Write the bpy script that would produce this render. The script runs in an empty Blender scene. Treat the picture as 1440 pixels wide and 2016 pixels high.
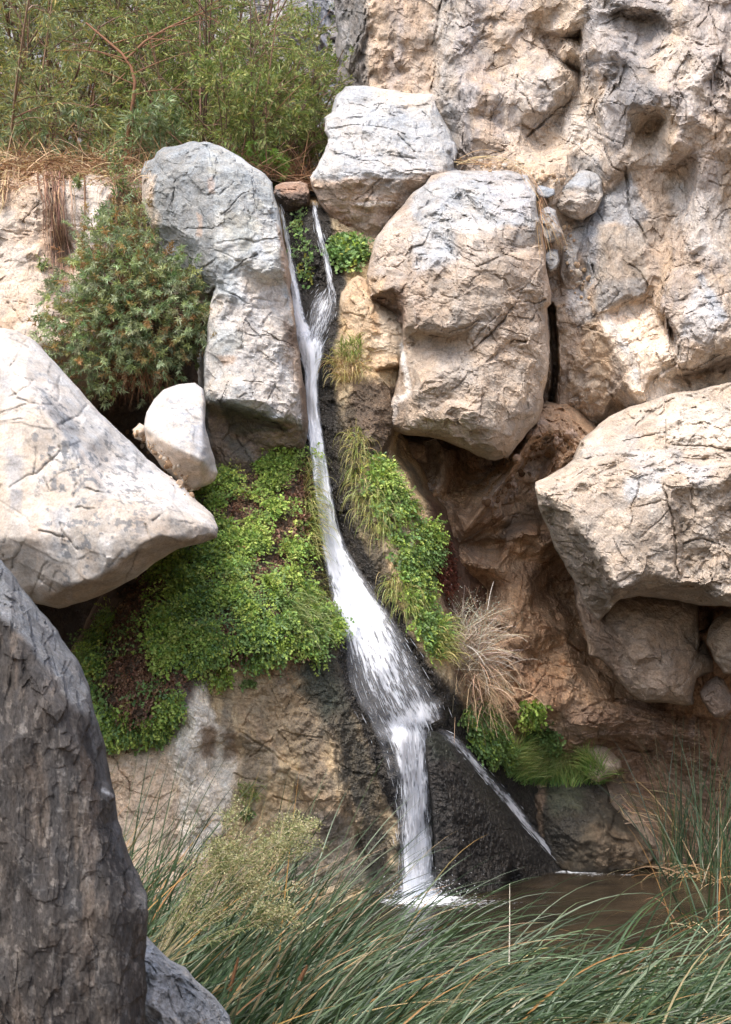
import bpy, math, random
import numpy as np
from mathutils import Vector
from mathutils.geometry import delaunay_2d_cdt

random.seed(7)
rng = np.random.default_rng(7)
SC = bpy.context.scene
COL = SC.collection
# ------------------------------------------------------------------ survey frame
# The place was surveyed from the camera point: bearings (u, v) on a 1440 x 2016 plate
# of focal length F plus a distance in metres along +Y give every point in metres.
F, CZ, U0, V0 = 2770.0, 1.6, 720.0, 1357.0
STEP = 2.2
NU, NV = int(1720 / STEP), int(2320 / STEP)
OU, OV = -140.0, -150.0
ZB = np.full((NV, NU), 99.0, np.float32)


def W(u, v, y):
    u = np.asarray(u, float); v = np.asarray(v, float); y = np.asarray(y, float)
    return np.stack([(u - U0) / F * y, y + 0 * u, CZ + (V0 - v) / F * y], -1)


def lin(r, g, b):
    return np.array([((x / 255 + .055) / 1.055) ** 2.4 if x > 10.3 else x / 255 / 12.92 for x in (r, g, b)])


# ------------------------------------------------------------------ noise
def _h(ix, iy, iz, seed):
    n = (ix.astype(np.uint32) * np.uint32(374761393) + iy.astype(np.uint32) * np.uint32(668265263)
         + iz.astype(np.uint32) * np.uint32(2246822519) + np.uint32((seed * 3266489917) & 0xffffffff))
    n ^= n >> np.uint32(15); n *= np.uint32(2246822519)
    n ^= n >> np.uint32(13); n *= np.uint32(3266489917)
    n ^= n >> np.uint32(16)
    return n


def _hf(ix, iy, iz, seed):
    return _h(ix, iy, iz, seed).astype(np.float32) * np.float32(1 / 4294967295.0)


def vnoise(p, seed=0):
    f = np.floor(p); i = f.astype(np.int64); t = (p - f).astype(np.float32)
    t = t * t * t * (t * (t * 6 - 15) + 10)
    x, y, z = i[..., 0], i[..., 1], i[..., 2]
    a, b, c = t[..., 0], t[..., 1], t[..., 2]
    def L(dy, dz):
        h0 = _hf(x, y + dy, z + dz, seed); h1 = _hf(x + 1, y + dy, z + dz, seed)
        return h0 + (h1 - h0) * a
    e0 = L(0, 0); e0 = e0 + (L(1, 0) - e0) * b
    e1 = L(0, 1); e1 = e1 + (L(1, 1) - e1) * b
    return (e0 + (e1 - e0) * c) * 2 - 1


def fbm(p, octv=4, seed=0, gain=.5, lac=2.03):
    s = 0; a = 1.0; tot = 0
    for o in range(octv):
        s = s + a * vnoise(p * (lac ** o) + 17.3 * o, seed + o * 11); tot += a; a *= gain
    return s / tot


def ridged(p, octv=4, seed=0):
    s = 0; a = 1.0; tot = 0
    for o in range(octv):
        s = s + a * (1 - 2 * np.abs(vnoise(p * (2.07 ** o) + 9.1 * o, seed + o * 7))); tot += a; a *= .5
    return s / tot


def worley(p, seed=0):
    """F1, F2 and the tilted plane of the nearest cell (broken-rock facets)."""
    f = np.floor(p); i = f.astype(np.int64); fr = (p - f).astype(np.float32)
    n = len(p)
    f1 = np.full(n, 9., np.float32); f2 = np.full(n, 9., np.float32)
    pl = np.zeros(n, np.float32); off = np.zeros(n, np.float32)
    for dx in (-1, 0, 1):
        for dy in (-1, 0, 1):
            for dz in (-1, 0, 1):
                hh = _h(i[:, 0] + dx, i[:, 1] + dy, i[:, 2] + dz, seed)
                jx = (hh & np.uint32(1023)).astype(np.float32) / 1023
                jy = ((hh >> np.uint32(10)) & np.uint32(1023)).astype(np.float32) / 1023
                jz = ((hh >> np.uint32(20)) & np.uint32(1023)).astype(np.float32) / 1023
                ex = fr[:, 0] - dx - jx; ey = fr[:, 1] - dy - jy; ez = fr[:, 2] - dz - jz
                d = np.sqrt(ex * ex + ey * ey + ez * ez)
                near = d < f1
                f2 = np.where(near, f1, np.minimum(f2, d))
                f1 = np.where(near, d, f1)
                g = (hh * np.uint32(2654435761))
                nx = (g & np.uint32(1023)).astype(np.float32) / 511 - 1
                nz = ((g >> np.uint32(10)) & np.uint32(1023)).astype(np.float32) / 511 - 1
                oo = ((g >> np.uint32(20)) & np.uint32(1023)).astype(np.float32) / 511 - 1
                pl = np.where(near, ex * nx + ez * nz + .25 * ey * nx, pl)
                off = np.where(near, oo, off)
    return f1, f2, pl, off


def facet(p, seed=0):
    """random heights on a lattice joined by flat tetrahedra: continuous chipped facets."""
    r = np.random.default_rng(seed * 77 + 5)
    Q = np.linalg.qr(r.normal(size=(3, 3)))[0]
    p = p @ Q.T + r.random(3) * 40 + 60
    f = np.floor(p); i = f.astype(np.int64); t = (p - f).astype(np.float32)
    o = np.argsort(-t, axis=1); ts = np.take_along_axis(t, o, 1)
    E = np.eye(3, dtype=np.int64)
    v1 = i + E[o[:, 0]]; v2 = v1 + E[o[:, 1]]; v3 = i + 1
    g = lambda v: _hf(v[:, 0], v[:, 1], v[:, 2], seed) * 2 - 1
    return (1 - ts[:, 0]) * g(i) + (ts[:, 0] - ts[:, 1]) * g(v1) + (ts[:, 1] - ts[:, 2]) * g(v2) + ts[:, 2] * g(v3)


def sstep(a, b, x):
    t = np.clip((x - a) / (b - a), 0, 1)
    return t * t * (3 - 2 * t)


# ------------------------------------------------------------------ scene helpers
def tag(o, label=None, cat=None, group=None, kind=None):
    if label: o['label'] = label
    if cat: o['category'] = cat
    if group: o['group'] = group
    if kind: o['kind'] = kind
    return o


def empty(name, loc, label=None, cat=None, group=None):
    o = bpy.data.objects.new(name, None); COL.objects.link(o); o.location = loc
    o.empty_display_size = .1
    return tag(o, label, cat, group)


def mesh_np(name, verts, faces, mat, col=None, parent=None, smooth=True, uv=None):
    """verts (n,3); faces = list of integer arrays (m,3) or (m,4)."""
    verts = np.asarray(verts, np.float32)
    me = bpy.data.meshes.new(name)
    fl = [np.asarray(f, np.int32) for f in faces if len(f)]
    if parent is not None:
        verts = verts - np.array(parent.matrix_basis.translation, np.float32)
    nl = sum(f.size for f in fl); nf = sum(len(f) for f in fl)
    me.vertices.add(len(verts)); me.vertices.foreach_set('co', verts.ravel())
    me.loops.add(nl); me.polygons.add(nf)
    me.loops.foreach_set('vertex_index', np.concatenate([f.ravel() for f in fl]))
    tot = np.concatenate([np.full(len(f), f.shape[1], np.int32) for f in fl])
    st = np.concatenate([[0], np.cumsum(tot)[:-1]]).astype(np.int32)
    me.polygons.foreach_set('loop_start', st)
    me.polygons.foreach_set('use_smooth', np.full(nf, smooth, bool))
    me.update(calc_edges=True)
    if col is not None:
        a = me.color_attributes.new('Col', 'FLOAT_COLOR', 'POINT')
        c = np.ones((len(verts), 4), np.float32); c[:, :col.shape[1]] = col
        a.data.foreach_set('color', c.ravel())
    if uv is not None:
        a = me.attributes.new('Flow', 'FLOAT_VECTOR', 'POINT')
        q = np.zeros((len(verts), 3), np.float32); q[:, :uv.shape[1]] = uv
        a.data.foreach_set('vector', q.ravel())
    if mat is not None: me.materials.append(mat)
    o = bpy.data.objects.new(name, me); COL.objects.link(o)
    if parent is not None: o.parent = parent
    return o


# ------------------------------------------------------------------ geometry on the plate
def densify(poly, seg=7.0, closed=True):
    out = []
    n = len(poly)
    for k in range(n if closed else n - 1):
        a = np.array(poly[k], float); b = np.array(poly[(k + 1) % n], float)
        m = max(1, int(np.hypot(*(b - a)[:2]) / seg))
        for j in range(m): out.append(a + (b - a) * j / m)
    if not closed: out.append(np.array(poly[-1], float))
    return np.array(out)


def in_poly(u, v, poly):
    poly = np.asarray(poly, float)
    ins = np.zeros(u.shape, bool)
    x0, y0 = poly[:, 0], poly[:, 1]
    x1, y1 = np.roll(x0, -1), np.roll(y0, -1)
    for a, b, c, d in zip(x0, y0, x1, y1):
        if b == d: continue
        m = ((b > v) != (d > v))
        xx = a + (v - b) / (d - b) * (c - a)
        ins ^= (m & (u < xx))
    return ins


def near_seg(u, v, line, closed):
    """distance to a polyline, nearest point and the third coordinate there."""
    line = np.asarray(line, float)
    n = len(line)
    best = np.full(u.shape, 1e9); bu = np.zeros(u.shape); bv = np.zeros(u.shape); bd = np.zeros(u.shape)
    for k in range(n if closed else n - 1):
        a = line[k]; b = line[(k + 1) % n]
        dx, dy = b[0] - a[0], b[1] - a[1]
        L2 = dx * dx + dy * dy + 1e-9
        t = np.clip(((u - a[0]) * dx + (v - a[1]) * dy) / L2, 0, 1)
        qx = a[0] + t * dx; qy = a[1] + t * dy
        d2 = (u - qx) ** 2 + (v - qy) ** 2
        m = d2 < best
        best = np.where(m, d2, best); bu = np.where(m, qx, bu); bv = np.where(m, qy, bv)
        if len(a) > 2: bd = np.where(m, a[2] + t * (b[2] - a[2]), bd)
    return np.sqrt(best), bu, bv, bd


def sdf(u, v, poly):
    d = near_seg(u, v, poly, True)[0]
    return np.where(in_poly(u, v, poly), -d, d)


def blur(A, M, n):
    for _ in range(n):
        s = np.zeros_like(A); c = np.zeros_like(A)
        B = np.where(M, A, 0); m = M.astype(A.dtype)
        for dy in (-1, 0, 1):
            for dx in (-1, 0, 1):
                w = (2 - abs(dx)) * (2 - abs(dy))
                s += w * np.roll(np.roll(B, dy, 0), dx, 1); c += w * np.roll(np.roll(m, dy, 0), dx, 1)
        A = np.where(M, s / np.maximum(c, 1e-6), A)
    return A


def paint(u, v, P, base, layers, seed):
    """colour and wetness of a rock: patina, stains, mineral crusts, some painted shade and lit faces."""
    ca, cb, sc = base
    t = sstep(-.45, .45, fbm(P * sc, 5, seed + 3, .6))
    col = ca[None] * (1 - t[:, None]) + cb[None] * t[:, None]
    wet = np.zeros(len(u))
    nz = fbm(P * 3.1, 5, seed + 40, .62); nz2 = fbm(P * 14, 3, seed + 50, .6)
    for L in layers:
        kind, data, c, fe, na, al = L[:6]
        wt = L[6] if len(L) > 6 else 0
        if kind == 'poly':
            m = sstep(fe, -fe, sdf(u, v, data) + na * nz * 2 + na * .5 * nz2)
        elif kind == 'line':
            w, pts = data
            m = sstep(w + fe, w - fe, near_seg(u, v, pts, False)[0] + na * nz * 2 + na * .5 * nz2)
        elif kind == 'fbm':
            s3, th = data
            m = sstep(th - fe, th + fe, fbm(P * np.asarray(s3), 5, seed + int(na), .62))
        elif kind == 'spot':
            s3, th, pl = data
            m = sstep(th - fe, th + fe, fbm(P * np.asarray(s3), 4, seed + int(na), .6)) * sstep(25, -25, sdf(u, v, pl) + 30 * nz)
        m = (m * al)[:, None]
        col = col * (1 - m) + np.asarray(c)[None] * m
        if wt: wet = wet * (1 - m[:, 0]) + wt * np.minimum(m[:, 0], 1)
    g = col @ np.array([.3, .55, .15])
    return g[:, None] + (col - g[:, None]) * .69, wet


def planes(u, v, y, w, rough_, seed, size, mixf, tilt, off, aspect=1.6, ang=-24):
    """break a face into flat joint-bounded panels: each panel takes the mean plane of the relief inside it."""
    a = math.radians(ang); ca, sa = math.cos(a), math.sin(a)
    q = np.stack([u * .02, v * .02, np.full(len(u), seed * .77)], -1)
    wu = u + .10 * size * fbm(q, 3, seed); wv = v + .10 * size * fbm(q + 9, 3, seed + 1)
    X = (wu * ca - wv * sa) / (size * aspect ** .5) + 200; Yy = (wu * sa + wv * ca) / (size / aspect ** .5) + 200
    ix = np.floor(X).astype(np.int64); iy = np.floor(Yy).astype(np.int64); z0 = np.zeros_like(ix)
    best = np.full(len(u), 1e9); key = np.zeros(len(u), np.int64)
    for dx in (-1, 0, 1):
        for dy in (-1, 0, 1):
            jx = ix + dx; jy = iy + dy
            cx = jx + .1 + .8 * _hf(jx, jy, z0, seed); cy = jy + .1 + .8 * _hf(jx, jy, z0 + 1, seed)
            d = (X - cx) ** 2 + (Yy - cy) ** 2; m = d < best
            best = np.where(m, d, best); key = np.where(m, jx * 100003 + jy, key)
    uk, inv = np.unique(key, return_inverse=True); inv = inv.ravel(); n = len(uk)
    cnt = np.bincount(inv, minlength=n)
    S = lambda x: np.bincount(inv, weights=x, minlength=n)
    mu = S(u) / cnt; mv = S(v) / cnt; my = S(y) / cnt
    du = (u - mu[inv]) / size; dv = (v - mv[inv]) / size; dz = y - my[inv]
    A = S(du * du) + .02 * cnt + .5; B = S(du * dv); D = S(dv * dv) + .02 * cnt + .5; e = S(du * dz); f = S(dv * dz)
    det = A * D - B * B; gu = (e * D - f * B) / det; gv = (A * f - B * e) / det
    r = np.random.default_rng(seed * 31 + 7)
    rc = S(rough_) / cnt
    gu = gu + r.normal(size=n) * tilt * rc; gv = gv + r.normal(size=n) * tilt * rc; o = r.normal(size=n) * off * rc
    pl = my[inv] + gu[inv] * du + gv[inv] * dv + o[inv]
    return y + np.clip(pl - y, -.10, .10) * mixf * w


def rock(name, outline, cre, Y0, mat, ed=.5, R=22, er=.25, thick=1.2, seed=1, on=2.2, warp=7, sm=1,
         fac=((.55, .10), (.2, .035), (.075, .012)), fb=(1.6, .05), stretch=(1, 1, 1), cracks=(), grooves=(), lumps=None,
         base=None, layers=(), parent=None, calm=(), fk=2.2, ek=.5, flat=1.0, hair=2.5, smooth=False, joint=((74, .5, .035, .014), (34, .72, .017, .009), (15, .5, .006, .003)), jang=-24):
    if flat != 1.0:      # pull the relief of a wall towards its mean plane
        q = np.array([p for line in cre for p in line], float); A_ = np.c_[q[:, :2], np.ones(len(q))]
        k_ = np.linalg.lstsq(A_, q[:, 2], rcond=None)[0]
        cre = [[(p[0], p[1], flat * p[2] + (1 - flat) * float(np.dot(k_, (p[0], p[1], 1)))) for p in line] for line in cre]
    ol = [(p[0], p[1], p[2] if len(p) > 2 else ed) for p in outline]
    od = densify(ol, 8)
    ip = np.array([p for line in cre for p in line], float)
    tg = np.roll(od, -2, 0) - np.roll(od, 2, 0)
    area = np.sum(od[:, 0] * np.roll(od[:, 1], -1) - np.roll(od[:, 0], -1) * od[:, 1])
    ny = -tg[:, 0] * np.sign(area) / (np.hypot(tg[:, 0], tg[:, 1]) + 1e-6)      # < 0 where the edge faces up
    near = np.argmin((od[:, None, 0] - ip[None, :, 0]) ** 2 + (od[:, None, 1] - ip[None, :, 1]) ** 2, 1)
    kk = 1 - (1 - ek) * sstep(-.55, -.1, ny)
    od[:, 2] = ip[near, 2] + (od[:, 2] - ip[near, 2]) * np.where(od[:, 2] > ip[near, 2], kk, 1)
    # the outline gets the irregularity of broken stone
    tg = np.roll(od, -1, 0) - np.roll(od, 1, 0)
    nn = np.stack([tg[:, 1], -tg[:, 0]], -1); nn /= np.linalg.norm(nn, axis=1, keepdims=True) + 1e-6
    q = np.stack([od[:, 0] * .03, od[:, 1] * .03, np.full(len(od), seed * 3.7)], -1)
    od[:, :2] += nn * ((fbm(q, 3, seed) + .8 * facet(q * 1.7, seed))[:, None] * on * 1.5)
    i0 = max(0, int((od[:, 0].min() - OU) / STEP) - 2); i1 = min(NU, int((od[:, 0].max() - OU) / STEP) + 3)
    j0 = max(0, int((od[:, 1].min() - OV) / STEP) - 2); j1 = min(NV, int((od[:, 1].max() - OV) / STEP) + 3)
    gu, gv = np.meshgrid(OU + STEP * np.arange(i0, i1), OV + STEP * np.arange(j0, j1))
    ins = in_poly(gu, gv, od)
    nb = np.zeros_like(ins)
    for dy in (-1, 0, 1):
        for dx in (-1, 0, 1): nb |= np.roll(np.roll(ins, dy, 0), dx, 1)
    use = ins | nb
    u = gu[use]; v = gv[use]; inn = ins[use]
    dist, cu, cv, cd = near_seg(u, v, od, True)
    u = np.where(inn, u, cu); v = np.where(inn, v, cv); dist = np.where(inn, dist, 0)
    # facets: constrained triangulation of surveyed points and ridge lines
    vs = [tuple(p[:2]) for p in od]; ds = [p[2] for p in od]
    ne = len(vs); es = [(k, (k + 1) % ne) for k in range(ne)]
    for line in cre:
        for k, p in enumerate(line):
            vs.append((p[0], p[1])); ds.append(p[2])
            if k: es.append((len(vs) - 2, len(vs) - 1))
    r = delaunay_2d_cdt([Vector(p) for p in vs], es, [], 0, 1e-4, True)
    tv = np.array([tuple(p) for p in r[0]]); ov = r[3]; td = np.zeros(len(tv)); kn = np.zeros(len(tv), bool)
    for k, lst in enumerate(ov):
        if lst: td[k] = np.mean([ds[m] for m in lst]); kn[k] = True
    for k in np.where(~kn)[0]:
        w = 1 / (np.hypot(*(tv[kn] - tv[k]).T) + 1e-3) ** 2
        td[k] = (w * td[kn]).sum() / w.sum()
    q = np.stack([u * .016, v * .016, np.full(len(u), seed * 1.3)], -1)
    fade = sstep(0, 26, dist)
    warp *= .35
    su = u + warp * fade * fbm(q, 4, seed + 1, .6) * 2; sv = v + warp * fade * fbm(q + 31.7, 4, seed + 2, .6) * 2
    d = np.full(len(u), np.nan)
    for tri in r[2]:
        a, b, c = (tv[k] for k in tri)
        m = np.where((su >= min(a[0], b[0], c[0]) - .01) & (su <= max(a[0], b[0], c[0]) + .01) &
                     (sv >= min(a[1], b[1], c[1]) - .01) & (sv <= max(a[1], b[1], c[1]) + .01))[0]
        if not len(m): continue
        den = (b[1] - c[1]) * (a[0] - c[0]) + (c[0] - b[0]) * (a[1] - c[1])
        if abs(den) < 1e-9: continue
        l1 = ((b[1] - c[1]) * (su[m] - c[0]) + (c[0] - b[0]) * (sv[m] - c[1])) / den
        l2 = ((c[1] - a[1]) * (su[m] - c[0]) + (a[0] - c[0]) * (sv[m] - c[1])) / den
        l3 = 1 - l1 - l2
        k = (l1 >= -1e-4) & (l2 >= -1e-4) & (l3 >= -1e-4)
        d[m[k]] = l1[k] * td[tri[0]] + l2[k] * td[tri[1]] + l3[k] * td[tri[2]]
    bad = np.isnan(d) | ~inn
    d[bad] = cd[bad]
    if sm:
        A = np.zeros(gu.shape); A[use] = d
        d = blur(A, use, sm)[use]
    y = Y0 + d
    P = W(u, v, y)
    tt = np.clip(dist / (R * .6), 0, 1)
    y = y + .6 * er * (1 - np.sqrt(1 - (1 - tt) ** 2))
    for k, (sz, mf, tl, of) in enumerate(joint):
        rough_ = .25 + .95 * sstep(-.25, .3, fbm(P * (1.1 + k), 3, seed + 140 + k))
        y = planes(u, v, y, sstep(0, 9, dist), rough_, seed * 17 + k, sz, mf, tl * Y0 / 12, of * Y0 / 12, 1.7 if k == 0 else 1.4, jang + 12 * k)
    S = np.asarray(stretch, float)
    wp = P * S + .05 * np.stack([fbm(P * 2.3, 3, seed + 5), fbm(P * 2.3 + 7, 3, seed + 6), fbm(P * 2.3 + 13, 3, seed + 8)], -1)
    fd = sstep(0, 14, dist)
    cm = .45 + .75 * sstep(-.2, .35, fbm(P * 1.7, 3, seed + 150))
    for pl, k in calm:
        cm *= 1 - (1 - k) * sstep(14, -14, sdf(u, v, pl))
    fac = tuple((p, q * (.42 if p > .12 else .85)) for p, q in fac) + ((fac[-1][0] * .48, fac[-1][1] * .55),)
    warp_ = 0
    for k, (s, amp) in enumerate(fac):
        f1, f2, pl, off = worley(wp / s + 50 + seed * 1.7, seed * 13 + k)
        y += amp * fd * cm * fk * (.55 * pl + .30 * off) * (.35 + .9 * sstep(-.2, .5, vnoise(P * 1.3 / (s + .2), seed + 90 + k)))
        y += amp * fd * cm * 1.1 * fk * facet(wp / (s * .95), seed * 3 + k)
    y += .4 * fb[1] * fd * fbm(P * S * fb[0], 5, seed + 21, .55)
    if lumps:
        f1, f2, pl, off = worley(wp / lumps[0], seed * 5 + 3)
        y += lumps[1] * fd * (f1 * 1.3 - .6)
        if len(lumps) > 2:
            f1, f2, pl, off = worley(wp / lumps[2], seed * 5 + 4)
            y += lumps[3] * fd * (f1 * 1.3 - .6)
    q = np.stack([u * .05, v * .05, np.full(len(u), seed * 2.3)], -1)
    wu = u + 5 * fbm(q, 3, seed + 31); wv = v + 5 * fbm(q + 20, 3, seed + 32)
    vary = .65 + .6 * vnoise(P * 2.7, seed + 61)
    for w, dep, line in cracks:
        dd = near_seg(wu, wv, line, False)[0]
        y += .42 * dep * np.exp(-(dd / (w * .62)) ** 2) * fd * np.clip(1.5 * vary - .35, .0, 1.2)
    # natural fracture set: short broken joints in two prevailing directions
    rr = np.random.default_rng(seed * 9 + 1); ncr = int(hair * inn.sum() * STEP * STEP / 10000)
    uu, vv = u[inn], v[inn]; yc = np.zeros(len(uu)); wu2, wv2 = wu[inn], wv[inn]
    tone = np.ones(len(uu))
    for _ in range(ncr):
        k = rr.integers(len(uu)); c0 = np.array([uu[k], vv[k]]); a = math.radians(rr.choice([-22, 68, 25, -75]) + rr.normal() * 16)
        pts = [c0]
        for _j in range(rr.integers(3, 8)):
            a += rr.normal() * .16; pts.append(pts[-1] + rr.uniform(6, 16) * np.array([math.cos(a), -math.sin(a)]))
        pts = np.array(pts)
        m = np.where((uu > pts[:, 0].min() - 14) & (uu < pts[:, 0].max() + 14) & (vv > pts[:, 1].min() - 14) & (vv < pts[:, 1].max() + 14))[0]
        if not len(m): continue
        dd = near_seg(wu2[m], wv2[m], pts, False)[0]; dp = rr.uniform(.006, .024)
        sg = np.sign(np.sin(a) * (uu[m] - c0[0]) + np.cos(a) * (vv[m] - c0[1]))
        yc[m] += dp * np.exp(-(dd / rr.uniform(1.0, 1.6)) ** 2) + .25 * dp * sg * np.exp(-(dd / 6) ** 2)
        tone[m] *= 1 - .35 * rr.random() * np.exp(-(dd / 1.3) ** 2)
    y[inn] += yc * fd[inn]
    for w, dep, line in grooves:
        dd = near_seg(wu, wv, line, False)[0]
        y += dep * sstep(w, w * .35, dd)
    jj, ii = np.where(use)
    sel = inn
    gj, gi = jj[sel] + j0, ii[sel] + i0
    ZB[gj, gi] = np.minimum(ZB[gj, gi], y[sel])
    P = W(u, v, y)
    col, wet = paint(u, v, P, base, layers, seed)
    col[inn] *= tone[:, None]      # darker tone along the fine joints
    idx = np.full(gu.shape, -1, np.int64); idx[use] = np.arange(len(u))
    a, b, c, e = idx[:-1, :-1], idx[:-1, 1:], idx[1:, 1:], idx[1:, :-1]
    ok = (a >= 0) & (b >= 0) & (c >= 0) & (e >= 0)
    Fq = np.stack([a[ok], e[ok], c[ok], b[ok]], -1)
    # flanks and back
    E = np.concatenate([Fq[:, [k, (k + 1) % 4]] for k in range(4)])
    key = np.minimum(E[:, 0], E[:, 1]) * (len(u) + 1) + np.maximum(E[:, 0], E[:, 1])
    uk, first, cnt = np.unique(key, return_index=True, return_counts=True)
    B = E[first[cnt == 1]]
    bv_, inv = np.unique(B, return_inverse=True); inv = inv.reshape(B.shape)
    cen = P.mean(0)
    V = [P]; C = [np.concatenate([col, wet[:, None]], 1)]; Fs = [Fq]
    prev = bv_; cnt0 = len(P)
    bp = P[bv_]
    for k, (f, sh) in enumerate(((.18, .0), (.5, .05), (.85, .16), (1, .4))):
        qd = np.array([0, 0, CZ]) + (bp - [0, 0, CZ]) * (1 + thick * f / bp[:, 1:2])
        g = 1 + thick * f / cen[1]; qd[:, 0] += (cen[0] * g - qd[:, 0]) * sh; qd[:, 2] += (CZ + (cen[2] - CZ) * g - qd[:, 2]) * sh
        qd += thick * .06 * np.stack([fbm(qd * 2.5 + 3, 3, seed + 70), fbm(qd * 2.5 + 9, 3, seed + 71), 0 * qd[:, 0]], -1) * (1 if k else .3)
        cur = cnt0 + np.arange(len(bv_))
        V.append(qd); C.append(C[0][bv_])
        Fs.append(np.stack([prev[inv[:, 1]], prev[inv[:, 0]], cur[inv[:, 0]], cur[inv[:, 1]]], -1))
        prev = cur; cnt0 += len(bv_)
    V.append(((cen - [0, 0, CZ]) * (1 + thick * 1.1 / cen[1]) + [0, 0, CZ])[None]); C.append(C[0][:1])
    tri = np.stack([prev[inv[:, 1]], prev[inv[:, 0]], np.full(len(B), cnt0)], -1)
    return mesh_np(name, np.concatenate(V), Fs + [tri], mat, np.concatenate(C), parent, smooth)


def depth_at(u, v):
    i = np.clip(((np.asarray(u) - OU) / STEP).round().astype(int), 0, NU - 1)
    j = np.clip(((np.asarray(v) - OV) / STEP).round().astype(int), 0, NV - 1)
    return ZB[j, i]
# ------------------------------------------------------------------ materials
class N:
    def __init__(s, name):
        s.m = bpy.data.materials.new(name); s.m.use_nodes = True
        s.t = s.m.node_tree; s.t.nodes.clear()
        s.out = s.n('ShaderNodeOutputMaterial')
    def n(s, typ, **k):
        o = s.t.nodes.new(typ)
        for a, b in k.items():
            if a.startswith('i_'): o.inputs[a[2:].replace('_', ' ')].default_value = b
            else: setattr(o, a, b)
        return o
    def l(s, a, b): s.t.links.new(a, b)
    def noise(s, vec, scale, detail=5, rough=.6, dist=0):
        o = s.n('ShaderNodeTexNoise'); o.inputs['Scale'].default_value = scale
        o.inputs['Detail'].default_value = detail; o.inputs['Roughness'].default_value = rough
        o.inputs['Distortion'].default_value = dist
        s.l(vec, o.inputs['Vector']); return o.outputs['Fac']
    def rng(s, x, a, b, c, d):
        o = s.n('ShaderNodeMapRange'); s.l(x, o.inputs[0])
        for k, q in enumerate((a, b, c, d)): o.inputs[k + 1].default_value = q
        return o.outputs[0]
    def math(s, op, a, b=None):
        o = s.n('ShaderNodeMath', operation=op)
        for k, q in enumerate((a, b)):
            if q is None: continue
            if isinstance(q, (int, float)): o.inputs[k].default_value = q
            else: s.l(q, o.inputs[k])
        return o.outputs[0]
    def mix(s, f, a, b, blend='MIX'):
        o = s.n('ShaderNodeMix', data_type='RGBA', blend_type=blend)
        for k, q in ((0, f), (6, a), (7, b)):
            if isinstance(q, (int, float)): o.inputs[k].default_value = q
            elif isinstance(q, (tuple, list, np.ndarray)): o.inputs[k].default_value = (*q[:3], 1)
            else: s.l(q, o.inputs[k])
        return o.outputs[2]
    def bump(s, h, strength, dist, prev=None):
        o = s.n('ShaderNodeBump'); o.inputs['Strength'].default_value = strength; o.inputs['Distance'].default_value = dist
        s.l(h, o.inputs['Height'])
        if prev is not None: s.l(prev, o.inputs['Normal'])
        return o.outputs[0]


def scaled(s, vec, sc, rot=(0, 0, 0)):
    o = s.n('ShaderNodeMapping'); o.inputs['Scale'].default_value = sc; o.inputs['Rotation'].default_value = rot
    s.l(vec, o.inputs['Vector']); return o.outputs[0]


def rock_material(name, streak=(1, 1, 1), fine=1.0, grain=1.0, bumps=1.0, lump=False):
    s = N(name)
    geo = s.n('ShaderNodeNewGeometry').outputs['Position']
    vec = scaled(s, geo, streak) if streak != (1, 1, 1) else geo
    at = s.n('ShaderNodeAttribute', attribute_name='Col')
    col = at.outputs['Color']; wet = at.outputs['Alpha']
    a = s.n('ShaderNodeTexNoise'); a.inputs['Scale'].default_value = 6 * fine; a.inputs['Detail'].default_value = 6
    a.inputs['Roughness'].default_value = .7; a.inputs['Distortion'].default_value = .4; s.l(vec, a.inputs['Vector'])
    b = s.noise(vec, 62 * fine, 4, .75)
    f = s.math('MULTIPLY', s.rng(a.outputs['Fac'], .32, .68, 1 - .30 * grain, 1 + .28 * grain), s.rng(b, .3, .7, 1 - .36 * grain, 1 + .34 * grain))
    sep = s.n('ShaderNodeSeparateColor'); s.l(a.outputs['Color'], sep.inputs[0])
    tint = s.mix(s.rng(sep.outputs[1], .36, .64, 0, 1), (.94, .99, 1.05), (1.05, 1.0, .94))
    col = s.mix(1, col, tint, 'MULTIPLY')
    comb = s.n('ShaderNodeCombineColor')
    for k in range(3): s.l(f, comb.inputs[k])
    col = s.mix(1, col, comb.outputs[0], 'MULTIPLY')
    fleck = s.math('MULTIPLY', s.rng(b, .62, .7, 0, 1), s.rng(sep.outputs[2], .45, .6, 0, 1))
    col = s.mix(s.math('MULTIPLY', fleck, .45 * grain), col, (.16, .16, .17))
    p = s.n('ShaderNodeBsdfPrincipled')
    s.l(col, p.inputs['Base Color'])
    s.l(s.math('ADD', s.rng(wet, 0, 1, .86, .15), s.rng(b, .3, .7, -.06, .1)), p.inputs['Roughness'])
    s.l(s.rng(wet, 0, 1, .25, .6), p.inputs['Specular IOR Level'])
    nb = s.bump(s.noise(vec, 24 * fine, 7, .82), .7 * bumps, .028 / fine)
    if lump:      # wet stone carries pea-sized lumps of algae and lime
        v2 = s.n('ShaderNodeTexVoronoi', feature='SMOOTH_F1'); v2.inputs['Scale'].default_value = 46
        s.l(geo, v2.inputs['Vector'])
        v3 = s.n('ShaderNodeTexVoronoi'); v3.inputs['Scale'].default_value = 105; s.l(geo, v3.inputs['Vector'])
        nb = s.bump(s.math('MULTIPLY', s.math('ADD', v2.outputs['Distance'], s.math('MULTIPLY', v3.outputs['Distance'], .45)), wet), 1.0, -.03, nb)
    s.l(nb, p.inputs['Normal'])
    s.l(p.outputs[0], s.out.inputs[0])
    return s.m


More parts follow.
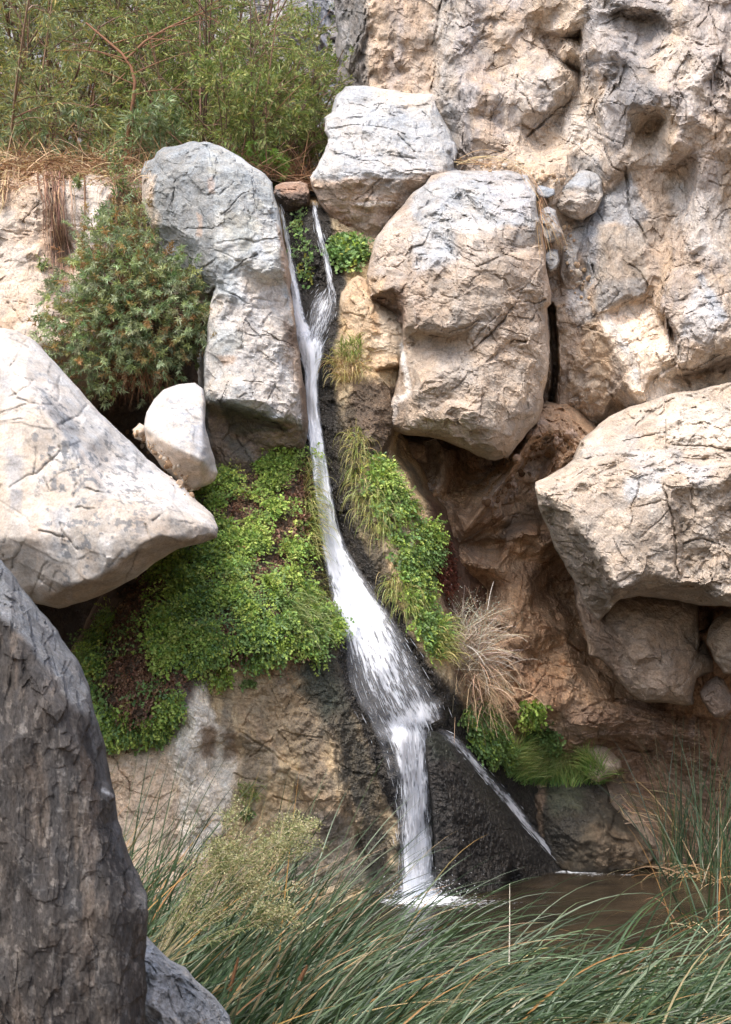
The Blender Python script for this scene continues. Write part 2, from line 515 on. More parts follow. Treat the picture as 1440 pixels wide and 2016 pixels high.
def leaf_material(name, rough=.55, trans=.25, spec=.3):
    s = N(name)
    col = s.n('ShaderNodeAttribute', attribute_name='Col').outputs['Color']
    geo = s.n('ShaderNodeNewGeometry').outputs['Position']
    f = s.rng(s.noise(geo, 60, 3), .3, .7, .82, 1.18)
    comb = s.n('ShaderNodeCombineColor')
    for k in range(3): s.l(f, comb.inputs[k])
    col = s.mix(1, col, comb.outputs[0], 'MULTIPLY')
    p = s.n('ShaderNodeBsdfPrincipled'); s.l(col, p.inputs['Base Color'])
    p.inputs['Roughness'].default_value = rough; p.inputs['Specular IOR Level'].default_value = spec
    t = s.n('ShaderNodeBsdfTranslucent'); s.l(s.mix(1, col, (1.25, 1.3, .8), 'MULTIPLY'), t.inputs['Color'])
    mx = s.n('ShaderNodeMixShader'); mx.inputs[0].default_value = trans
    s.l(p.outputs[0], mx.inputs[1]); s.l(t.outputs[0], mx.inputs[2]); s.l(mx.outputs[0], s.out.inputs[0])
    return s.m


def falls_material(name):
    """white aerated water: foam where the streaks are dense, clear wet film between."""
    s = N(name)
    fl = s.n('ShaderNodeAttribute', attribute_name='Flow').outputs['Vector']
    at = s.n('ShaderNodeAttribute', attribute_name='Col')
    sep = s.n('ShaderNodeSeparateColor'); s.l(at.outputs['Color'], sep.inputs[0])
    dens = sep.outputs[0]
    a = s.noise(scaled(s, fl, (30, 4.5, 1)), 1, 3, .6, .5)
    b = s.noise(scaled(s, fl, (64, 11, 1)), 1, 3, .6, .3)
    c = s.noise(scaled(s, fl, (10, 2.4, 1)), 1, 3, .5, .6)
    h = s.math('ADD', s.math('ADD', s.math('MULTIPLY', a, .5), s.math('MULTIPLY', b, .37)), s.math('MULTIPLY', c, .20))
    g = s.math('ADD', s.math('MULTIPLY', h, 1.15), s.math('SUBTRACT', dens, .60))
    al = s.math('MULTIPLY', s.rng(g, .455, .61, 0, 1), s.rng(dens, .12, .55, .25, 1))
    al = s.math('MAXIMUM', al, s.rng(dens, .25, .62, 0, .24))
    p = s.n('ShaderNodeBsdfPrincipled')
    s.l(s.mix(s.rng(g, .5, .85, 0, 1), (.78, .81, .86), (.92, .93, .95)), p.inputs['Base Color'])
    p.inputs['Roughness'].default_value = .35; p.inputs['Specular IOR Level'].default_value = .5
    s.l(al, p.inputs['Alpha'])
    nb = s.bump(h, .45, .04); s.l(nb, p.inputs['Normal'])
    tr = s.n('ShaderNodeBsdfTranslucent'); tr.inputs[0].default_value = (.88, .92, .97, 1)
    tp = s.n('ShaderNodeBsdfTransparent')
    m2 = s.n('ShaderNodeMixShader'); s.l(s.math('MULTIPLY', al, .22), m2.inputs[0])
    s.l(p.outputs[0], m2.inputs[1]); s.l(tr.outputs[0], m2.inputs[2])
    s.l(m2.outputs[0], s.out.inputs[0])
    return s.m


def simple(name, color, rough=.6, spec=.4, bump=None):
    s = N(name); p = s.n('ShaderNodeBsdfPrincipled')
    p.inputs['Base Color'].default_value = (*color, 1); p.inputs['Roughness'].default_value = rough
    p.inputs['Specular IOR Level'].default_value = spec
    if bump:
        geo = s.n('ShaderNodeNewGeometry').outputs['Position']
        s.l(s.bump(s.noise(geo, bump[0], 4), bump[1], bump[2]), p.inputs['Normal'])
    s.l(p.outputs[0], s.out.inputs[0]); return s.m


def pool_material(name):
    s = N(name); p = s.n('ShaderNodeBsdfPrincipled')
    geo = s.n('ShaderNodeNewGeometry').outputs['Position']
    at = s.n('ShaderNodeAttribute', attribute_name='Col')
    sep = s.n('ShaderNodeSeparateColor'); s.l(at.outputs['Color'], sep.inputs[0])
    n1 = s.noise(scaled(s, geo, (1, 1.6, 1)), 22, 5, .62, .8)
    n2 = s.noise(geo, 2.2, 4, .55)
    silt = s.mix(s.rng(n2, .35, .65, 0, 1), (.014, .011, .008), (.042, .031, .019))
    foam = s.rng(s.math('ADD', n1, s.math('SUBTRACT', sep.outputs[0], .5)), .5, .72, 0, 1)
    s.l(s.mix(foam, silt, (.8, .84, .88)), p.inputs['Base Color'])
    s.l(s.rng(foam, 0, 1, .07, .5), p.inputs['Roughness'])
    p.inputs['IOR'].default_value = 1.33
    nb = s.bump(s.noise(scaled(s, geo, (1, 1.8, 1)), 9, 3, .5, .6), .25, .03)
    nb = s.bump(n1, .35, .015, nb)
    s.l(nb, p.inputs['Normal'])
    s.l(p.outputs[0], s.out.inputs[0]); return s.m


M_ROCK = rock_material('weathered_rock')
M_CLIFF = rock_material('cliff_rock', streak=(1, 1, .8), grain=1.1)
M_SMOOTH = rock_material('water_worn_rock', grain=.75, bumps=.6)
M_DARK = rock_material('dark_fluted_rock', streak=(1.2, 1.0, .5), fine=2.6, grain=1.5, bumps=1.7)
M_WET = rock_material('wet_lime_rock', grain=1.1, bumps=1.0, lump=True)
M_LEAF = leaf_material('leaf')
M_GRASS = leaf_material('grass_blade', .45, .2, .4)
M_CATTAIL = leaf_material('cattail_blade', .38, .12, .5)
M_WOOD = leaf_material('twig', .8, .0, .2)
M_FALL = falls_material('falling_water')
M_POOL = pool_material('pool_water')
# ------------------------------------------------------------------ stone colours
TAN, TAN2, SAND = lin(181, 155, 128), lin(160, 134, 108), lin(196, 170, 139)
PALE, WHITE = lin(206, 194, 178), lin(222, 216, 207)
GREY, GREY2, BLUE = lin(170, 169, 166), lin(140, 141, 141), lin(152, 158, 164)
LILAC, CHAR = lin(158, 148, 144), lin(92, 90, 89)
BROWN, BROWN2, RUST = lin(140, 108, 80), lin(112, 84, 60), lin(150, 104, 66)
WETD, WETB, OLIVE = lin(52, 48, 43), lin(88, 70, 50), lin(86, 80, 52)
OCHRE = lin(196, 160, 108)

# ------------------------------------------------------------------ the setting
# back cliff closing the side canyon behind the brush
rock('cliff_back', [(-130, -140), (720, -140), (720, 420), (-130, 420)],
     [[(300, -100, .5)], [(520, 0, 0), (560, 120, -.3), (600, 260, -.6)], [(660, 0, .8)], [(600, 30, -.5), (640, 120, -.2)], [(100, 150, .5)]],
     20.5, M_CLIFF, ed=.6, R=30, er=.3, thick=3, seed=3, fac=((1.1, .3), (.4, .1)), fb=(.9, .2),
     base=(GREY2, LILAC, 1.2), layers=[('fbm', ((2, 2, .7), .1), CHAR, .12, 5, .6)])['kind'] = 'structure'

# right wall of the canyon
CR = [
    [(727, -60, 0), (727, 60, 0), (725, 120, -.02), (732, 172, .02)],
    [(690, -60, .5), (692, 80, .5), (690, 170, .5)],
    [(740, 178, -.12), (800, 185, -.14), (852, 186, -.1)], [(790, 80, -.02)], [(800, 140, .06)],
    [(868, -60, -.05), (860, 80, -.02), (850, 180, .08)],
    [(895, -60, -.3), (880, 60, -.3), (872, 160, -.25), (880, 230, -.2)],
    [(960, 20, -.2), (990, 60, -.35), (1000, 100, -.15)], [(930, 80, -.35)],
    [(922, 136, -.45), (962, 150, -.25), (1003, 160, -.2)], [(922, 136, -.45), (946, 173, -.72), (978, 184, -.68), (1003, 160, -.2)],
    [(946, 173, -.72), (935, 205, -.6), (912, 240, -.4)], [(978, 184, -.68), (985, 225, -.45), (1030, 250, -.2)],
    [(918, 218, -.5), (978, 240, -.4)], [(918, 218, -.5), (944, 256, -.78), (966, 264, -.74), (978, 240, -.4)],
    [(966, 262, -.55), (988, 258, -.45), (1006, 284, -.6)], [(966, 262, -.55), (972, 280, -.78), (1006, 286, -.74)],
    [(944, 258, -.78), (950, 300, -.6), (930, 320, -.3)], [(972, 282, -.78), (975, 310, -.5)],
    [(905, 250, -.1), (900, 290, -.1)], [(920, 280, -.5), (935, 305, -.6), (970, 308, -.5)],
    [(1000, 30, -.1), (1060, 60, .1), (1095, 110, .25)], [(1040, 130, -.25), (1055, 175, -.4), (1020, 200, -.35)],
    [(1145, -60, -.5), (1140, 0, -.45), (1120, 40, -.55), (1100, 55, -.6)], [(1100, 57, -.6), (1128, 62, -.45), (1142, 55, -.3)],
    [(1102, 72, .15), (1138, 76, .25)], [(1148, 72, -.35), (1146, 100, -.3)], [(1122, 82, -.45), (1100, 105, -.5)],
    [(1125, 82, -.5), (1124, 108, -.5), (1112, 120, -.45)], [(1112, 124, .1), (1140, 143, .2)], [(1148, 112, -.4), (1150, 135, -.4)],
    [(1075, 120, -.3), (1110, 140, -.55), (1130, 160, -.45)], [(1140, 175, -.1), (1120, 205, .0), (1100, 240, .05)],
    [(1090, 160, -.55), (1100, 200, -.3)], [(1075, 220, -.45), (1060, 250, -.3)],
    [(1160, -60, -.7), (1165, 20, -.7), (1170, 60, -.8), (1158, 110, -.75), (1165, 145, -.6), (1185, 165, -.45)],
    [(1205, 15, -.9), (1250, 10, -.95), (1300, 22, -.9), (1312, 40, -.9)],
    [(1202, 32, -.62), (1250, 30, -.55), (1300, 45, -.6)], [(1210, 56, -.7), (1260, 64, -.66), (1310, 62, -.7)],
    [(1195, 75, -1.0), (1215, 100, -1.15), (1235, 120, -1.1), (1222, 132, -.9)], [(1200, 150, -.6), (1216, 150, -.6)],
    [(1240, 70, -.8), (1236, 100, -.85)], [(1230, 130, -1.0), (1220, 180, -1.05), (1215, 215, -1.0)],
    [(1270, 100, -.7), (1250, 150, -1.1), (1240, 190, -1.2), (1235, 225, -1.1)],
    [(1320, 60, -.85), (1330, 90, -1.1), (1300, 160, -1.15), (1295, 208, -1.35)], [(1250, 205, -1.2), (1295, 208, -1.35), (1320, 214, -1.4)],
    [(1262, 232, -.8), (1290, 226, -.65), (1312, 236, -.8)], [(1264, 258, -.5), (1278, 266, -.32), (1290, 262, -.5)], [(1262, 280, -.75), (1296, 285, -.8)],
    [(1320, 216, -1.4), (1318, 250, -1.3), (1330, 296, -1.35), (1352, 303, -1.3)],
    [(1232, 262, -.9), (1238, 300, -.95), (1240, 328, -.95), (1290, 328, -.8)], [(1242, 338, -.7), (1290, 338, -.65), (1340, 320, -.75)],
    [(1440, -60, -1.1), (1420, 100, -1.2), (1400, 230, -1.35), (1380, 300, -1.2)], [(1520, 100, -.9), (1520, 300, -1.0)],
    [(1345, 90, -1.25), (1400, 140, -1.25), (1430, 180, -1.1)], [(1160, 190, -.35), (1150, 230, -.3), (1180, 290, -.35)],
    [(1120, 230, -.3), (1105, 280, -.25), (1060, 290, .0)], [(1135, 290, -.5), (1150, 330, -.4)],
    [(1185, 200, -.75), (1195, 300, -.8), (1200, 350, -.75)], [(1215, 230, -.85), (1228, 330, -.9)],
    # grey buttress and the bright slab below it
    [(1160, 425, -.55), (1200, 390, -.45), (1235, 345, -.5)], [(1145, 440, -.6), (1148, 500, -.7), (1140, 560, -.5)],
    [(1180, 445, -.85), (1225, 442, -.85), (1240, 400, -.7)], [(1180, 445, -.85), (1185, 520, -.9), (1172, 575, -.9), (1172, 612, -.95)],
    [(1250, 370, -.85), (1272, 440, -.75), (1272, 520, -.8), (1272, 575, -.95)], [(1172, 612, -.95), (1210, 602, -1.0), (1238, 586, -1.0), (1272, 576, -.95)],
    [(1172, 622, -.72), (1210, 611, -.62), (1238, 595, -.6), (1275, 583, -.55)],
    [(1262, 340, -.7), (1280, 410, -.8), (1300, 480, -.75)], [(1300, 400, -.62), (1315, 440, -.6), (1312, 500, -.65)],
    [(1340, 350, -.6), (1350, 400, -.65)], [(1365, 420, -1.2), (1350, 480, -1.25), (1340, 520, -1.15)],
    [(1285, 540, -.95), (1300, 545, -.95)], [(1282, 575, -.7), (1290, 615, -.75), (1310, 635, -.7)],
    [(1190, 618, -.85), (1240, 695, -1.15), (1255, 745, -1.3), (1270, 790, -1.3)],
    [(1320, 650, -.75), (1345, 745, -1.0), (1380, 800, -1.2)], [(1440, 760, -.9), (1500, 760, -.9)], [(1450, 820, -1.3)],
    [(1310, 560, -1.2), (1310, 610, -1.45), (1318, 690, -1.6), (1340, 722, -1.7)], [(1340, 722, -1.7), (1365, 726, -1.7), (1440, 686, -1.7), (1500, 670, -1.7)],
    [(1345, 738, -.85), (1370, 738, -.85), (1440, 712, -.7), (1500, 700, -.7)], [(1380, 560, -1.3), (1420, 620, -1.65), (1418, 640, -1.7), (1390, 680, -1.75)],
    [(1345, 665, -1.75), (1395, 678, -1.75), (1440, 660, -1.7)], [(1400, 480, -1.15), (1440, 520, -1.2)],
    [(1100, 600, -.8), (1104, 700, -.9), (1105, 800, -.8)], [(1140, 625, -.75), (1178, 618, -.95), (1192, 660, -1.05), (1215, 700, -1.1), (1240, 770, -1.15), (1248, 800, -1.1)],
    [(1135, 640, -.75), (1140, 700, -.8), (1140, 780, -.75), (1150, 830, -.5)], [(1190, 720, -.85), (1200, 780, -.8), (1170, 830, -.7)],
    [(1110, 470, -.7), (1120, 540, -.75), (1160, 610, -.8)], [(1100, 560, -.7)],
    [(940, 320, -.5), (1000, 312, -.7), (1050, 318, -.85), (1090, 325, -.85), (1120, 300, -.6)], [(1000, 345, -.75), (1060, 350, -.95), (1100, 350, -1.0)], [(1070, 420, -.95), (1100, 460, -.9)], [(1060, 850, .2), (1150, 850, .0), (1240, 820, -.5)], [(1000, 950, 1.2), (1300, 950, .5), (1500, 950, .3)],
]
rock('cliff_right', [(656, -80, 1.0), (664, 60, 1.0), (668, 130, 1.0), (660, 180, .9), (660, 300, .6), (700, 420, .6), (800, 900, 1), (950, 1040, 1.2), (1540, 1040, .2),
                     (1560, -130, -.6), (660, -130, 1.0)],
     CR, 13.6, M_CLIFF, flat=.88, R=16, er=.25, thick=4, seed=5, joint=((84, .5, .035, .016), (38, .7, .018, .009), (16, .5, .007, .003)), jang=62,  warp=8, on=3, sm=0,
     fac=((.62, .08), (.24, .04), (.1, .018)), fb=(1.1, .05), stretch=(1, 1, .8),
     cracks=[(4, .35, [(884, -60), (866, 20), (862, 60), (866, 100), (855, 150), (848, 182)]),
             (3, .12, [(1320, 60), (1350, 90), (1385, 105), (1412, 135), (1440, 150)]), (3, .1, [(1405, 40), (1420, 120), (1438, 190)]),
             (3.5, .15, [(1232, 330), (1240, 420), (1260, 450), (1276, 480), (1300, 500)]), (3, .12, [(1240, 520), (1262, 535), (1275, 560)]),
             (3, .16, [(1310, 640), (1308, 560), (1320, 530), (1345, 520)]), (2.5, .1, [(1380, 565), (1400, 600), (1418, 612)]),
             (2.5, .1, [(1190, 290), (1205, 330), (1232, 340)]), (3, .12, [(1330, 330), (1380, 310), (1440, 320)]),
             (2.5, .08, [(1312, 742), (1330, 752), (1345, 757)]), (2.5, .12, [(1020, 130), (1080, 130)]), (3, .14, [(1000, 165), (1035, 190), (1050, 220)]),
             (2.5, .1, [(1135, 610), (1150, 640), (1178, 616)]), (2.5, .1, [(1165, 520), (1190, 600)]), (3, .15, [(1040, 270), (1080, 230), (1120, 200)])],
     grooves=[(9, .5, [(1086, 600), (1090, 660), (1094, 730), (1088, 790), (1096, 830)])],
     base=(TAN, lin(170, 152, 132), .8),
     layers=[('fbm', ((1.3, 1.3, .55), .12), PALE, .2, 11, .5),
             ('fbm', ((2.2, 2.2, 1.0), .2), OCHRE, .15, 31, .35),
             ('poly', [(640, -80), (722, -80), (724, 60), (718, 120), (728, 170), (640, 180)], CHAR, 6, 8, .75),
             ('poly', [(660, 20), (690, 20), (690, 120), (668, 150)], GREY2, 8, 12, .5),
             ('poly', [(725, -80), (868, -80), (850, 182), (732, 176)], lin(186, 156, 124), 6, 6, .7),
             ('poly', [(868, -80), (960, -60), (950, 60), (975, 110), (940, 130), (915, 160), (920, 300), (880, 300), (858, 190)], lin(168, 160, 150), 14, 14, .65),
             ('poly', [(905, 135), (945, 170), (925, 230), (935, 300), (895, 300), (880, 220)], BLUE, 8, 10, .45),
             ('poly', [(1150, -80), (1330, -80), (1330, 60), (1290, 130), (1260, 150), (1300, 190), (1240, 225), (1230, 300), (1200, 350), (1185, 180), (1155, 120)], lin(148, 144, 144), 14, 16, .7),
             ('poly', [(1200, 20), (1310, 20), (1316, 62), (1210, 64)], lin(112, 100, 86), 6, 6, .7),  # cavity under the overhang: its shade painted into the colour
             ('poly', [(1225, 110), (1285, 130), (1300, 190), (1235, 225), (1215, 190)], CHAR, 10, 12, .5),
             ('poly', [(1330, -80), (1560, -130), (1560, 420), (1400, 230), (1345, 90)], lin(178, 164, 152), 16, 16, .7),
             ('fbm', ((3, 3, .5), .15), LILAC, .15, 51, .5),
             ('poly', [(1100, 260), (1140, 200), (1180, 260), (1150, 300), (1110, 300)], PALE, 12, 12, .6),
             ('poly', [(1390, 225), (1440, 235), (1560, 220), (1560, 300), (1400, 280)], lin(206, 172, 130), 12, 12, .6),
             ('poly', [(1140, 430), (1240, 340), (1275, 420), (1250, 460), (1215, 440), (1180, 445), (1175, 560), (1140, 560)], BLUE, 8, 10, .7),
             ('poly', [(1180, 445), (1272, 445), (1275, 576), (1172, 615)], lin(160, 146, 128), 6, 8, .7),
             ('poly', [(1172, 560), (1272, 545), (1272, 578), (1172, 616)], GREY2, 8, 8, .5),
             ('poly', [(1310, 350), (1400, 380), (1440, 420), (1440, 520), (1360, 500), (1345, 450)], lin(196, 186, 174), 12, 16, .6),
             ('poly', [(1175, 618), (1275, 580), (1320, 680), (1350, 742), (1560, 720), (1560, 900), (1260, 800)], lin(224, 200, 172), 5, 4, .9),  # bright slab: colour raised to carry the light on its upward face
             ('poly', [(1370, 560), (1400, 560), (1425, 625), (1395, 680), (1345, 662), (1350, 620)], lin(190, 190, 190), 8, 10, .6),
             ('line', (7, [(1380, 545), (1402, 590), (1424, 624)]), BLUE, 5, 4, .7),
             ('poly', [(1120, 570), (1150, 570), (1170, 625), (1140, 640), (1120, 610)], lin(186, 184, 182), 6, 6, .7),
             ('line', (6, [(1195, 625), (1240, 700), (1258, 760)]), lin(196, 192, 186), 5, 5, .6),
             ('poly', [(1000, 270), (1100, 260), (1180, 330), (1160, 420), (1040, 400)], SAND, 14, 10, .75),
             ('poly', [(1120, 310), (1170, 300), (1200, 350), (1180, 360), (1130, 330)], GREY2, 8, 10, .7),
             ])['kind'] = 'structure'

# recess of brown, seep-stained rock under the hanging blocks
rock('cliff_recess', [(690, 790, .8), (800, 820, .9), (1120, 790, .3), (1240, 900, .4), (1540, 1100, .6), (1540, 1780, .2), (920, 1780, .2), (880, 1500, .4), (780, 1250, .5)],
     [[(765, 860, 0.06), (772, 905, 0.00), (795, 915, -0.06)], [(790, 858, 0.28), (822, 862, 0.28)], [(772, 925, 0.28), (795, 925, 0.28)], [(798, 872, -0.11), (838, 880, -0.17), (836, 905, -0.17), (800, 905, -0.14)],
      [(845, 880, 0.22), (848, 930, 0.17)], [(855, 870, -0.11), (875, 890, -0.19), (870, 950, -0.19), (845, 985, -0.11)], [(905, 880, 0.50), (920, 920, 0.72), (985, 905, 0.72)], [(905, 960, 0.55), (950, 945, 0.55)],
      [(800, 960, 0.06), (825, 1000, -0.06)], [(880, 985, 0.06), (885, 975, 0.28)],
      [(1060, 830, -0.46), (1045, 860, -0.65), (1020, 900, -0.68), (1000, 940, -0.63), (960, 990, -0.57), (920, 1040, -0.52)], [(1040, 905, 0.17), (1075, 900, 0.19)], [(1010, 950, 0.06), (1060, 940, 0.11)],
      [(1100, 840, -0.41), (1120, 880, -0.47), (1090, 940, -0.41)], [(960, 1060, 0.22), (1010, 1030, 0.28), (1060, 1020, 0.33)],
      [(940, 1060, 0.06), (950, 1075, 0.39), (985, 1070, 0.39)], [(1000, 1060, -0.33), (1030, 1042, -0.41), (1060, 1050, -0.39), (1068, 1075, -0.28)], [(1010, 1100, 0.06), (1040, 1100, 0.11), (1075, 1110, 0.28)],
      [(900, 1070, -0.11), (940, 1110, -0.25), (980, 1120, -0.22), (1000, 1085, -0.28)], [(920, 1130, 0.06), (935, 1165, 0.55), (952, 1165, 0.50)], [(895, 1150, -0.11), (915, 1190, -0.11)],
      [(1000, 1140, -0.06), (1050, 1150, 0.06), (1090, 1160, 0.50), (1130, 1200, 0.66), (1160, 1290, 0.61), (1230, 1370, 0.50), (1310, 1395, 0.44), (1440, 1420, 0.83)],
      [(1020, 1210, -0.22), (1080, 1240, -0.17), (1110, 1270, 0.06)], [(960, 1220, -0.22), (1000, 1300, -0.41), (1050, 1380, -0.47), (1080, 1440, 0.0), (1100, 1520, 0.4)],
      [(1110, 1255, -0.06), (1130, 1330, -0.19), (1180, 1380, -0.22)], [(1000, 1180, -0.11)], [(1150, 1402, -0.19), (1200, 1380, -0.06), (1290, 1400, 0.06)],
      [(1160, 1420, -0.41), (1230, 1410, -0.39), (1300, 1420, -0.33), (1380, 1440, -0.22)], [(1200, 1480, 0.36), (1300, 1500, 0.3)], [(1420, 1450, 0.50), (1440, 1550, 0.33)],
      [(950, 1400, -0.30), (990, 1450, -0.1)], [(1000, 1600, 0.6), (1200, 1640, 0.6), (1400, 1640, 0.5)]],
     12.72, M_CLIFF, ed=.5, R=12, er=.1, thick=4, seed=8, joint=((64, .55, .03, .012), (28, .45, .014, .006)),  hair=5, warp=8, fac=((.5, .09), (.2, .045), (.08, .017)), fb=(2.2, .10),
     cracks=[(3, .16, [(1112, 1260), (1130, 1275), (1150, 1290)]), (3.5, .2, [(1150, 1400), (1165, 1390), (1190, 1380), (1230, 1378)]),
             (3, .14, [(950, 1095), (935, 1130), (925, 1160)]), (2.5, .1, [(1020, 1010), (950, 1040), (900, 1075)]), (3, .15, [(1160, 1420), (1200, 1440), (1240, 1435)]),
             (3, .12, [(1170, 1440), (1220, 1475), (1280, 1480)])],
     base=(lin(216, 170, 118), lin(192, 148, 100), 1.0),
     layers=[('fbm', ((2, 2, 2), .1), RUST, .18, 12, .5), ('fbm', ((1.5, 1.5, 1.5), .18), lin(170, 138, 108), .15, 33, .6),
             ('poly', [(1110, 1400), (1300, 1390), (1440, 1430), (1440, 1600), (1150, 1560)], lin(150, 114, 88), 20, 16, .6),
             ('poly', [(770, 850), (900, 850), (880, 960), (780, 940)], lin(160, 138, 114), 12, 10, .7),
             ('spot', ((7, 7, 7), .12, [(770, 920), (850, 930), (880, 1000), (840, 1020), (800, 1000)]), lin(206, 190, 180), .1, 9, .8),
             ('spot', ((7, 7, 7), .05, [(940, 850), (1070, 820), (1110, 880), (1060, 960), (960, 1010), (930, 960)]), lin(206, 184, 168), .12, 19, .6),
             ('line', (5, [(1285, 1420), (1300, 1450), (1320, 1475)]), lin(190, 165, 150), 5, 6, .6), ('line', (4, [(1365, 1415), (1362, 1445)]), lin(190, 165, 150), 4, 6, .6),
             ('poly', [(900, 1060), (980, 1050), (1040, 1000), (1070, 1020), (1000, 1060), (930, 1080)], lin(104, 92, 78), 10, 8, .6)])['kind'] = 'structure'

# left wall under the brush terrace
rock('cliff_left', [(-130, 320, .3), (0, 366, .3), (22, 350, .3), (48, 356, .35), (70, 340, .3), (96, 336, .35), (120, 350, .3), (150, 356, .3), (178, 340, .3), (215, 350, .3), (250, 338, .3), (300, 330, .3), (420, 330, .6), (470, 600, .6), (440, 920, .7), (420, 1560, 3.2), (-130, 1560, 3.2)],
     [[(-60, 370, -.05), (40, 365, -.05), (100, 370, -.05), (210, 360, -.05)], [(0, 480, -.15), (90, 520, -.2), (170, 470, -.15), (215, 400, -.1)],
      [(232, 360, .1), (240, 450, .2), (225, 560, .15)], [(270, 380, .3), (270, 520, .5)], [(0, 610, -.5), (60, 620, -.55), (130, 600, -.3)], [(60, 670, -.9), (120, 680, -.8)],
      [(250, 640, .9), (330, 720, 2.0), (250, 800, 2.2)], [(100, 1000, 2.6), (200, 1180, 3.6), (250, 1280, 3.6)], [(120, 440, -.05), (140, 560, -.15)]],
     12.7, M_CLIFF, R=16, er=.15, thick=3, seed=11, fac=((.5, .05), (.16, .018)), fb=(1.8, .06),
     cracks=[(3, .06, [(110, 560), (85, 600), (60, 625), (48, 660)])],
     base=(SAND, lin(196, 160, 122), 1.1),
     layers=[('fbm', ((2.5, 2.5, .6), .15), PALE, .18, 14, .5), ('poly', [(130, 360), (215, 355), (200, 480), (150, 520), (120, 420)], PALE, 12, 14, .6),
             ('line', (12, [(105, 370), (120, 500), (135, 580)]), lin(160, 124, 98), 10, 8, .6), ('line', (6, [(165, 380), (172, 520)]), lin(176, 140, 112), 6, 6, .5),
             ('poly', [(220, 620), (440, 620), (440, 930), (440, 1600), (-130, 1600), (-130, 930), (150, 930)], lin(86, 68, 52), 25, 10, .85)])['kind'] = 'structure'  # dark earth tone, painting in the darkness of the hollow and cave

# bedrock the stream has cut: fern slope, chute and the bare wall under it
BR = [
    [(560, 410, 1.55), (600, 430, 1.5), (625, 430, 1.5)], [(590, 480, 1.4), (600, 560, 1.3), (605, 585, 1.25)], [(615, 600, 1.05), (640, 590, 1.05), (655, 600, 1.05)],
    [(590, 660, .9), (640, 660, .85)], [(600, 690, .72), (635, 695, .7)], [(612, 760, .72), (620, 850, .66), (632, 950, .6), (650, 1050, .5), (668, 1110, .4)],
    [(690, 1180, .2), (720, 1260, .05), (750, 1340, -.12), (775, 1410, -.25)], [(780, 1430, -.02), (815, 1440, -.02), (840, 1440, .0)], [(805, 1480, -.15), (812, 1560, -.22), (820, 1700, -.3), (822, 1790, -.33)],
    [(575, 560, 1.25), (585, 650, 1.0), (596, 760, .62), (604, 860, .42), (612, 900, .4), (622, 1000, .3), (632, 1080, .2), (650, 1180, 0), (662, 1250, -.2), (690, 1330, -.35), (720, 1380, -.4), (745, 1400, -.38), (790, 1480, -.42), (800, 1600, -.45), (795, 1700, -.45)],
    [(655, 560, 1.2), (665, 620, 1.0), (655, 690, .7), (655, 780, .55), (668, 880, .42), (685, 960, .3), (705, 1060, .2), (735, 1140, .1), (780, 1230, .0), (830, 1320, .02), (870, 1400, .1), (905, 1460, .3), (960, 1530, .75), (1010, 1590, 1.05), (1060, 1650, 1.25), (1110, 1710, 1.4)],
    # rib to the right of the chute, hung with grass
    [(690, 640, .75), (690, 720, .55), (700, 820, .35), (715, 900, .2), (735, 980, .1), (770, 1080, .0), (800, 1180, -.05), (840, 1280, -.05), (870, 1340, 0)],
    [(770, 740, .7), (770, 850, .5), (745, 900, .35), (800, 970, .35), (850, 1060, .45), (870, 1180, .35), (890, 1290, .3), (930, 1420, .5), (980, 1480, .8)],
    [(830, 900, 1.4), (880, 1000, 1.5), (920, 1100, 1.6), (960, 1250, 1.5), (1000, 1380, 1.5)], [(920, 1330, .45), (960, 1400, .6)],
    # fern slope
    [(380, 960, .1), (430, 940, .2), (500, 925, .25), (560, 890, .45), (600, 885, .45)], [(400, 1010, -.15), (480, 1000, -.05), (560, 980, .1), (600, 980, .2)],
    [(300, 1100, -.3), (400, 1090, -.4), (500, 1090, -.3), (580, 1090, -.1)], [(600, 1100, 0), (610, 1180, -.1)], [(230, 1180, -.4), (300, 1180, -.65), (420, 1170, -.7), (520, 1180, -.65), (600, 1190, -.35)],
    [(180, 1300, -.8), (260, 1280, -1.0), (350, 1270, -1.0), (450, 1260, -.95), (560, 1250, -.75), (630, 1230, -.45)], [(200, 1420, -1.0), (280, 1400, -1.15), (340, 1380, -1.1)],
    [(640, 1260, -.5), (600, 1290, -.65), (540, 1310, -.75), (450, 1325, -.85), (400, 1330, -.9)], [(220, 1480, -.9), (280, 1470, -.85), (340, 1430, -.8)],
    # bare wall
    [(410, 1335, -.75), (470, 1420, -.85), (540, 1480, -.8)], [(370, 1350, -1.0), (390, 1420, -1.15), (360, 1480, -1.2), (380, 1560, -1.1), (370, 1650, -1.15), (360, 1780, -1.2)],
    [(460, 1440, -.95), (440, 1480, -.75), (450, 1560, -.9), (440, 1700, -.95)], [(300, 1500, -.95), (280, 1600, -1.05), (250, 1700, -1.1)],
    [(540, 1340, -.8), (600, 1400, -.7), (660, 1480, -.62), (700, 1580, -.55), (720, 1700, -.5), (720, 1790, -.5)], [(640, 1330, -.55), (690, 1430, -.5), (740, 1520, -.45), (770, 1640, -.45), (780, 1790, -.42)],
    [(520, 1560, -.85), (600, 1580, -.72), (680, 1570, -.68)], [(610, 1575, -.85), (640, 1572, -.85), (670, 1580, -.8)], [(560, 1680, -.8), (640, 1690, -.7)],
    [(880, 1500, .1), (940, 1600, .3), (880, 1700, .2)],
]
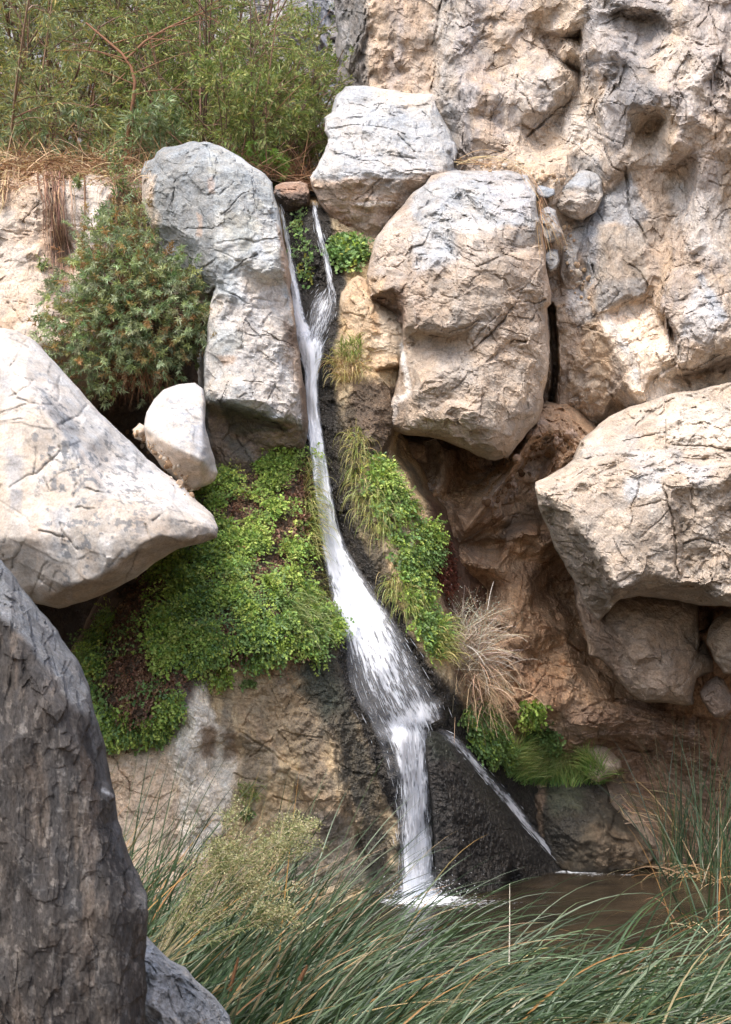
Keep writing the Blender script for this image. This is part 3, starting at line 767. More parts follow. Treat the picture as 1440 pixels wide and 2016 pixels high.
rock('bedrock', [(545, 380, 1.9), (580, 390, 1.8), (640, 385, 1.9), (770, 440, 1.7), (800, 560, 1.5), (810, 700, 1.3), (790, 850, 1.3), (860, 960, 1.9), (960, 1100, 2.2), (1040, 1400, 2.0), (1160, 1720, 1.8), (1160, 1800, 1.8),
                 (860, 1800, -.2), (560, 1840, -.9), (180, 1860, -1.2), (150, 1560, -.9), (130, 1300, .2), (250, 1090, .8), (350, 960, .8), (420, 860, 1.0), (560, 780, 1.2), (560, 500, 1.7)],
     BR, 11.25, M_WET, R=10, er=.1, thick=3, seed=14, joint=((60, .55, .012, .006), (26, .4, .006, .003)),  hair=3, warp=6, sm=2, fac=((.42, .045), (.16, .02), (.07, .008)), fb=(2.2, .05),
     lumps=(.06, .016, .03, .010),
     cracks=[(3, .08, [(470, 1440), (520, 1470), (560, 1500)]), (3, .07, [(640, 1480), (690, 1520), (700, 1560)]), (2.5, .06, [(600, 1480), (650, 1600), (640, 1680)]), (3, .08, [(540, 1570), (600, 1590), (680, 1575)])],
     base=(lin(216, 186, 130), lin(190, 158, 102), 1.3),
     layers=[('fbm', ((2, 2, .6), .1), OCHRE, .16, 12, .55), ('fbm', ((3, 3, .8), .2), lin(112, 104, 92), .12, 22, .6),
             ('poly', [(150, 1500), (330, 1440), (470, 1450), (450, 1560), (420, 1800), (180, 1860)], lin(212, 184, 150), 22, 14, .85),
             ('poly', [(370, 1330), (410, 1325), (420, 1420), (460, 1450), (452, 1580), (400, 1690), (360, 1680), (350, 1560), (330, 1500), (350, 1440), (345, 1360)], lin(236, 220, 192), 8, 9, 1),
             ('poly', [(400, 1430), (425, 1430), (425, 1490), (400, 1490)], lin(150, 118, 84), 6, 6, .8), ('poly', [(436, 1440), (470, 1440), (470, 1480), (440, 1500)], lin(140, 110, 80), 6, 6, .7),
             ('poly', [(440, 1330), (560, 1340), (650, 1480), (640, 1560), (560, 1480), (470, 1430)], lin(150, 126, 92), 18, 16, .5, .25),
             ('line', (6, [(470, 1390), (520, 1450), (560, 1490)]), lin(196, 160, 112), 6, 6, .6),
             ('poly', [(570, 1540), (690, 1560), (700, 1600), (600, 1600)], lin(180, 146, 98), 10, 10, .6),
             ('poly', [(560, 1600), (700, 1600), (720, 1750), (560, 1740)], lin(120, 112, 102), 18, 16, .7, .4),
             ('poly', [(600, 1240), (660, 1230), (740, 1500), (790, 1800), (720, 1800), (690, 1600), (650, 1450), (590, 1330)], lin(64, 62, 52), 18, 16, .9, .75),
             ('poly', [(590, 1290), (650, 1280), (680, 1400), (640, 1420), (600, 1360)], lin(74, 84, 66), 18, 14, .6, .6),
             ('poly', [(550, 400), (650, 400), (680, 560), (668, 640), (660, 760), (690, 900), (700, 1040), (780, 1190), (860, 1320), (930, 1410), (1000, 1480), (1080, 1560), (1160, 1720), (1140, 1800), (780, 1800), (790, 1640), (720, 1480), (650, 1250), (620, 1080), (596, 880), (588, 700)], WETD, 8, 6, .97, 1),
             ('poly', [(690, 740), (790, 760), (770, 850), (760, 900), (700, 900), (680, 830)], lin(104, 80, 56), 10, 12, .9, .6),
             ('poly', [(660, 780), (700, 800), (720, 980), (790, 1180), (740, 1130), (690, 980), (664, 900)], lin(80, 68, 44), 10, 10, .7, .8),
             ('poly', [(370, 940), (600, 880), (640, 1240), (400, 1330), (350, 1420), (210, 1490), (130, 1400), (180, 1200)], lin(92, 72, 56), 14, 8, .9, .15),
             ('poly', [(596, 880), (630, 900), (640, 1080), (660, 1240), (620, 1220), (600, 1080)], lin(86, 66, 40), 8, 10, .85, .6),
             ('poly', [(840, 960), (960, 1080), (1010, 1380), (900, 1330), (870, 1180)], lin(120, 80, 58), 14, 8, .9)])['kind'] = 'structure'

ZBR = ZB.copy()      # bare bedrock, before anything rests on it
def boulder(label, *a, cat='boulder', name='boulder', **k):
    return tag(rock(name, *a, **k), label, cat)

# ---- left
boulder('large pale boulder with grey patches left of the ferns, its base over a dark hollow',
     [(-130, 640, .7), (0, 645, .75), (35, 651, .75), (70, 672, .75), (100, 705, .7), (150, 760, .7), (200, 815, .7), (250, 862, .7), (290, 903, .7), (330, 935, .7), (365, 960, .6), (395, 990, .5), (420, 1015, .35), (431, 1040, .15), (428, 1058, .1),
      (395, 1070, .1), (340, 1084, .2), (312, 1104, .4), (270, 1136, .5), (230, 1158, .5), (170, 1184, .5), (115, 1198, .5), (80, 1190, .4), (40, 1180, .2), (-130, 1190, .2)],
     [[(-130, 730, .35), (0, 725, .3), (45, 745, .15), (85, 800, .0), (120, 860, -.08), (150, 905, -.12), (170, 950, -.2), (205, 985, -.28), (260, 1000, -.3), (330, 1012, -.3), (400, 1035, -.12), (425, 1048, 0)],
      [(205, 925, .22), (260, 945, .25), (330, 962, .3)], [(150, 850, .2)], [(-60, 900, .1), (20, 960, -.12), (60, 940, -.1), (110, 900, -.06), (140, 895, -.06)], [(0, 1060, -.2), (80, 1060, -.25), (150, 1040, -.3)],
      [(60, 1150, .0), (95, 1178, .05), (140, 1150, -.2), (180, 1142, -.28), (230, 1120, -.35), (262, 1085, -.36), (300, 1065, -.36), (340, 1060, -.3), (390, 1062, -.1)],
      [(240, 1060, -.38), (210, 1080, -.4)], [(150, 900, -.12), (200, 975, -.28)]],
     9.2, M_SMOOTH, R=14, er=.18, thick=2.2, seed=21, smooth=True, joint=((60, .25, .008, .002),),  hair=3, fk=1.0, sm=5, warp=8, on=1.5, fac=((.55, .045), (.2, .018), (.07, .005)), fb=(1.6, .06),
     cracks=[(3, .05, [(18, 962), (50, 938), (75, 932), (100, 905), (118, 890)]), (2.5, .04, [(118, 880), (135, 920), (150, 955)]), (2.5, .05, [(185, 1000), (150, 1000)]), (2.5, .04, [(0, 690), (30, 740), (65, 750)])],
     base=(lin(174, 163, 148), lin(184, 174, 161), 1.6),
     layers=[('poly', [(-130, 760), (30, 760), (110, 870), (150, 960), (120, 1080), (-130, 1000)], lin(196, 176, 152), 20, 16, .6),
             ('fbm', ((2, 2, 2), .12), lin(190, 166, 140), .15, 3, .5), ('fbm', ((2.6, 2.6, 1.6), .12), lin(206, 200, 192), .16, 17, .6),
             ('poly', [(40, 640), (100, 705), (330, 935), (250, 925), (150, 830), (90, 740)], lin(187, 185, 180), 10, 10, .8),  # lit upper right face, painted paler
             ('poly', [(80, 755), (110, 790), (150, 840), (160, 900), (150, 915), (120, 850), (85, 790)], lin(148, 152, 155), 7, 9, .85),
             ('poly', [(90, 1000), (130, 990), (125, 1060), (130, 1100), (90, 1090), (100, 1040)], lin(150, 152, 154), 9, 11, .7),
             ('poly', [(15, 880), (45, 900), (40, 960), (10, 950)], lin(158, 158, 158), 8, 9, .7), ('poly', [(25, 960), (42, 970), (38, 1000), (25, 1000)], lin(150, 152, 155), 6, 8, .7),
             ('poly', [(0, 700), (20, 720), (20, 780), (0, 800)], lin(160, 160, 160), 8, 9, .6),
             ('poly', [(235, 870), (262, 880), (300, 930), (290, 935), (235, 920)], lin(160, 162, 164), 5, 9, .6),
             ('spot', ((20, 20, 20), .22, [(60, 700), (330, 940), (250, 1120), (120, 1160), (70, 1050)]), lin(112, 116, 120), .05, 6, .8),
             ('spot', ((40, 40, 40), .25, [(180, 860), (430, 1040), (330, 1060), (200, 1060)]), lin(128, 128, 128), .05, 7, .7),
             ('poly', [(90, 1170), (190, 1140), (260, 1085), (330, 1062), (425, 1060), (300, 1110), (200, 1180), (110, 1200)], lin(176, 150, 120), 6, 6, .7)])

boulder('small white wedge-shaped boulder leaning against the tall grey block',
     [(284, 842, .3), (290, 812, .4), (303, 785, .45), (322, 768, .45), (350, 757, .45), (384, 754, .45), (400, 766, .45), (405, 790, .4), (404, 830, .35), (410, 865, .35), (420, 895, .35), (430, 930, .35), (424, 948, .3), (405, 958, .25), (382, 966, .25), (350, 948, .3), (322, 920, .35), (296, 886, .35)],
     [[(290, 846, .1), (312, 862, -.05), (350, 882, -.18), (395, 902, -.22), (402, 880, -.05), (402, 840, .12), (398, 800, .28)], [(340, 800, .22), (370, 850, .0)], [(320, 890, .0), (360, 925, .0), (395, 945, .05)], [(412, 925, .05), (398, 905, -.22)], [(395, 948, .05), (412, 925, .05)]],
     10.5, M_SMOOTH, R=12, er=.12, thick=1.0, seed=23, smooth=True, joint=((60, .25, .008, .002),),  hair=1, fk=1.0, sm=4, warp=3, on=1.2, fac=((.4, .02), (.1, .006)), fb=(2.5, .025),
     base=(lin(190, 185, 178), lin(181, 173, 163), 2), layers=[
         ('spot', ((34, 34, 34), .2, [(330, 770), (405, 770), (404, 900), (360, 880), (320, 850)]), lin(140, 144, 150), .05, 6, .8),
         ('poly', [(376, 845), (400, 835), (402, 895), (385, 892)], lin(166, 170, 176), 6, 8, .7),
         ('poly', [(280, 840), (312, 866), (395, 908), (440, 940), (390, 980), (300, 900)], lin(196, 172, 146), 7, 3, .9), ('line', (3, [(310, 870), (350, 905), (390, 950)]), lin(160, 140, 120), 5, 5, .4)])

tag(rock('boulder', [(262, 846, .2), (275, 832, .25), (288, 840, .2), (292, 862, .2), (280, 870, .2), (264, 864, .2)], [[(276, 850, -.02)]], 10.9, M_SMOOTH, R=9, er=.1, thick=.3, seed=24, smooth=True, joint=(),  hair=1, fk=1.0, sm=2, fac=((.12, .012),), fb=(4, .015), base=(PALE, TAN, 3)),
    'small rounded pale stone wedged behind the white wedge-shaped boulder', 'boulder')

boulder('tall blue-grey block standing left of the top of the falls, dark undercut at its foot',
     [(280, 340, .7), (287, 318, .7), (305, 314, .65), (312, 302, .6), (325, 292, .6), (345, 290, .6), (372, 280, .6), (402, 279, .6), (430, 287, .6), (462, 301, .55), (497, 325, .5), (522, 342, .5), (535, 360, .5), (540, 380, .45), (548, 410, .4), (556, 450, .4), (562, 500, .4), (570, 560, .4), (580, 620, .4), (589, 680, .42), (596, 740, .42), (602, 800, .4), (606, 850, .45), (600, 890, .5),
      (552, 884, .5), (530, 895, .5), (520, 930, .5), (470, 942, .4), (430, 935, .4), (416, 900, .4), (405, 850, .3), (401, 800, .2), (402, 740, .15), (408, 650, .2), (417, 590, .3), (424, 566, .45), (410, 580, .7), (350, 560, .8), (330, 500, .8), (300, 450, .8), (282, 400, .8)],
     [[(404, 284, .35), (412, 320, .12), (420, 370, .05), (424, 430, .02), (424, 490, .0), (427, 545, .02), (428, 562, .02)],
      [(318, 310, .5), (308, 360, .45), (305, 440, .5)], [(300, 330, .68), (290, 390, .62)], [(350, 330, .3), (360, 450, .22), (380, 540, .35)], [(470, 330, .2), (520, 400, .2), (545, 470, .12)], [(440, 400, .02), (490, 440, .05)],
      [(480, 515, -.02), (500, 530, -.08), (515, 538, -.12), (540, 540, -.1), (548, 520, -.02), (556, 505, .08)], [(485, 522, .1), (510, 546, .12), (545, 550, .14), (560, 545, .2)],
      [(430, 578, -.08), (460, 582, -.02), (490, 598, .02), (530, 640, .02), (556, 665, .08), (572, 690, .16)], [(425, 640, -.05), (420, 700, -.06), (470, 700, -.12), (540, 740, -.04)],
      [(404, 770, .02), (428, 784, -.22), (450, 790, -.3), (480, 798, -.32), (520, 808, -.3), (555, 822, -.22), (578, 830, -.05), (590, 838, .12)], [(575, 700, .14), (585, 770, .12)],
      [(435, 812, .18), (470, 822, .26), (520, 835, .28), (560, 845, .3)], [(450, 850, .32), (478, 862, .38), (490, 848, .15), (520, 846, .12), (560, 860, .2)], [(420, 830, .1), (425, 870, .15)], [(450, 900, .2), (500, 905, .22), (530, 880, .25)]],
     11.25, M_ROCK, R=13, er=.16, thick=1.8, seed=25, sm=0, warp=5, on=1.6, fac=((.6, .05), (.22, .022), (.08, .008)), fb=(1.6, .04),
     cracks=[(2.6, .06, [(428, 480), (470, 472), (500, 475), (530, 470), (545, 468)]), (2.4, .05, [(425, 492), (445, 500), (470, 515)]), (2.2, .04, [(428, 372), (460, 385), (510, 410)]), (2.5, .05, [(430, 568), (470, 585), (490, 598)]), (2.5, .05, [(405, 285), (412, 300), (420, 335), (424, 360)]),
             (2.2, .05, [(455, 370), (470, 372)]), (2.2, .04, [(485, 657), (500, 662)]), (2.5, .05, [(565, 780), (585, 785)]), (2.5, .05, [(450, 705), (465, 712)])],
     base=(lin(170, 173, 170), lin(156, 160, 157), 1.6),
     layers=[('fbm', ((2.2, 2.2, 1.2), .15), lin(200, 200, 196), .16, 12, .6), ('fbm', ((3, 3, 3), .25), lin(184, 178, 150), .1, 44, .35),
             ('poly', [(275, 300), (400, 270), (412, 320), (424, 430), (424, 560), (330, 560), (275, 400)], lin(136, 138, 136), 3, 3, .85), ('fbm', ((5, 5, 3), .22), lin(120, 122, 120), .12, 62, .35),
             ('poly', [(280, 350), (306, 345), (306, 470), (285, 440)], lin(196, 172, 142), 6, 8, .8),
             ('poly', [(388, 420), (396, 425), (398, 465), (386, 465), (394, 440)], lin(188, 158, 132), 3, 4, .8), ('poly', [(404, 350), (420, 345), (422, 380), (412, 380)], lin(186, 156, 132), 3, 5, .7),
             ('poly', [(545, 440), (565, 480), (600, 680), (612, 880), (560, 700), (575, 640), (560, 560)], lin(190, 152, 112), 5, 5, .75),
             ('poly', [(470, 545), (560, 560), (585, 650), (560, 665), (530, 640), (490, 590)], lin(206, 192, 176), 10, 12, .7),
             ('poly', [(408, 590), (500, 600), (575, 690), (600, 830), (500, 800), (405, 770)], lin(192, 182, 170), 10, 10, .8), ('poly', [(415, 640), (470, 650), (480, 690), (440, 700), (420, 720)], lin(156, 162, 160), 8, 12, .75),
             ('spot', ((10, 10, 10), .15, [(430, 700), (540, 690), (550, 760), (440, 780)]), lin(170, 174, 172), .08, 8, .6),
             ('poly', [(425, 700), (470, 702), (460, 716), (440, 720)], lin(190, 156, 122), 4, 5, .8),
             ('poly', [(404, 790), (440, 800), (590, 838), (606, 900), (520, 940), (420, 930)], lin(150, 124, 98), 6, 5, .9), ('poly', [(432, 790), (520, 812), (570, 850), (500, 850), (485, 862), (450, 850)], lin(98, 96, 82), 5, 4, .85),  # brown foot; the darker patch paints the shade under the ledge
             ('poly', [(440, 860), (490, 870), (500, 910), (470, 900)], lin(120, 120, 110), 6, 6, .6),
             ('poly', [(582, 640), (600, 700), (615, 900), (585, 900), (596, 830), (590, 740)], lin(120, 88, 54), 5, 4, .8, .5), ('poly', [(556, 630), (585, 640), (590, 690), (565, 680)], lin(112, 86, 64), 6, 6, .75)])

boulder('dark fluted boulder filling the lower left corner, in front of the cattails',
     [(-130, 1060, .4), (-20, 1090, .35), (5, 1104, .3), (38, 1146, .3), (75, 1195, .3), (108, 1238, .3), (148, 1300, .28), (172, 1350, .28), (186, 1400, .26), (205, 1470, .26), (216, 1530, .25), (224, 1566, .22), (226, 1595, .25), (240, 1640, .25), (252, 1675, .25), (270, 1715, .25), (289, 1762, .22), (293, 1800, .22), (290, 1840, .25), (284, 1890, .25), (288, 1950, .25), (280, 2030, .25), (290, 2160, .25), (-130, 2160, .3)],
     [[(-60, 1180, .05), (20, 1225, .0), (70, 1300, -.05), (105, 1370, -.08), (140, 1440, -.06), (165, 1530, -.04), (185, 1620, -.02), (215, 1720, -.02), (240, 1800, -.04), (235, 1900, -.02), (235, 2060, 0)],
      [(40, 1450, -.06), (60, 1600, -.04), (90, 1800, -.06), (100, 2000, -.02)], [(-60, 1500, .02), (-60, 1900, .02)], [(0, 1700, .02), (10, 1950, .02)], [(195, 1540, .06), (205, 1560, .03)], [(212, 1572, .04), (226, 1574, .1)]],
     3.5, M_DARK, R=9, er=.05, thick=.9, seed=27, joint=((60, .6, .03, .012), (26, .5, .016, .006)), jang=78,  hair=0, fk=2.0, sm=2, warp=9, on=1.6, fac=((.16, .018), (.07, .010), (.03, .004)), fb=(4.2, .03), stretch=(1.5, 1, .3),
     base=(lin(76, 73, 71), lin(94, 88, 83), 5),
     layers=[('fbm', ((16, 10, 2.0), .1), lin(66, 62, 60), .2, 5, .7), ('fbm', ((22, 12, 3), .22), lin(126, 112, 98), .1, 15, .6),
             ('poly', [(-130, 1040), (5, 1095), (80, 1195), (150, 1300), (190, 1400), (150, 1400), (110, 1340), (60, 1270), (0, 1210), (-130, 1180)], lin(134, 138, 142), 8, 9, .8),  # lit edge band painted paler, carried on by the thin rim line below
             ('line', (9, [(150, 1320), (185, 1420), (212, 1550), (235, 1650), (285, 1780)]), lin(118, 118, 118), 6, 8, .5), ('line', (3, [(204, 1555), (222, 1566)]), lin(200, 200, 200), 3, 2, .8),
             ('spot', ((60, 60, 40), .27, [(-130, 1250), (150, 1450), (290, 1800), (280, 2100), (-130, 2100)]), lin(150, 142, 132), .06, 6, .5)])

boulder('low light grey boulder at the bottom edge, right of the dark fluted boulder',
     [(240, 1850, .3), (285, 1840, .3), (305, 1862, .3), (335, 1890, .3), (365, 1905, .3), (385, 1930, .3), (425, 1962, .3), (452, 2000, .3), (470, 2060, .3), (480, 2150, .3), (230, 2150, .3)],
     [[(290, 1890, .08), (340, 1930, .04), (400, 1975, .06), (430, 2040, .08)], [(300, 1980, -.05), (360, 2040, -.05)], [(355, 1935, .06), (370, 1985, .1), (360, 2010, .04)]],
     4.5, M_ROCK, R=20, er=.12, thick=.7, seed=29, sm=0, on=1.6, fac=((.16, .03), (.06, .012), (.03, .004)), fb=(4, .02), base=(lin(168, 172, 176), lin(146, 150, 154), 5),
     layers=[('fbm', ((9, 9, 9), .2), lin(196, 188, 176), .1, 8, .5), ('spot', ((40, 40, 40), .2, [(240, 1840), (480, 1900), (480, 2150), (240, 2150)]), lin(110, 114, 118), .06, 9, .6)])

# ---- right of the falls
boulder('smooth grey-white block to the right of the lip, tan on its undercut base',
     [(611, 350, .25), (625, 322, .3), (640, 300, .35), (648, 272, .4), (640, 258, .45), (641, 232, .5), (658, 222, .6), (664, 196, .7), (680, 169, .8), (720, 170, .85), (770, 178, .85), (852, 186, .85), (866, 225, .75), (886, 258, .7), (897, 292, .6), (892, 330, .5), (920, 350, .6), (900, 400, .8), (830, 440, .8), (770, 490, .8), (735, 500, .6), (712, 480, .5), (690, 460, .45), (655, 435, .4), (632, 405, .35), (618, 375, .3)],
     [[(652, 245, .32), (700, 236, .35), (760, 240, .4), (850, 240, .5)], [(665, 205, .55), (760, 205, .65)], [(650, 300, .1), (720, 300, .15), (830, 290, .28), (880, 290, .35)],
      [(632, 345, -.02), (660, 352, -.08), (700, 346, -.12), (760, 352, -.1), (820, 345, -.02), (870, 335, .1)], [(640, 372, .06), (700, 378, .06), (760, 382, .06), (800, 378, .12)], [(700, 402, .02), (735, 398, -.02), (770, 402, .0), (790, 400, .1)], [(700, 414, .12), (770, 412, .14)], [(690, 440, .15), (740, 470, .25)]],
     12.55, M_ROCK, R=14, er=.16, thick=1.8, seed=31, sm=0, warp=5, on=1.8, fac=((.5, .06), (.2, .03), (.08, .010)), fb=(1.6, .04),
     cracks=[(2.6, .08, [(735, 192), (760, 205), (775, 220), (795, 222)]), (2.4, .06, [(640, 255), (700, 246), (740, 250), (800, 262)]), (2.6, .08, [(782, 265), (800, 282), (815, 296)]), (2.2, .05, [(815, 230), (825, 255)]), (2.4, .06, [(660, 302), (700, 312), (760, 308), (840, 315)]), (2.4, .05, [(715, 245), (720, 310)]), (2.6, .08, [(800, 338), (850, 335)]), (2.4, .06, [(730, 232), (780, 228)])],
     base=(lin(174, 173, 170), lin(186, 180, 172), 1.6),
     layers=[('fbm', ((2.4, 2.4, 1.6), .12), BLUE, .18, 4, .5), ('poly', [(690, 200), (860, 220), (890, 290), (800, 300), (700, 240)], lin(170, 172, 172), 14, 14, .6), ('poly', [(735, 176), (850, 184), (866, 215), (800, 215), (760, 200)], lin(206, 188, 164), 8, 8, .7),
             ('poly', [(610, 350), (640, 355), (700, 348), (820, 345), (880, 340), (900, 420), (740, 500), (600, 400)], lin(186, 156, 126), 7, 8, .9), ('poly', [(720, 352), (800, 348), (810, 385), (735, 385)], lin(150, 140, 126), 7, 8, .7), ('line', (3, [(705, 402), (770, 401)]), WHITE, 3, 3, .7),
             ('poly', [(620, 395), (670, 410), (720, 485), (690, 490), (640, 430)], lin(156, 118, 88), 8, 8, .7, .2)])

boulder('brown lip stone between the two strands at the top of the falls',
     [(540, 380, .3), (543, 366, .3), (560, 360, .3), (575, 357, .3), (592, 355, .3), (606, 362, .3), (611, 378, .3), (610, 400, .4), (598, 415, .5), (570, 420, .5), (552, 412, .5)],
     [[(545, 378, .1), (575, 380, .05), (608, 380, .12)], [(556, 386, .12), (575, 388, .0), (600, 392, .05), (604, 402, .2)], [(575, 405, .1), (590, 405, .12)]],
     12.6, M_WET, R=7, er=.1, thick=.7, seed=33, sm=0, warp=2, on=1.4, fac=((.12, .025), (.05, .008)), fb=(4, .03), base=(lin(176, 142, 112), lin(150, 112, 84), 3),
     layers=[('poly', [(548, 384), (606, 384), (606, 425), (548, 425)], lin(92, 72, 54), 5, 3, .9, .7), ('poly', [(540, 372), (552, 374), (552, 395), (542, 390)], CHAR, 3, 2, .8, .6)])

boulder('yellowish tan block beside the chute, below the green plants',
     [(667, 600, .45), (672, 578, .4), (688, 556, .4), (706, 544, .4), (722, 552, .4), (745, 590, .35), (770, 606, .35), (800, 622, .35), (806, 655, .4), (800, 692, .3), (802, 730, .35), (796, 775, .45), (770, 800, .5), (735, 790, .5), (712, 740, .45), (690, 706, .45), (676, 660, .5)],
     [[(690, 590, .1), (705, 566, .1), (728, 596, .05), (715, 640, .02), (700, 672, .1)], [(745, 605, .2), (790, 640, .12), (790, 675, .0), (745, 686, -.06), (712, 694, .1)], [(712, 702, .12), (745, 694, .1), (790, 684, .12)],
      [(720, 712, .05), (752, 700, -.0), (782, 690, .08)], [(728, 735, -.08), (760, 720, -.12), (785, 714, -.02), (792, 700, .05)], [(735, 752, .25), (765, 735, .28), (788, 728, .25)], [(745, 775, .1), (770, 765, .1), (785, 750, .15)]],
     11.9, M_ROCK, R=10, er=.12, thick=1.0, seed=35, sm=0, warp=3, on=1.4, fac=((.3, .03), (.1, .010)), fb=(2.5, .03),
     cracks=[(2.4, .06, [(672, 622), (695, 618), (720, 625)]), (2.4, .06, [(720, 625), (712, 650), (700, 680)]), (2.2, .04, [(690, 700), (740, 690), (795, 672)])],
     base=(lin(208, 176, 132), lin(196, 162, 118), 2.2), layers=[('poly', [(745, 600), (805, 620), (805, 690), (740, 690)], lin(214, 192, 160), 8, 8, .7), ('line', (6, [(738, 625), (742, 650)]), lin(192, 140, 70), 6, 5, .6), ('poly', [(715, 735), (795, 720), (800, 810), (730, 800)], lin(150, 112, 76), 7, 7, .8), ('line', (4, [(794, 680), (798, 720), (796, 770)]), WHITE, 4, 4, .7),  # brown patch under the small slab paints its shaded underside
             ('poly', [(660, 650), (690, 700), (715, 780), (690, 780), (660, 700)], lin(120, 92, 58), 8, 6, .8, .4)])

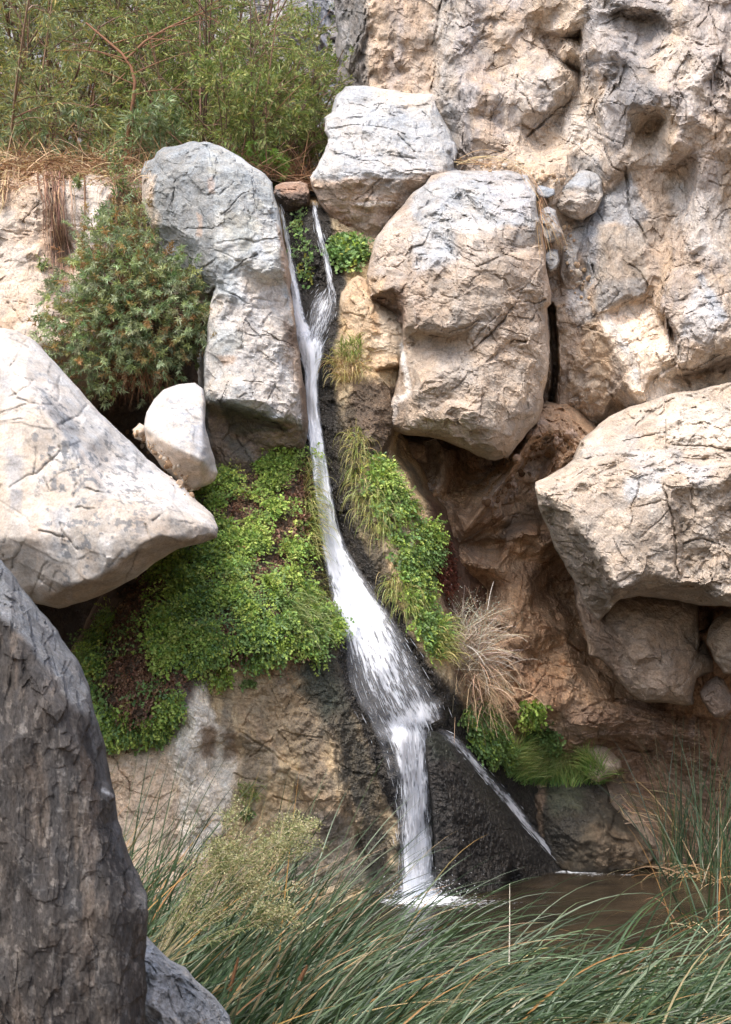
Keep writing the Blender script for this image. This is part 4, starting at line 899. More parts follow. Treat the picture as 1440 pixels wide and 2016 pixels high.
boulder('massive fractured tan block right of the chute, grey on top, overhanging a recess',
     [(722, 540, .5), (733, 500, .5), (740, 470, .55), (760, 440, .6), (790, 408, .65), (815, 380, .7), (838, 362, .75), (850, 346, .8), (880, 338, .85), (905, 334, .85), (940, 337, .85), (1000, 336, .85), (1038, 346, .8), (1053, 368, .75), (1058, 410, .6), (1066, 450, .45), (1074, 500, .4), (1078, 540, .4), (1086, 572, .4), (1084, 598, .4), (1076, 606, .4), (1076, 640, .38), (1082, 690, .38), (1078, 745, .4), (1066, 800, .4), (1056, 832, .4), (1034, 852, .4), (1012, 884, .4), (1000, 902, .45),
      (975, 904, .45), (945, 898, .5), (918, 884, .5), (890, 872, .5), (862, 864, .45), (830, 860, .4), (800, 858, .4), (772, 850, .4), (764, 828, .4), (770, 790, .4), (784, 740, .4), (790, 690, .4), (792, 640, .45), (760, 612, .55), (736, 598, .55), (724, 570, .5)],
     [# top slab and the step beneath it
      [(905, 376, .28), (925, 384, .2), (950, 398, .12), (962, 420, .04), (985, 438, -.02), (1000, 446, -.05), (1030, 440, .02), (1060, 436, .15)], [(905, 384, .5), (930, 404, .42), (955, 430, .3), (985, 450, .16)], [(960, 350, .65)],
      [(1000, 452, -.06), (1008, 484, .0), (1060, 478, .08)], [(1005, 490, .06), (1062, 484, .14)],
      # middle wedge
      [(880, 400, .3), (905, 404, .34)], [(872, 440, .08), (888, 446, .02), (920, 446, -.0), (962, 438, .06)], [(888, 455, -.14), (930, 458, -.17), (976, 464, -.12)], [(888, 455, -.14), (896, 480, -.16), (904, 505, -.18)],
      [(868, 452, .2), (884, 490, .12), (898, 508, .05)], [(976, 464, -.12), (985, 490, -.14), (1000, 505, -.12)],
      # left lit facets
      [(850, 380, .5), (838, 420, .3), (822, 460, .2), (812, 500, .1)], [(832, 374, .66), (834, 396, .55)], [(780, 460, .38), (800, 500, .25), (795, 540, .15)], [(760, 500, .36), (750, 545, .25)], [(840, 450, .18), (865, 480, .08)], [(830, 500, .02), (870, 500, -.02)],
      # crest between lit facets and the front
      [(735, 560, .15), (762, 545, .08), (795, 548, -.02), (822, 546, -.12), (845, 528, -.2), (862, 508, -.22), (902, 508, -.22), (940, 512, -.24), (1000, 510, -.18), (1066, 500, .02)],
      # recess at the left shoulder
      [(728, 585, .1), (745, 572, .0), (775, 562, -.02), (796, 572, -.05)], [(740, 592, .35), (765, 592, .45), (792, 618, .42)], [(798, 560, -.1), (796, 600, -.12), (798, 645, -.15)],
      # front panels
      [(900, 580, -.26), (980, 580, -.26), (1060, 570, -.05)], [(800, 642, -.24), (830, 650, -.3), (870, 652, -.34), (915, 642, -.36), (945, 620, -.33)], [(800, 664, .04), (840, 666, .02), (880, 668, .0), (915, 660, -.06), (935, 640, -.18)], [(802, 630, -.2), (860, 625, -.28)],
      [(1072, 520, .05), (1040, 560, -.08), (1018, 592, -.16), (1005, 620, -.2), (975, 640, -.25), (930, 665, -.24)], [(1018, 600, -.06), (1045, 598, -.02), (1074, 590, .1)], [(1000, 668, -.2), (1030, 672, -.2), (1070, 650, .05)], [(1005, 680, -.05), (1040, 678, -.03)],
      [(810, 720, -.12), (860, 720, -.2), (950, 720, -.24), (1040, 715, -.12)], [(845, 765, -.34), (880, 755, -.28)], [(850, 785, -.2), (885, 780, -.2)],
      [(776, 835, .05), (800, 838, -.08), (840, 845, -.16), (868, 846, -.2), (890, 852, -.26), (925, 872, -.32), (960, 886, -.3), (990, 892, -.16)], [(800, 790, -.12), (850, 805, -.24)], [(880, 815, -.34), (905, 822, -.46), (930, 832, -.5), (960, 822, -.44), (1000, 830, -.28)],
      [(885, 830, -.2), (905, 845, -.24), (925, 862, -.26)], [(1020, 800, -.26), (1050, 800, -.05)], [(1000, 790, -.2), (1010, 850, -.16)]],
     11.75, M_ROCK, R=12, er=.14, thick=2.0, seed=37, sm=0, warp=5, on=2, fac=((.5, .06), (.2, .032), (.08, .012), (.04, .004)), fb=(1.5, .04),
     cracks=[(2.4, .08, [(1072, 512), (1050, 545), (1030, 570), (1016, 598), (1004, 612)]), (2.6, .1, [(1018, 598), (1040, 592), (1052, 600), (1075, 590)]), (2.6, .1, [(930, 690), (975, 652), (1005, 615)]), (2.4, .06, [(838, 560), (870, 580), (905, 592)]), (2.2, .05, [(930, 500), (945, 520), (975, 515)]), (2.6, .1, [(980, 455), (990, 490), (1000, 510)]), (2.6, .1, [(1004, 480), (1030, 488), (1065, 478)]),
             (2.6, .08, [(936, 348), (955, 375), (950, 400)]), (2.2, .06, [(980, 385), (1010, 430)]), (2.6, .1, [(1000, 680), (1010, 668), (1030, 672), (1060, 664), (1074, 652)]), (2.6, .08, [(810, 490), (835, 480), (850, 455)]), (2.4, .08, [(800, 440), (812, 470), (805, 520)]), (2.4, .05, [(840, 590), (880, 600), (905, 585)]), (2.4, .05, [(920, 755), (928, 780)]), (2.4, .06, [(1045, 550), (1062, 560)]), (2.6, .08, [(735, 520), (770, 530), (800, 535)]), (2.4, .06, [(905, 500), (950, 530)])],
     base=(TAN, lin(168, 144, 118), 1.3),
     layers=[('fbm', ((2.2, 2.2, 1.2), .15), PALE, .18, 4, .45), ('poly', [(820, 360), (905, 330), (1060, 340), (1070, 470), (1000, 450), (900, 440), (890, 500), (850, 520), (805, 480)], lin(166, 169, 170), 8, 9, .88), ('poly', [(940, 340), (1040, 345), (1050, 430), (1000, 440), (960, 400)], lin(182, 178, 178), 12, 10, .6),
             ('poly', [(1000, 448), (1066, 442), (1072, 482), (1008, 488)], lin(142, 138, 132), 5, 5, .7), ('poly', [(735, 480), (800, 420), (830, 440), (810, 520), (795, 545), (740, 545)], lin(190, 172, 152), 8, 9, .8), ('poly', [(815, 460), (880, 470), (905, 505), (845, 530), (815, 548)], lin(180, 179, 177), 8, 9, .75),
             ('poly', [(880, 400), (960, 410), (975, 465), (890, 456)], lin(182, 178, 172), 6, 6, .7),
             ('poly', [(840, 520), (1000, 510), (1000, 600), (920, 640), (850, 620)], lin(164, 146, 124), 16, 12, .5), ('fbm', ((6, 6, .8), .2), lin(146, 132, 114), .1, 24, .35),
             ('poly', [(728, 580), (796, 562), (800, 640), (760, 620), (736, 600)], lin(140, 112, 90), 6, 5, .8), ('poly', [(722, 545), (760, 545), (750, 580), (725, 580)], lin(196, 160, 114), 6, 5, .7),  # first patch darkens the shoulder recess as painted shade
             ('poly', [(800, 664), (915, 660), (1000, 670), (1080, 650), (1080, 760), (1000, 850), (800, 850)], lin(186, 164, 138), 10, 8, .6), ('poly', [(860, 700), (930, 690), (930, 750), (870, 760)], lin(164, 156, 146), 12, 12, .5),
             ('line', (4, [(792, 680), (796, 720), (803, 750), (805, 775), (792, 785)]), WHITE, 4, 6, .8), ('line', (6, [(775, 790), (770, 830)]), lin(206, 196, 186), 5, 6, .6), ('poly', [(1000, 820), (1060, 780), (1050, 840), (1005, 895)], lin(150, 140, 130), 8, 8, .5)])

boulder('huge pale cracked slab jutting from the right wall above the shaded hollow',
     [(1054, 962, .1), (1056, 950, .2), (1080, 936, .35), (1110, 920, .5), (1130, 905, .6), (1145, 868, .7), (1170, 848, .8), (1200, 820, .9), (1240, 800, .95), (1270, 792, .95), (1330, 775, .9), (1440, 755, .7), (1560, 740, .6), (1560, 1200, .3), (1440, 1194, .2), (1390, 1192, .3), (1330, 1182, .45), (1262, 1172, .5), (1220, 1180, .5), (1180, 1222, .7), (1155, 1195, .6), (1130, 1145, .5), (1108, 1108, .45), (1092, 1080, .4), (1080, 1045, .35), (1064, 1010, .3)],
     [[(1060, 962, -.05), (1085, 975, -.25), (1118, 992, -.4), (1140, 1000, -.42), (1180, 975, -.42), (1210, 945, -.42), (1238, 936, -.4), (1262, 948, -.45), (1310, 940, -.45), (1325, 962, -.5), (1380, 950, -.5), (1440, 930, -.5), (1560, 900, -.5)],
      [(1118, 992, -.4), (1140, 1040, -.5), (1170, 1085, -.55), (1195, 1130, -.58), (1216, 1156, -.6)], [(1100, 1040, .0), (1140, 1100, -.05), (1180, 1160, 0)],
      [(1216, 1156, -.6), (1245, 1152, -.62), (1262, 1142, -.55), (1330, 1146, -.58), (1385, 1150, -.55), (1440, 1180, -.6), (1560, 1190, -.6)], [(1250, 1164, -.1), (1330, 1164, .0), (1380, 1172, .05)],
      [(1145, 870, .5), (1180, 880, .35), (1250, 880, .2), (1330, 880, .15)], [(1260, 810, .6), (1300, 830, .45)], [(1330, 800, .5), (1345, 840, .3), (1370, 872, .05), (1440, 876, .0), (1560, 870, 0)], [(1340, 884, .1), (1440, 890, .1)],
      [(1160, 930, -.05), (1240, 900, .02)], [(1300, 1000, -.55), (1320, 1010, -.56), (1330, 1100, -.58)], [(1345, 1000, -.35), (1345, 1090, -.35), (1352, 1130, -.3)], [(1380, 1000, -.5), (1400, 1080, -.55)], [(1250, 1060, -.56)]],
     11.2, M_ROCK, R=14, er=.16, thick=2.6, seed=41, joint=((66, .35, .04, .014), (30, .75, .018, .009), (14, .5, .007, .003)),  sm=0, warp=6, on=2, fac=((.45, .075), (.2, .048), (.085, .022), (.04, .006)), fb=(1.5, .035),
     calm=[([(1140, 990), (1300, 950), (1330, 1010), (1330, 1140), (1230, 1150), (1160, 1070)], .55)],
     cracks=[(2.8, .14, [(1310, 750), (1312, 880), (1308, 960), (1322, 1010), (1332, 1060), (1330, 1110), (1340, 1130)]), (2.8, .12, [(1140, 905), (1200, 895), (1230, 900), (1290, 950), (1330, 960), (1400, 970)]), (3, .16, [(1310, 875), (1360, 876), (1400, 880), (1440, 886), (1500, 890)]), (2.4, .08, [(1370, 800), (1385, 830), (1420, 870)]), (2.4, .06, [(1310, 900), (1440, 905)]),
             (2.4, .07, [(1190, 1020), (1240, 1000), (1310, 985)]), (2.4, .06, [(1260, 1060), (1320, 1000)]), (2.6, .1, [(1340, 1030), (1390, 1010), (1440, 1020)]), (2.6, .1, [(1345, 1070), (1380, 1060), (1440, 1080)]), (2.6, .1, [(1400, 1000), (1410, 1060), (1440, 1110)]), (2.4, .08, [(1230, 870), (1310, 850)]), (2.4, .06, [(1180, 935), (1260, 905)])],
     base=(lin(188, 168, 144), lin(176, 157, 134), 1.4),
     layers=[('fbm', ((2.2, 2.2, 2.2), .12), lin(200, 183, 162), .18, 4, .5), ('poly', [(1290, 800), (1440, 800), (1560, 760), (1560, 880), (1340, 880), (1300, 870)], lin(208, 194, 174), 12, 12, .7),
             ('poly', [(1225, 930), (1300, 930), (1310, 970), (1240, 985), (1220, 970)], lin(182, 184, 184), 7, 9, .7), ('poly', [(1235, 890), (1340, 880), (1350, 930), (1240, 930)], lin(186, 184, 180), 10, 12, .55), ('poly', [(1145, 865), (1260, 850), (1250, 890), (1150, 905)], lin(178, 172, 164), 8, 12, .5), ('poly', [(1340, 910), (1410, 920), (1380, 970), (1345, 950)], lin(180, 180, 182), 9, 10, .5),
             ('poly', [(1050, 970), (1118, 1000), (1216, 1160), (1180, 1230), (1080, 1080)], lin(140, 124, 106), 6, 6, .8), ('fbm', ((8, 8, 8), .3), lin(160, 140, 118), .1, 24, .3)])  # first patch: left shadow side darkened in the colour

boulder('tan undercut block beneath the jutting slab, above the right-hand reeds',
     [(1130, 1120, .5), (1134, 1190, .4), (1146, 1225, .35), (1158, 1260, .35), (1160, 1290, .35), (1186, 1304, .35), (1215, 1330, .35), (1240, 1362, .35), (1268, 1384, .35), (1312, 1386, .3), (1366, 1388, .35), (1369, 1352, .35), (1372, 1335, .35), (1402, 1322, .45), (1404, 1300, .5), (1385, 1262, .5), (1376, 1278, .4), (1378, 1240, .35), (1374, 1200, .4), (1366, 1165, .6), (1366, 1120, .7)],
     [[(1180, 1150, .2), (1190, 1190, .05), (1205, 1235, -.1), (1222, 1270, -.15), (1240, 1310, -.18), (1255, 1345, -.2), (1275, 1368, -.18), (1300, 1372, -.15)], [(1150, 1190, .2), (1170, 1250, .18), (1200, 1300, .18)], [(1240, 1170, .15), (1320, 1170, .2)], [(1300, 1230, -.1), (1360, 1220, .05)],
      [(1260, 1300, -.28), (1282, 1290, -.3), (1285, 1272, -.22), (1262, 1258, -.22)], [(1255, 1312, -.15), (1285, 1300, -.12)], [(1330, 1300, -.18), (1366, 1290, .05)], [(1310, 1360, -.16), (1350, 1335, -.1), (1364, 1310, .0)], [(1340, 1376, -.05)], [(1385, 1300, .2)]],
     11.75, M_ROCK, R=12, er=.14, thick=1.6, seed=43, sm=0, warp=5, fac=((.4, .045), (.16, .022), (.06, .008)), fb=(2, .045),
     cracks=[(2.6, .1, [(1310, 1370), (1345, 1345), (1366, 1310), (1372, 1285)]), (2.6, .06, [(1252, 1255), (1275, 1258), (1285, 1275)]), (2.6, .06, [(1335, 1275), (1350, 1282), (1368, 1280)]), (2.4, .05, [(1285, 1338), (1300, 1345)])],
     base=(lin(174, 148, 120), lin(164, 138, 110), 1.6), layers=[('poly', [(1125, 1110), (1180, 1150), (1250, 1350), (1290, 1390), (1180, 1310), (1140, 1230)], lin(140, 116, 94), 6, 8, .8), ('spot', ((8, 8, 8), .1, [(1190, 1220), (1220, 1230), (1280, 1370), (1240, 1350)]), lin(104, 86, 70), .1, 6, .7)])  # left side face painted darker for the shade of the undercut

boulder('rounded tan boulder at the right edge beside the undercut block',
     [(1393, 1268, .3), (1396, 1240, .35), (1412, 1215, .4), (1440, 1196, .45), (1560, 1180, .4), (1560, 1350, .3), (1470, 1345, .3), (1442, 1328, .25), (1424, 1326, .25), (1408, 1300, .25)], [[(1420, 1262, -.05), (1440, 1290, -.1), (1500, 1290, -.1)], [(1428, 1228, .1), (1500, 1220, .1)], [(1435, 1320, .02)]],
     11.5, M_ROCK, R=14, er=.16, thick=1.0, seed=45, sm=0, fac=((.3, .035), (.1, .012)), fb=(2.5, .03), base=(lin(176, 152, 124), lin(164, 140, 114), 2))
boulder('angular brown stone wedged under the rounded tan boulder at the right edge',
     [(1379, 1362, .3), (1392, 1342, .35), (1412, 1332, .35), (1426, 1338, .3), (1440, 1372, .3), (1442, 1398, .3), (1425, 1412, .25), (1408, 1414, .2), (1396, 1402, .25), (1384, 1380, .3)], [[(1398, 1372, .0), (1420, 1392, -.02), (1408, 1406, .05)], [(1412, 1348, .1)]],
     11.65, M_ROCK, R=10, er=.1, thick=.6, seed=46, sm=0, fac=((.2, .03), (.08, .01)), fb=(3, .02), base=(lin(160, 132, 106), lin(144, 118, 94), 2))

# blocks stacked in the gully right of the massive block
boulder('rounded grey boulder resting in the gully above the crack, beside dry grass stems',
     [(1093, 400, .35), (1096, 376, .4), (1102, 356, .45), (1122, 338, .5), (1148, 331, .5), (1176, 338, .45), (1186, 356, .4), (1188, 386, .35), (1172, 418, .35), (1148, 436, .3), (1122, 430, .3), (1102, 418, .35)], [[(1110, 372, .2), (1140, 365, .1), (1150, 352, .2), (1182, 362, .3)], [(1122, 400, .05), (1145, 415, .02), (1165, 395, .1)], [(1140, 366, .1), (1148, 412, .02)]],
     12.6, M_ROCK, R=11, er=.14, thick=.8, seed=47, sm=0, fac=((.25, .04), (.09, .014)), fb=(3, .03), base=(lin(160, 158, 154), lin(170, 152, 132), 2.2), layers=[('poly', [(1100, 330), (1190, 330), (1190, 360), (1145, 362), (1105, 375)], BLUE, 6, 6, .7)])
boulder('small blue-grey wedge stone beside the top of the crack',
     [(1056, 378, .3), (1060, 360, .35), (1092, 372, .3), (1094, 384, .25), (1080, 390, .2), (1062, 388, .25)], [[(1062, 376, .1), (1090, 380, .08)]], 12.4, M_ROCK, R=6, er=.08, thick=.5, seed=48, warp=2, on=1, fac=((.1, .015),), fb=(4, .01), base=(BLUE, GREY2, 3))
boulder('tan and grey slab wedged in the crack below the blue-grey wedge stone',
     [(1060, 430, .3), (1066, 412, .35), (1080, 406, .35), (1094, 414, .3), (1100, 440, .3), (1110, 462, .25), (1098, 472, .25), (1078, 480, .25), (1068, 462, .3)], [[(1072, 430, .1), (1090, 425, .05), (1100, 455, .0), (1080, 472, .05)]], 12.2, M_ROCK, R=7, er=.1, thick=.6, seed=49, warp=2, on=1.2, fac=((.14, .025), (.06, .008)), fb=(4, .02), base=(lin(178, 160, 138), BLUE, 3))
boulder('lowest and smallest stone caught in the crack right of the massive block',
     [(1072, 506, .3), (1082, 488, .35), (1098, 492, .3), (1102, 515, .25), (1096, 530, .25), (1084, 536, .25), (1076, 524, .3)], [[(1088, 508, .0), (1094, 522, .05)]], 12.1, M_ROCK, R=7, er=.1, thick=.5, seed=50, warp=2, on=1.2, fac=((.12, .025), (.05, .008)), fb=(4, .02), base=(GREY2, lin(160, 146, 130), 3))
boulder('blocky grey stone right of the crack, under the rounded grey gully boulder',
     [(1104, 470, .4), (1112, 448, .4), (1128, 436, .4), (1146, 440, .4), (1152, 470, .35), (1140, 500, .3), (1146, 545, .3), (1138, 570, .3), (1112, 575, .35), (1100, 540, .4), (1104, 500, .4)], [[(1122, 460, .1), (1140, 465, .1)], [(1120, 500, .02), (1128, 540, .0)]], 12.7, M_ROCK, R=10, er=.14, thick=.8, seed=51, fac=((.2, .04), (.08, .014)), fb=(3, .03), base=(lin(170, 164, 156), TAN, 2.2))
boulder('small angular tan block perched on the grey-white block, left of the bright wedge',
     [(850, 305, .3), (862, 292, .35), (880, 274, .35), (896, 280, .35), (902, 300, .3), (898, 316, .25), (870, 318, .2), (852, 314, .25)], [[(856, 304, .1), (872, 294, .02), (892, 290, .1)], [(874, 314, .05), (872, 294, .02)]], 12.75, M_ROCK, R=5, er=.06, thick=.6, seed=52, warp=2, on=1, fac=((.12, .02),), fb=(4, .015), base=(lin(168, 150, 128), BLUE, 3))

# ---- at the pool
boulder('black wet cone-shaped rock splitting the falls at the pool, pebbly with lime',
     [(833, 1470, .25), (834, 1452, .22), (840, 1442, .22), (850, 1438, .25), (862, 1440, .3), (876, 1450, .35), (892, 1464, .42), (930, 1502, .65), (980, 1562, .95), (1030, 1622, 1.2), (1080, 1676, 1.42), (1118, 1716, 1.6), (1116, 1738, 1.6), (1060, 1772, 1.3), (960, 1795, .6), (870, 1800, .1), (858, 1740, .1), (856, 1660, .1), (850, 1580, .12), (842, 1510, .18)],
     [[(848, 1452, .08), (870, 1520, .0), (890, 1600, -.05), (900, 1700, -.1), (900, 1790, -.12)], [(900, 1510, .22), (960, 1600, .4), (1010, 1680, .65), (1040, 1745, .8)]],
     10.98, M_WET, R=8, er=.08, thick=1.4, seed=55, smooth=False, joint=(),  hair=0, ek=.3, sm=2, warp=4, on=1.3, fac=((.4, .02), (.14, .01)), fb=(2, .03), lumps=(.055, .036, .028, .02),
     base=(lin(44, 40, 36), lin(34, 32, 29), 3), layers=[('fbm', ((1, 1, 1), -9), lin(46, 42, 38), .1, 3, .6, 1), ('spot', ((26, 26, 26), .18, [(830, 1430), (1120, 1710), (1120, 1800), (850, 1800)]), lin(78, 71, 62), .08, 5, .5, .95), ('poly', [(835, 1440), (880, 1450), (900, 1500), (850, 1500)], lin(60, 68, 54), 10, 8, .6, 1)])
boulder('dark mossy boulder at the pool edge, topped by bright green grass',
     [(1000, 1560, .5), (1020, 1540, .6), (1060, 1530, .6), (1120, 1528, .65), (1175, 1530, .65), (1195, 1545, .6), (1205, 1580, .5), (1230, 1610, .4), (1262, 1635, .4), (1286, 1660, .4), (1292, 1690, .35), (1262, 1712, .2), (1200, 1722, .1), (1130, 1722, .1), (1090, 1716, .15), (1062, 1690, .25), (1040, 1650, .35), (1018, 1610, .45)],
     [[(1060, 1570, .25), (1110, 1570, .2), (1180, 1580, .3)], [(1090, 1640, .0), (1140, 1650, -.1), (1160, 1600, .08), (1175, 1620, .0)], [(1180, 1660, -.12), (1240, 1670, .0)], [(1068, 1600, .2), (1078, 1660, .15)], [(1058, 1590, .3), (1062, 1660, .3)]],
     12.3, M_WET, R=14, er=.16, thick=1.2, seed=57, smooth=True, joint=((50, .5, .02, .01),),  hair=1, sm=2, warp=5, fac=((.3, .04), (.12, .015)), fb=(2.5, .04), lumps=(.06, .026, .03, .014),
     base=(lin(70, 62, 48), lin(92, 78, 56), 2.4), layers=[('poly', [(1000, 1530), (1190, 1530), (1180, 1600), (1090, 1720), (1000, 1700)], lin(56, 52, 42), 14, 12, .75, .9), ('poly', [(1080, 1545), (1160, 1545), (1150, 1600), (1090, 1600)], lin(72, 80, 56), 12, 12, .6, .5), ('poly', [(1160, 1620), (1290, 1650), (1290, 1700), (1180, 1715)], lin(120, 98, 68), 12, 12, .75, .5), ('line', (6, [(1065, 1560), (1060, 1620), (1062, 1690)]), lin(150, 118, 84), 5, 6, .7, .3)])
boulder('smooth tan boulder sloping to the pool behind the mossy one, littered with dry reeds',
     [(1185, 1560, .4), (1195, 1530, .5), (1225, 1532, .5), (1262, 1555, .5), (1300, 1590, .5), (1340, 1640, .5), (1360, 1700, .4), (1300, 1728, .2), (1270, 1715, .2), (1240, 1660, .2), (1200, 1620, .2)],
     [[(1220, 1570, .2), (1260, 1610, .12), (1290, 1660, .05)], [(1300, 1640, .2), (1310, 1690, .1)]], 12.6, M_ROCK, R=14, er=.14, thick=1.2, seed=58, smooth=True, joint=(),  sm=2, fac=((.3, .03), (.1, .01)), fb=(2.5, .04),
     base=(lin(172, 144, 112), lin(150, 124, 96), 2), layers=[('spot', ((8, 8, 8), .05, [(1190, 1570), (1250, 1590), (1290, 1660), (1230, 1640)]), lin(104, 96, 84), .1, 5, .6)])
boulder('clean rounded tan boulder sitting on the grass ledge',
     [(1150, 1488, .25), (1158, 1474, .3), (1176, 1467, .3), (1196, 1470, .3), (1210, 1484, .3), (1224, 1498, .25), (1225, 1512, .25), (1212, 1524, .2), (1180, 1540, .2), (1155, 1530, .2)], [[(1180, 1490, .0), (1205, 1505, .0)], [(1190, 1520, .02)]], 12.6, M_SMOOTH, R=12, er=.12, thick=.5, seed=59, smooth=True, joint=((60, .25, .008, .002),),  hair=1, fk=1.0, sm=2, on=1.2, fac=((.25, .015), (.08, .006)), fb=(3, .02), base=(lin(206, 180, 148), lin(192, 166, 136), 2.4))

# small broken stone lodged in the joints
def rubble(label, spots, n, r0, r1, pal):
    import bmesh
    bm = bmesh.new(); bmesh.ops.create_icosphere(bm, subdivisions=2, radius=1); bm.verts.ensure_lookup_table()
    B = np.array([v.co[:] for v in bm.verts]); T = np.array([[v.index for v in f.verts] for f in bm.faces]); bm.free()
    V = []; Fs = []; C = []
    for k in range(n):
        u0, v0, u1, v1, w = spots[k % len(spots)]; t = rng.random()
        u = u0 + (u1 - u0) * t + rng.normal() * w; v = v0 + (v1 - v0) * t + rng.normal() * w * .6
        y = float(depth_at(u, v)); r = r0 + (r1 - r0) * rng.random() ** 2.5
        sc = rng.uniform(.6, 1.3, 3) * r; p = B * (1 + .28 * facet(B * 1.3 + rng.random(3) * 30, k)[:, None]) * sc
        q = np.linalg.qr(rng.normal(size=(3, 3)))[0]; p = p @ q.T + W(u, v, y - r * .35)
        V.append(p); Fs.append(T + len(B) * k); C.append(np.tile(np.append(pal[rng.integers(len(pal))] * rng.uniform(.8, 1.2), 0), (len(B), 1)))
    return tag(mesh_np('rubble', np.concatenate(V), [np.concatenate(Fs)], M_ROCK, np.concatenate(C), smooth=False), label, 'rubble', kind='stuff')
rubble('pebbles and broken stone wedged between the two white boulders', [(295, 870, 385, 965, 9), (262, 850, 300, 880, 6), (330, 930, 400, 985, 8)], 120, .006, .03, [PALE, TAN, SAND, TAN2])
rubble('loose stones on the sandy ledge above the massive block', [(930, 322, 1050, 335, 9), (1060, 340, 1100, 360, 8), (1110, 440, 1150, 600, 10)], 130, .006, .03, [SAND, TAN, PALE, SAND])
rubble('crumbled brown stone in the joint between the massive block and the jutting slab', [(1000, 920, 1090, 850, 14), (960, 990, 1040, 930, 14), (1090, 880, 1130, 850, 10)], 160, .008, .035, [BROWN, BROWN2, lin(186, 160, 140), TAN2])
# ------------------------------------------------------------------ plant building
def unit(a):
    return a / (np.linalg.norm(a, axis=-1, keepdims=True) + 1e-9)


def rdir(n, up=0.0):
    d = rng.normal(size=(n, 3)); d[:, 2] += up
    return unit(d)


def pick(pal, n, jit=.14):
    pal = np.asarray(pal)
    c = pal[rng.integers(0, len(pal), n)]
    return np.clip(c * (1 + jit * rng.normal(size=(n, 1))) * (1 + .05 * rng.normal(size=(n, 3))), .004, .95)


def leaves(pos, d, L, Wd, col, fold=.25, up=None):
    """folded pointed leaves: base, two shoulders, tip."""
    n = len(pos); d = unit(d)
    s = unit(np.cross(d, (rdir(n, .8) if up is None else up)))
    nrm = np.cross(s, d)
    L = np.broadcast_to(np.asarray(L, float), (n,))[:, None]; Wd = np.broadcast_to(np.asarray(Wd, float), (n,))[:, None]
    mid = pos + d * L * .45
    tip = pos + d * L - np.array([0, 0, 1]) * L * .12
    a = mid + s * Wd * .5 + nrm * Wd * fold; b = mid - s * Wd * .5 + nrm * Wd * fold
    V = np.stack([pos, a, tip, b], 1).reshape(-1, 3)
    I = np.arange(n)[:, None] * 4
    T = np.concatenate([I + [0, 1, 2], I + [0, 2, 3]])
    return V, T, np.repeat(col, 4, 0)


def blades(pos, d, L, Wd, droop, col, seg=6, side=None, fold=0., tip=None, taper=1.0):
    """grass-like strips that bend over under their own weight."""
    n = len(pos); d = unit(d).copy(); p = pos.copy()
    L = np.broadcast_to(np.asarray(L, float), (n,)); Wd = np.broadcast_to(np.asarray(Wd, float), (n,)); dr = np.broadcast_to(np.asarray(droop, float), (n,))
    s = unit(np.cross(d, rdir(n))) if side is None else unit(side - d * (side * d).sum(1, keepdims=True))
    V = []; C = []
    k = 3 if fold else 2
    for j in range(seg + 1):
        t = j / seg
        w = (Wd * (1 - t ** 2.2 * taper * .97) * (.75 + .25 * min(1, t * 4)))[:, None] * .5
        row = [p - s * w, p + s * w]
        if fold: row.insert(1, p + np.cross(s, d) * w * fold)
        V.append(np.stack(row, 1))
        c = col if tip is None else col * (1 - t ** 3) + tip * t ** 3
        C.append(np.repeat(c[:, None], k, 1))
        p = p + d * (L / seg)[:, None]
        d = unit(d + np.array([0, 0, -1]) * (dr / seg * (.4 + 1.2 * t))[:, None])
        s = unit(s - d * (s * d).sum(1, keepdims=True))
    V = np.stack(V, 1); C = np.stack(C, 1)
    I = np.arange(n * (seg + 1) * k).reshape(n, seg + 1, k)
    Q = [np.stack([I[:, :-1, q], I[:, :-1, q + 1], I[:, 1:, q + 1], I[:, 1:, q]], -1).reshape(-1, 4) for q in range(k - 1)]
    return V.reshape(-1, 3), np.concatenate(Q), C.reshape(-1, C.shape[-1])


def tubes(lines, radii, cols, sides=4):
    V = []; Q = []; C = []; o = 0
    for ln, r, c in zip(lines, radii, cols):
        ln = np.asarray(ln, float); m = len(ln)
        d = unit(np.gradient(ln, axis=0))
        ref = np.array([.3, .9, .2]); a = unit(np.cross(d, ref)); b = np.cross(d, a)
        rr = np.linspace(r, r * .35, m)[:, None, None]
        ang = np.arange(sides) * 2 * np.pi / sides
        ring = ln[:, None] + rr * (np.cos(ang)[None, :, None] * a[:, None] + np.sin(ang)[None, :, None] * b[:, None])
        V.append(ring.reshape(-1, 3)); C.append(np.tile(c, (m * sides, 1)))
        I = np.arange(m * sides).reshape(m, sides) + o
        J = np.roll(I, -1, 1)
        Q.append(np.stack([I[:-1], J[:-1], J[1:], I[1:]], -1).reshape(-1, 4)); o += m * sides
    return np.concatenate(V), np.concatenate(Q), np.concatenate(C)


def join(parts):
    V = []; Fs = []; C = []; o = 0
    for v, f, c in parts:
        V.append(v); Fs.append(np.asarray(f) + o); C.append(c); o += len(v)
    return np.concatenate(V), Fs, np.concatenate(C)


def stem_line(p, d, L, bend, droop, m=7):
    out = [p]; d = d / np.linalg.norm(d); side = rng.normal(size=3) * bend
    for k in range(m - 1):
        d = d + side / m + np.array([0, 0, -droop / m]); side = side * .7 + rng.normal(size=3) * bend * .4
        d /= np.linalg.norm(d); out.append(out[-1] + d * L / (m - 1))
    return np.array(out)


def along(line, t):
    x = t * (len(line) - 1); i = min(int(x), len(line) - 2); f = x - i
    return line[i] * (1 - f) + line[i + 1] * f, unit(line[i + 1] - line[i])


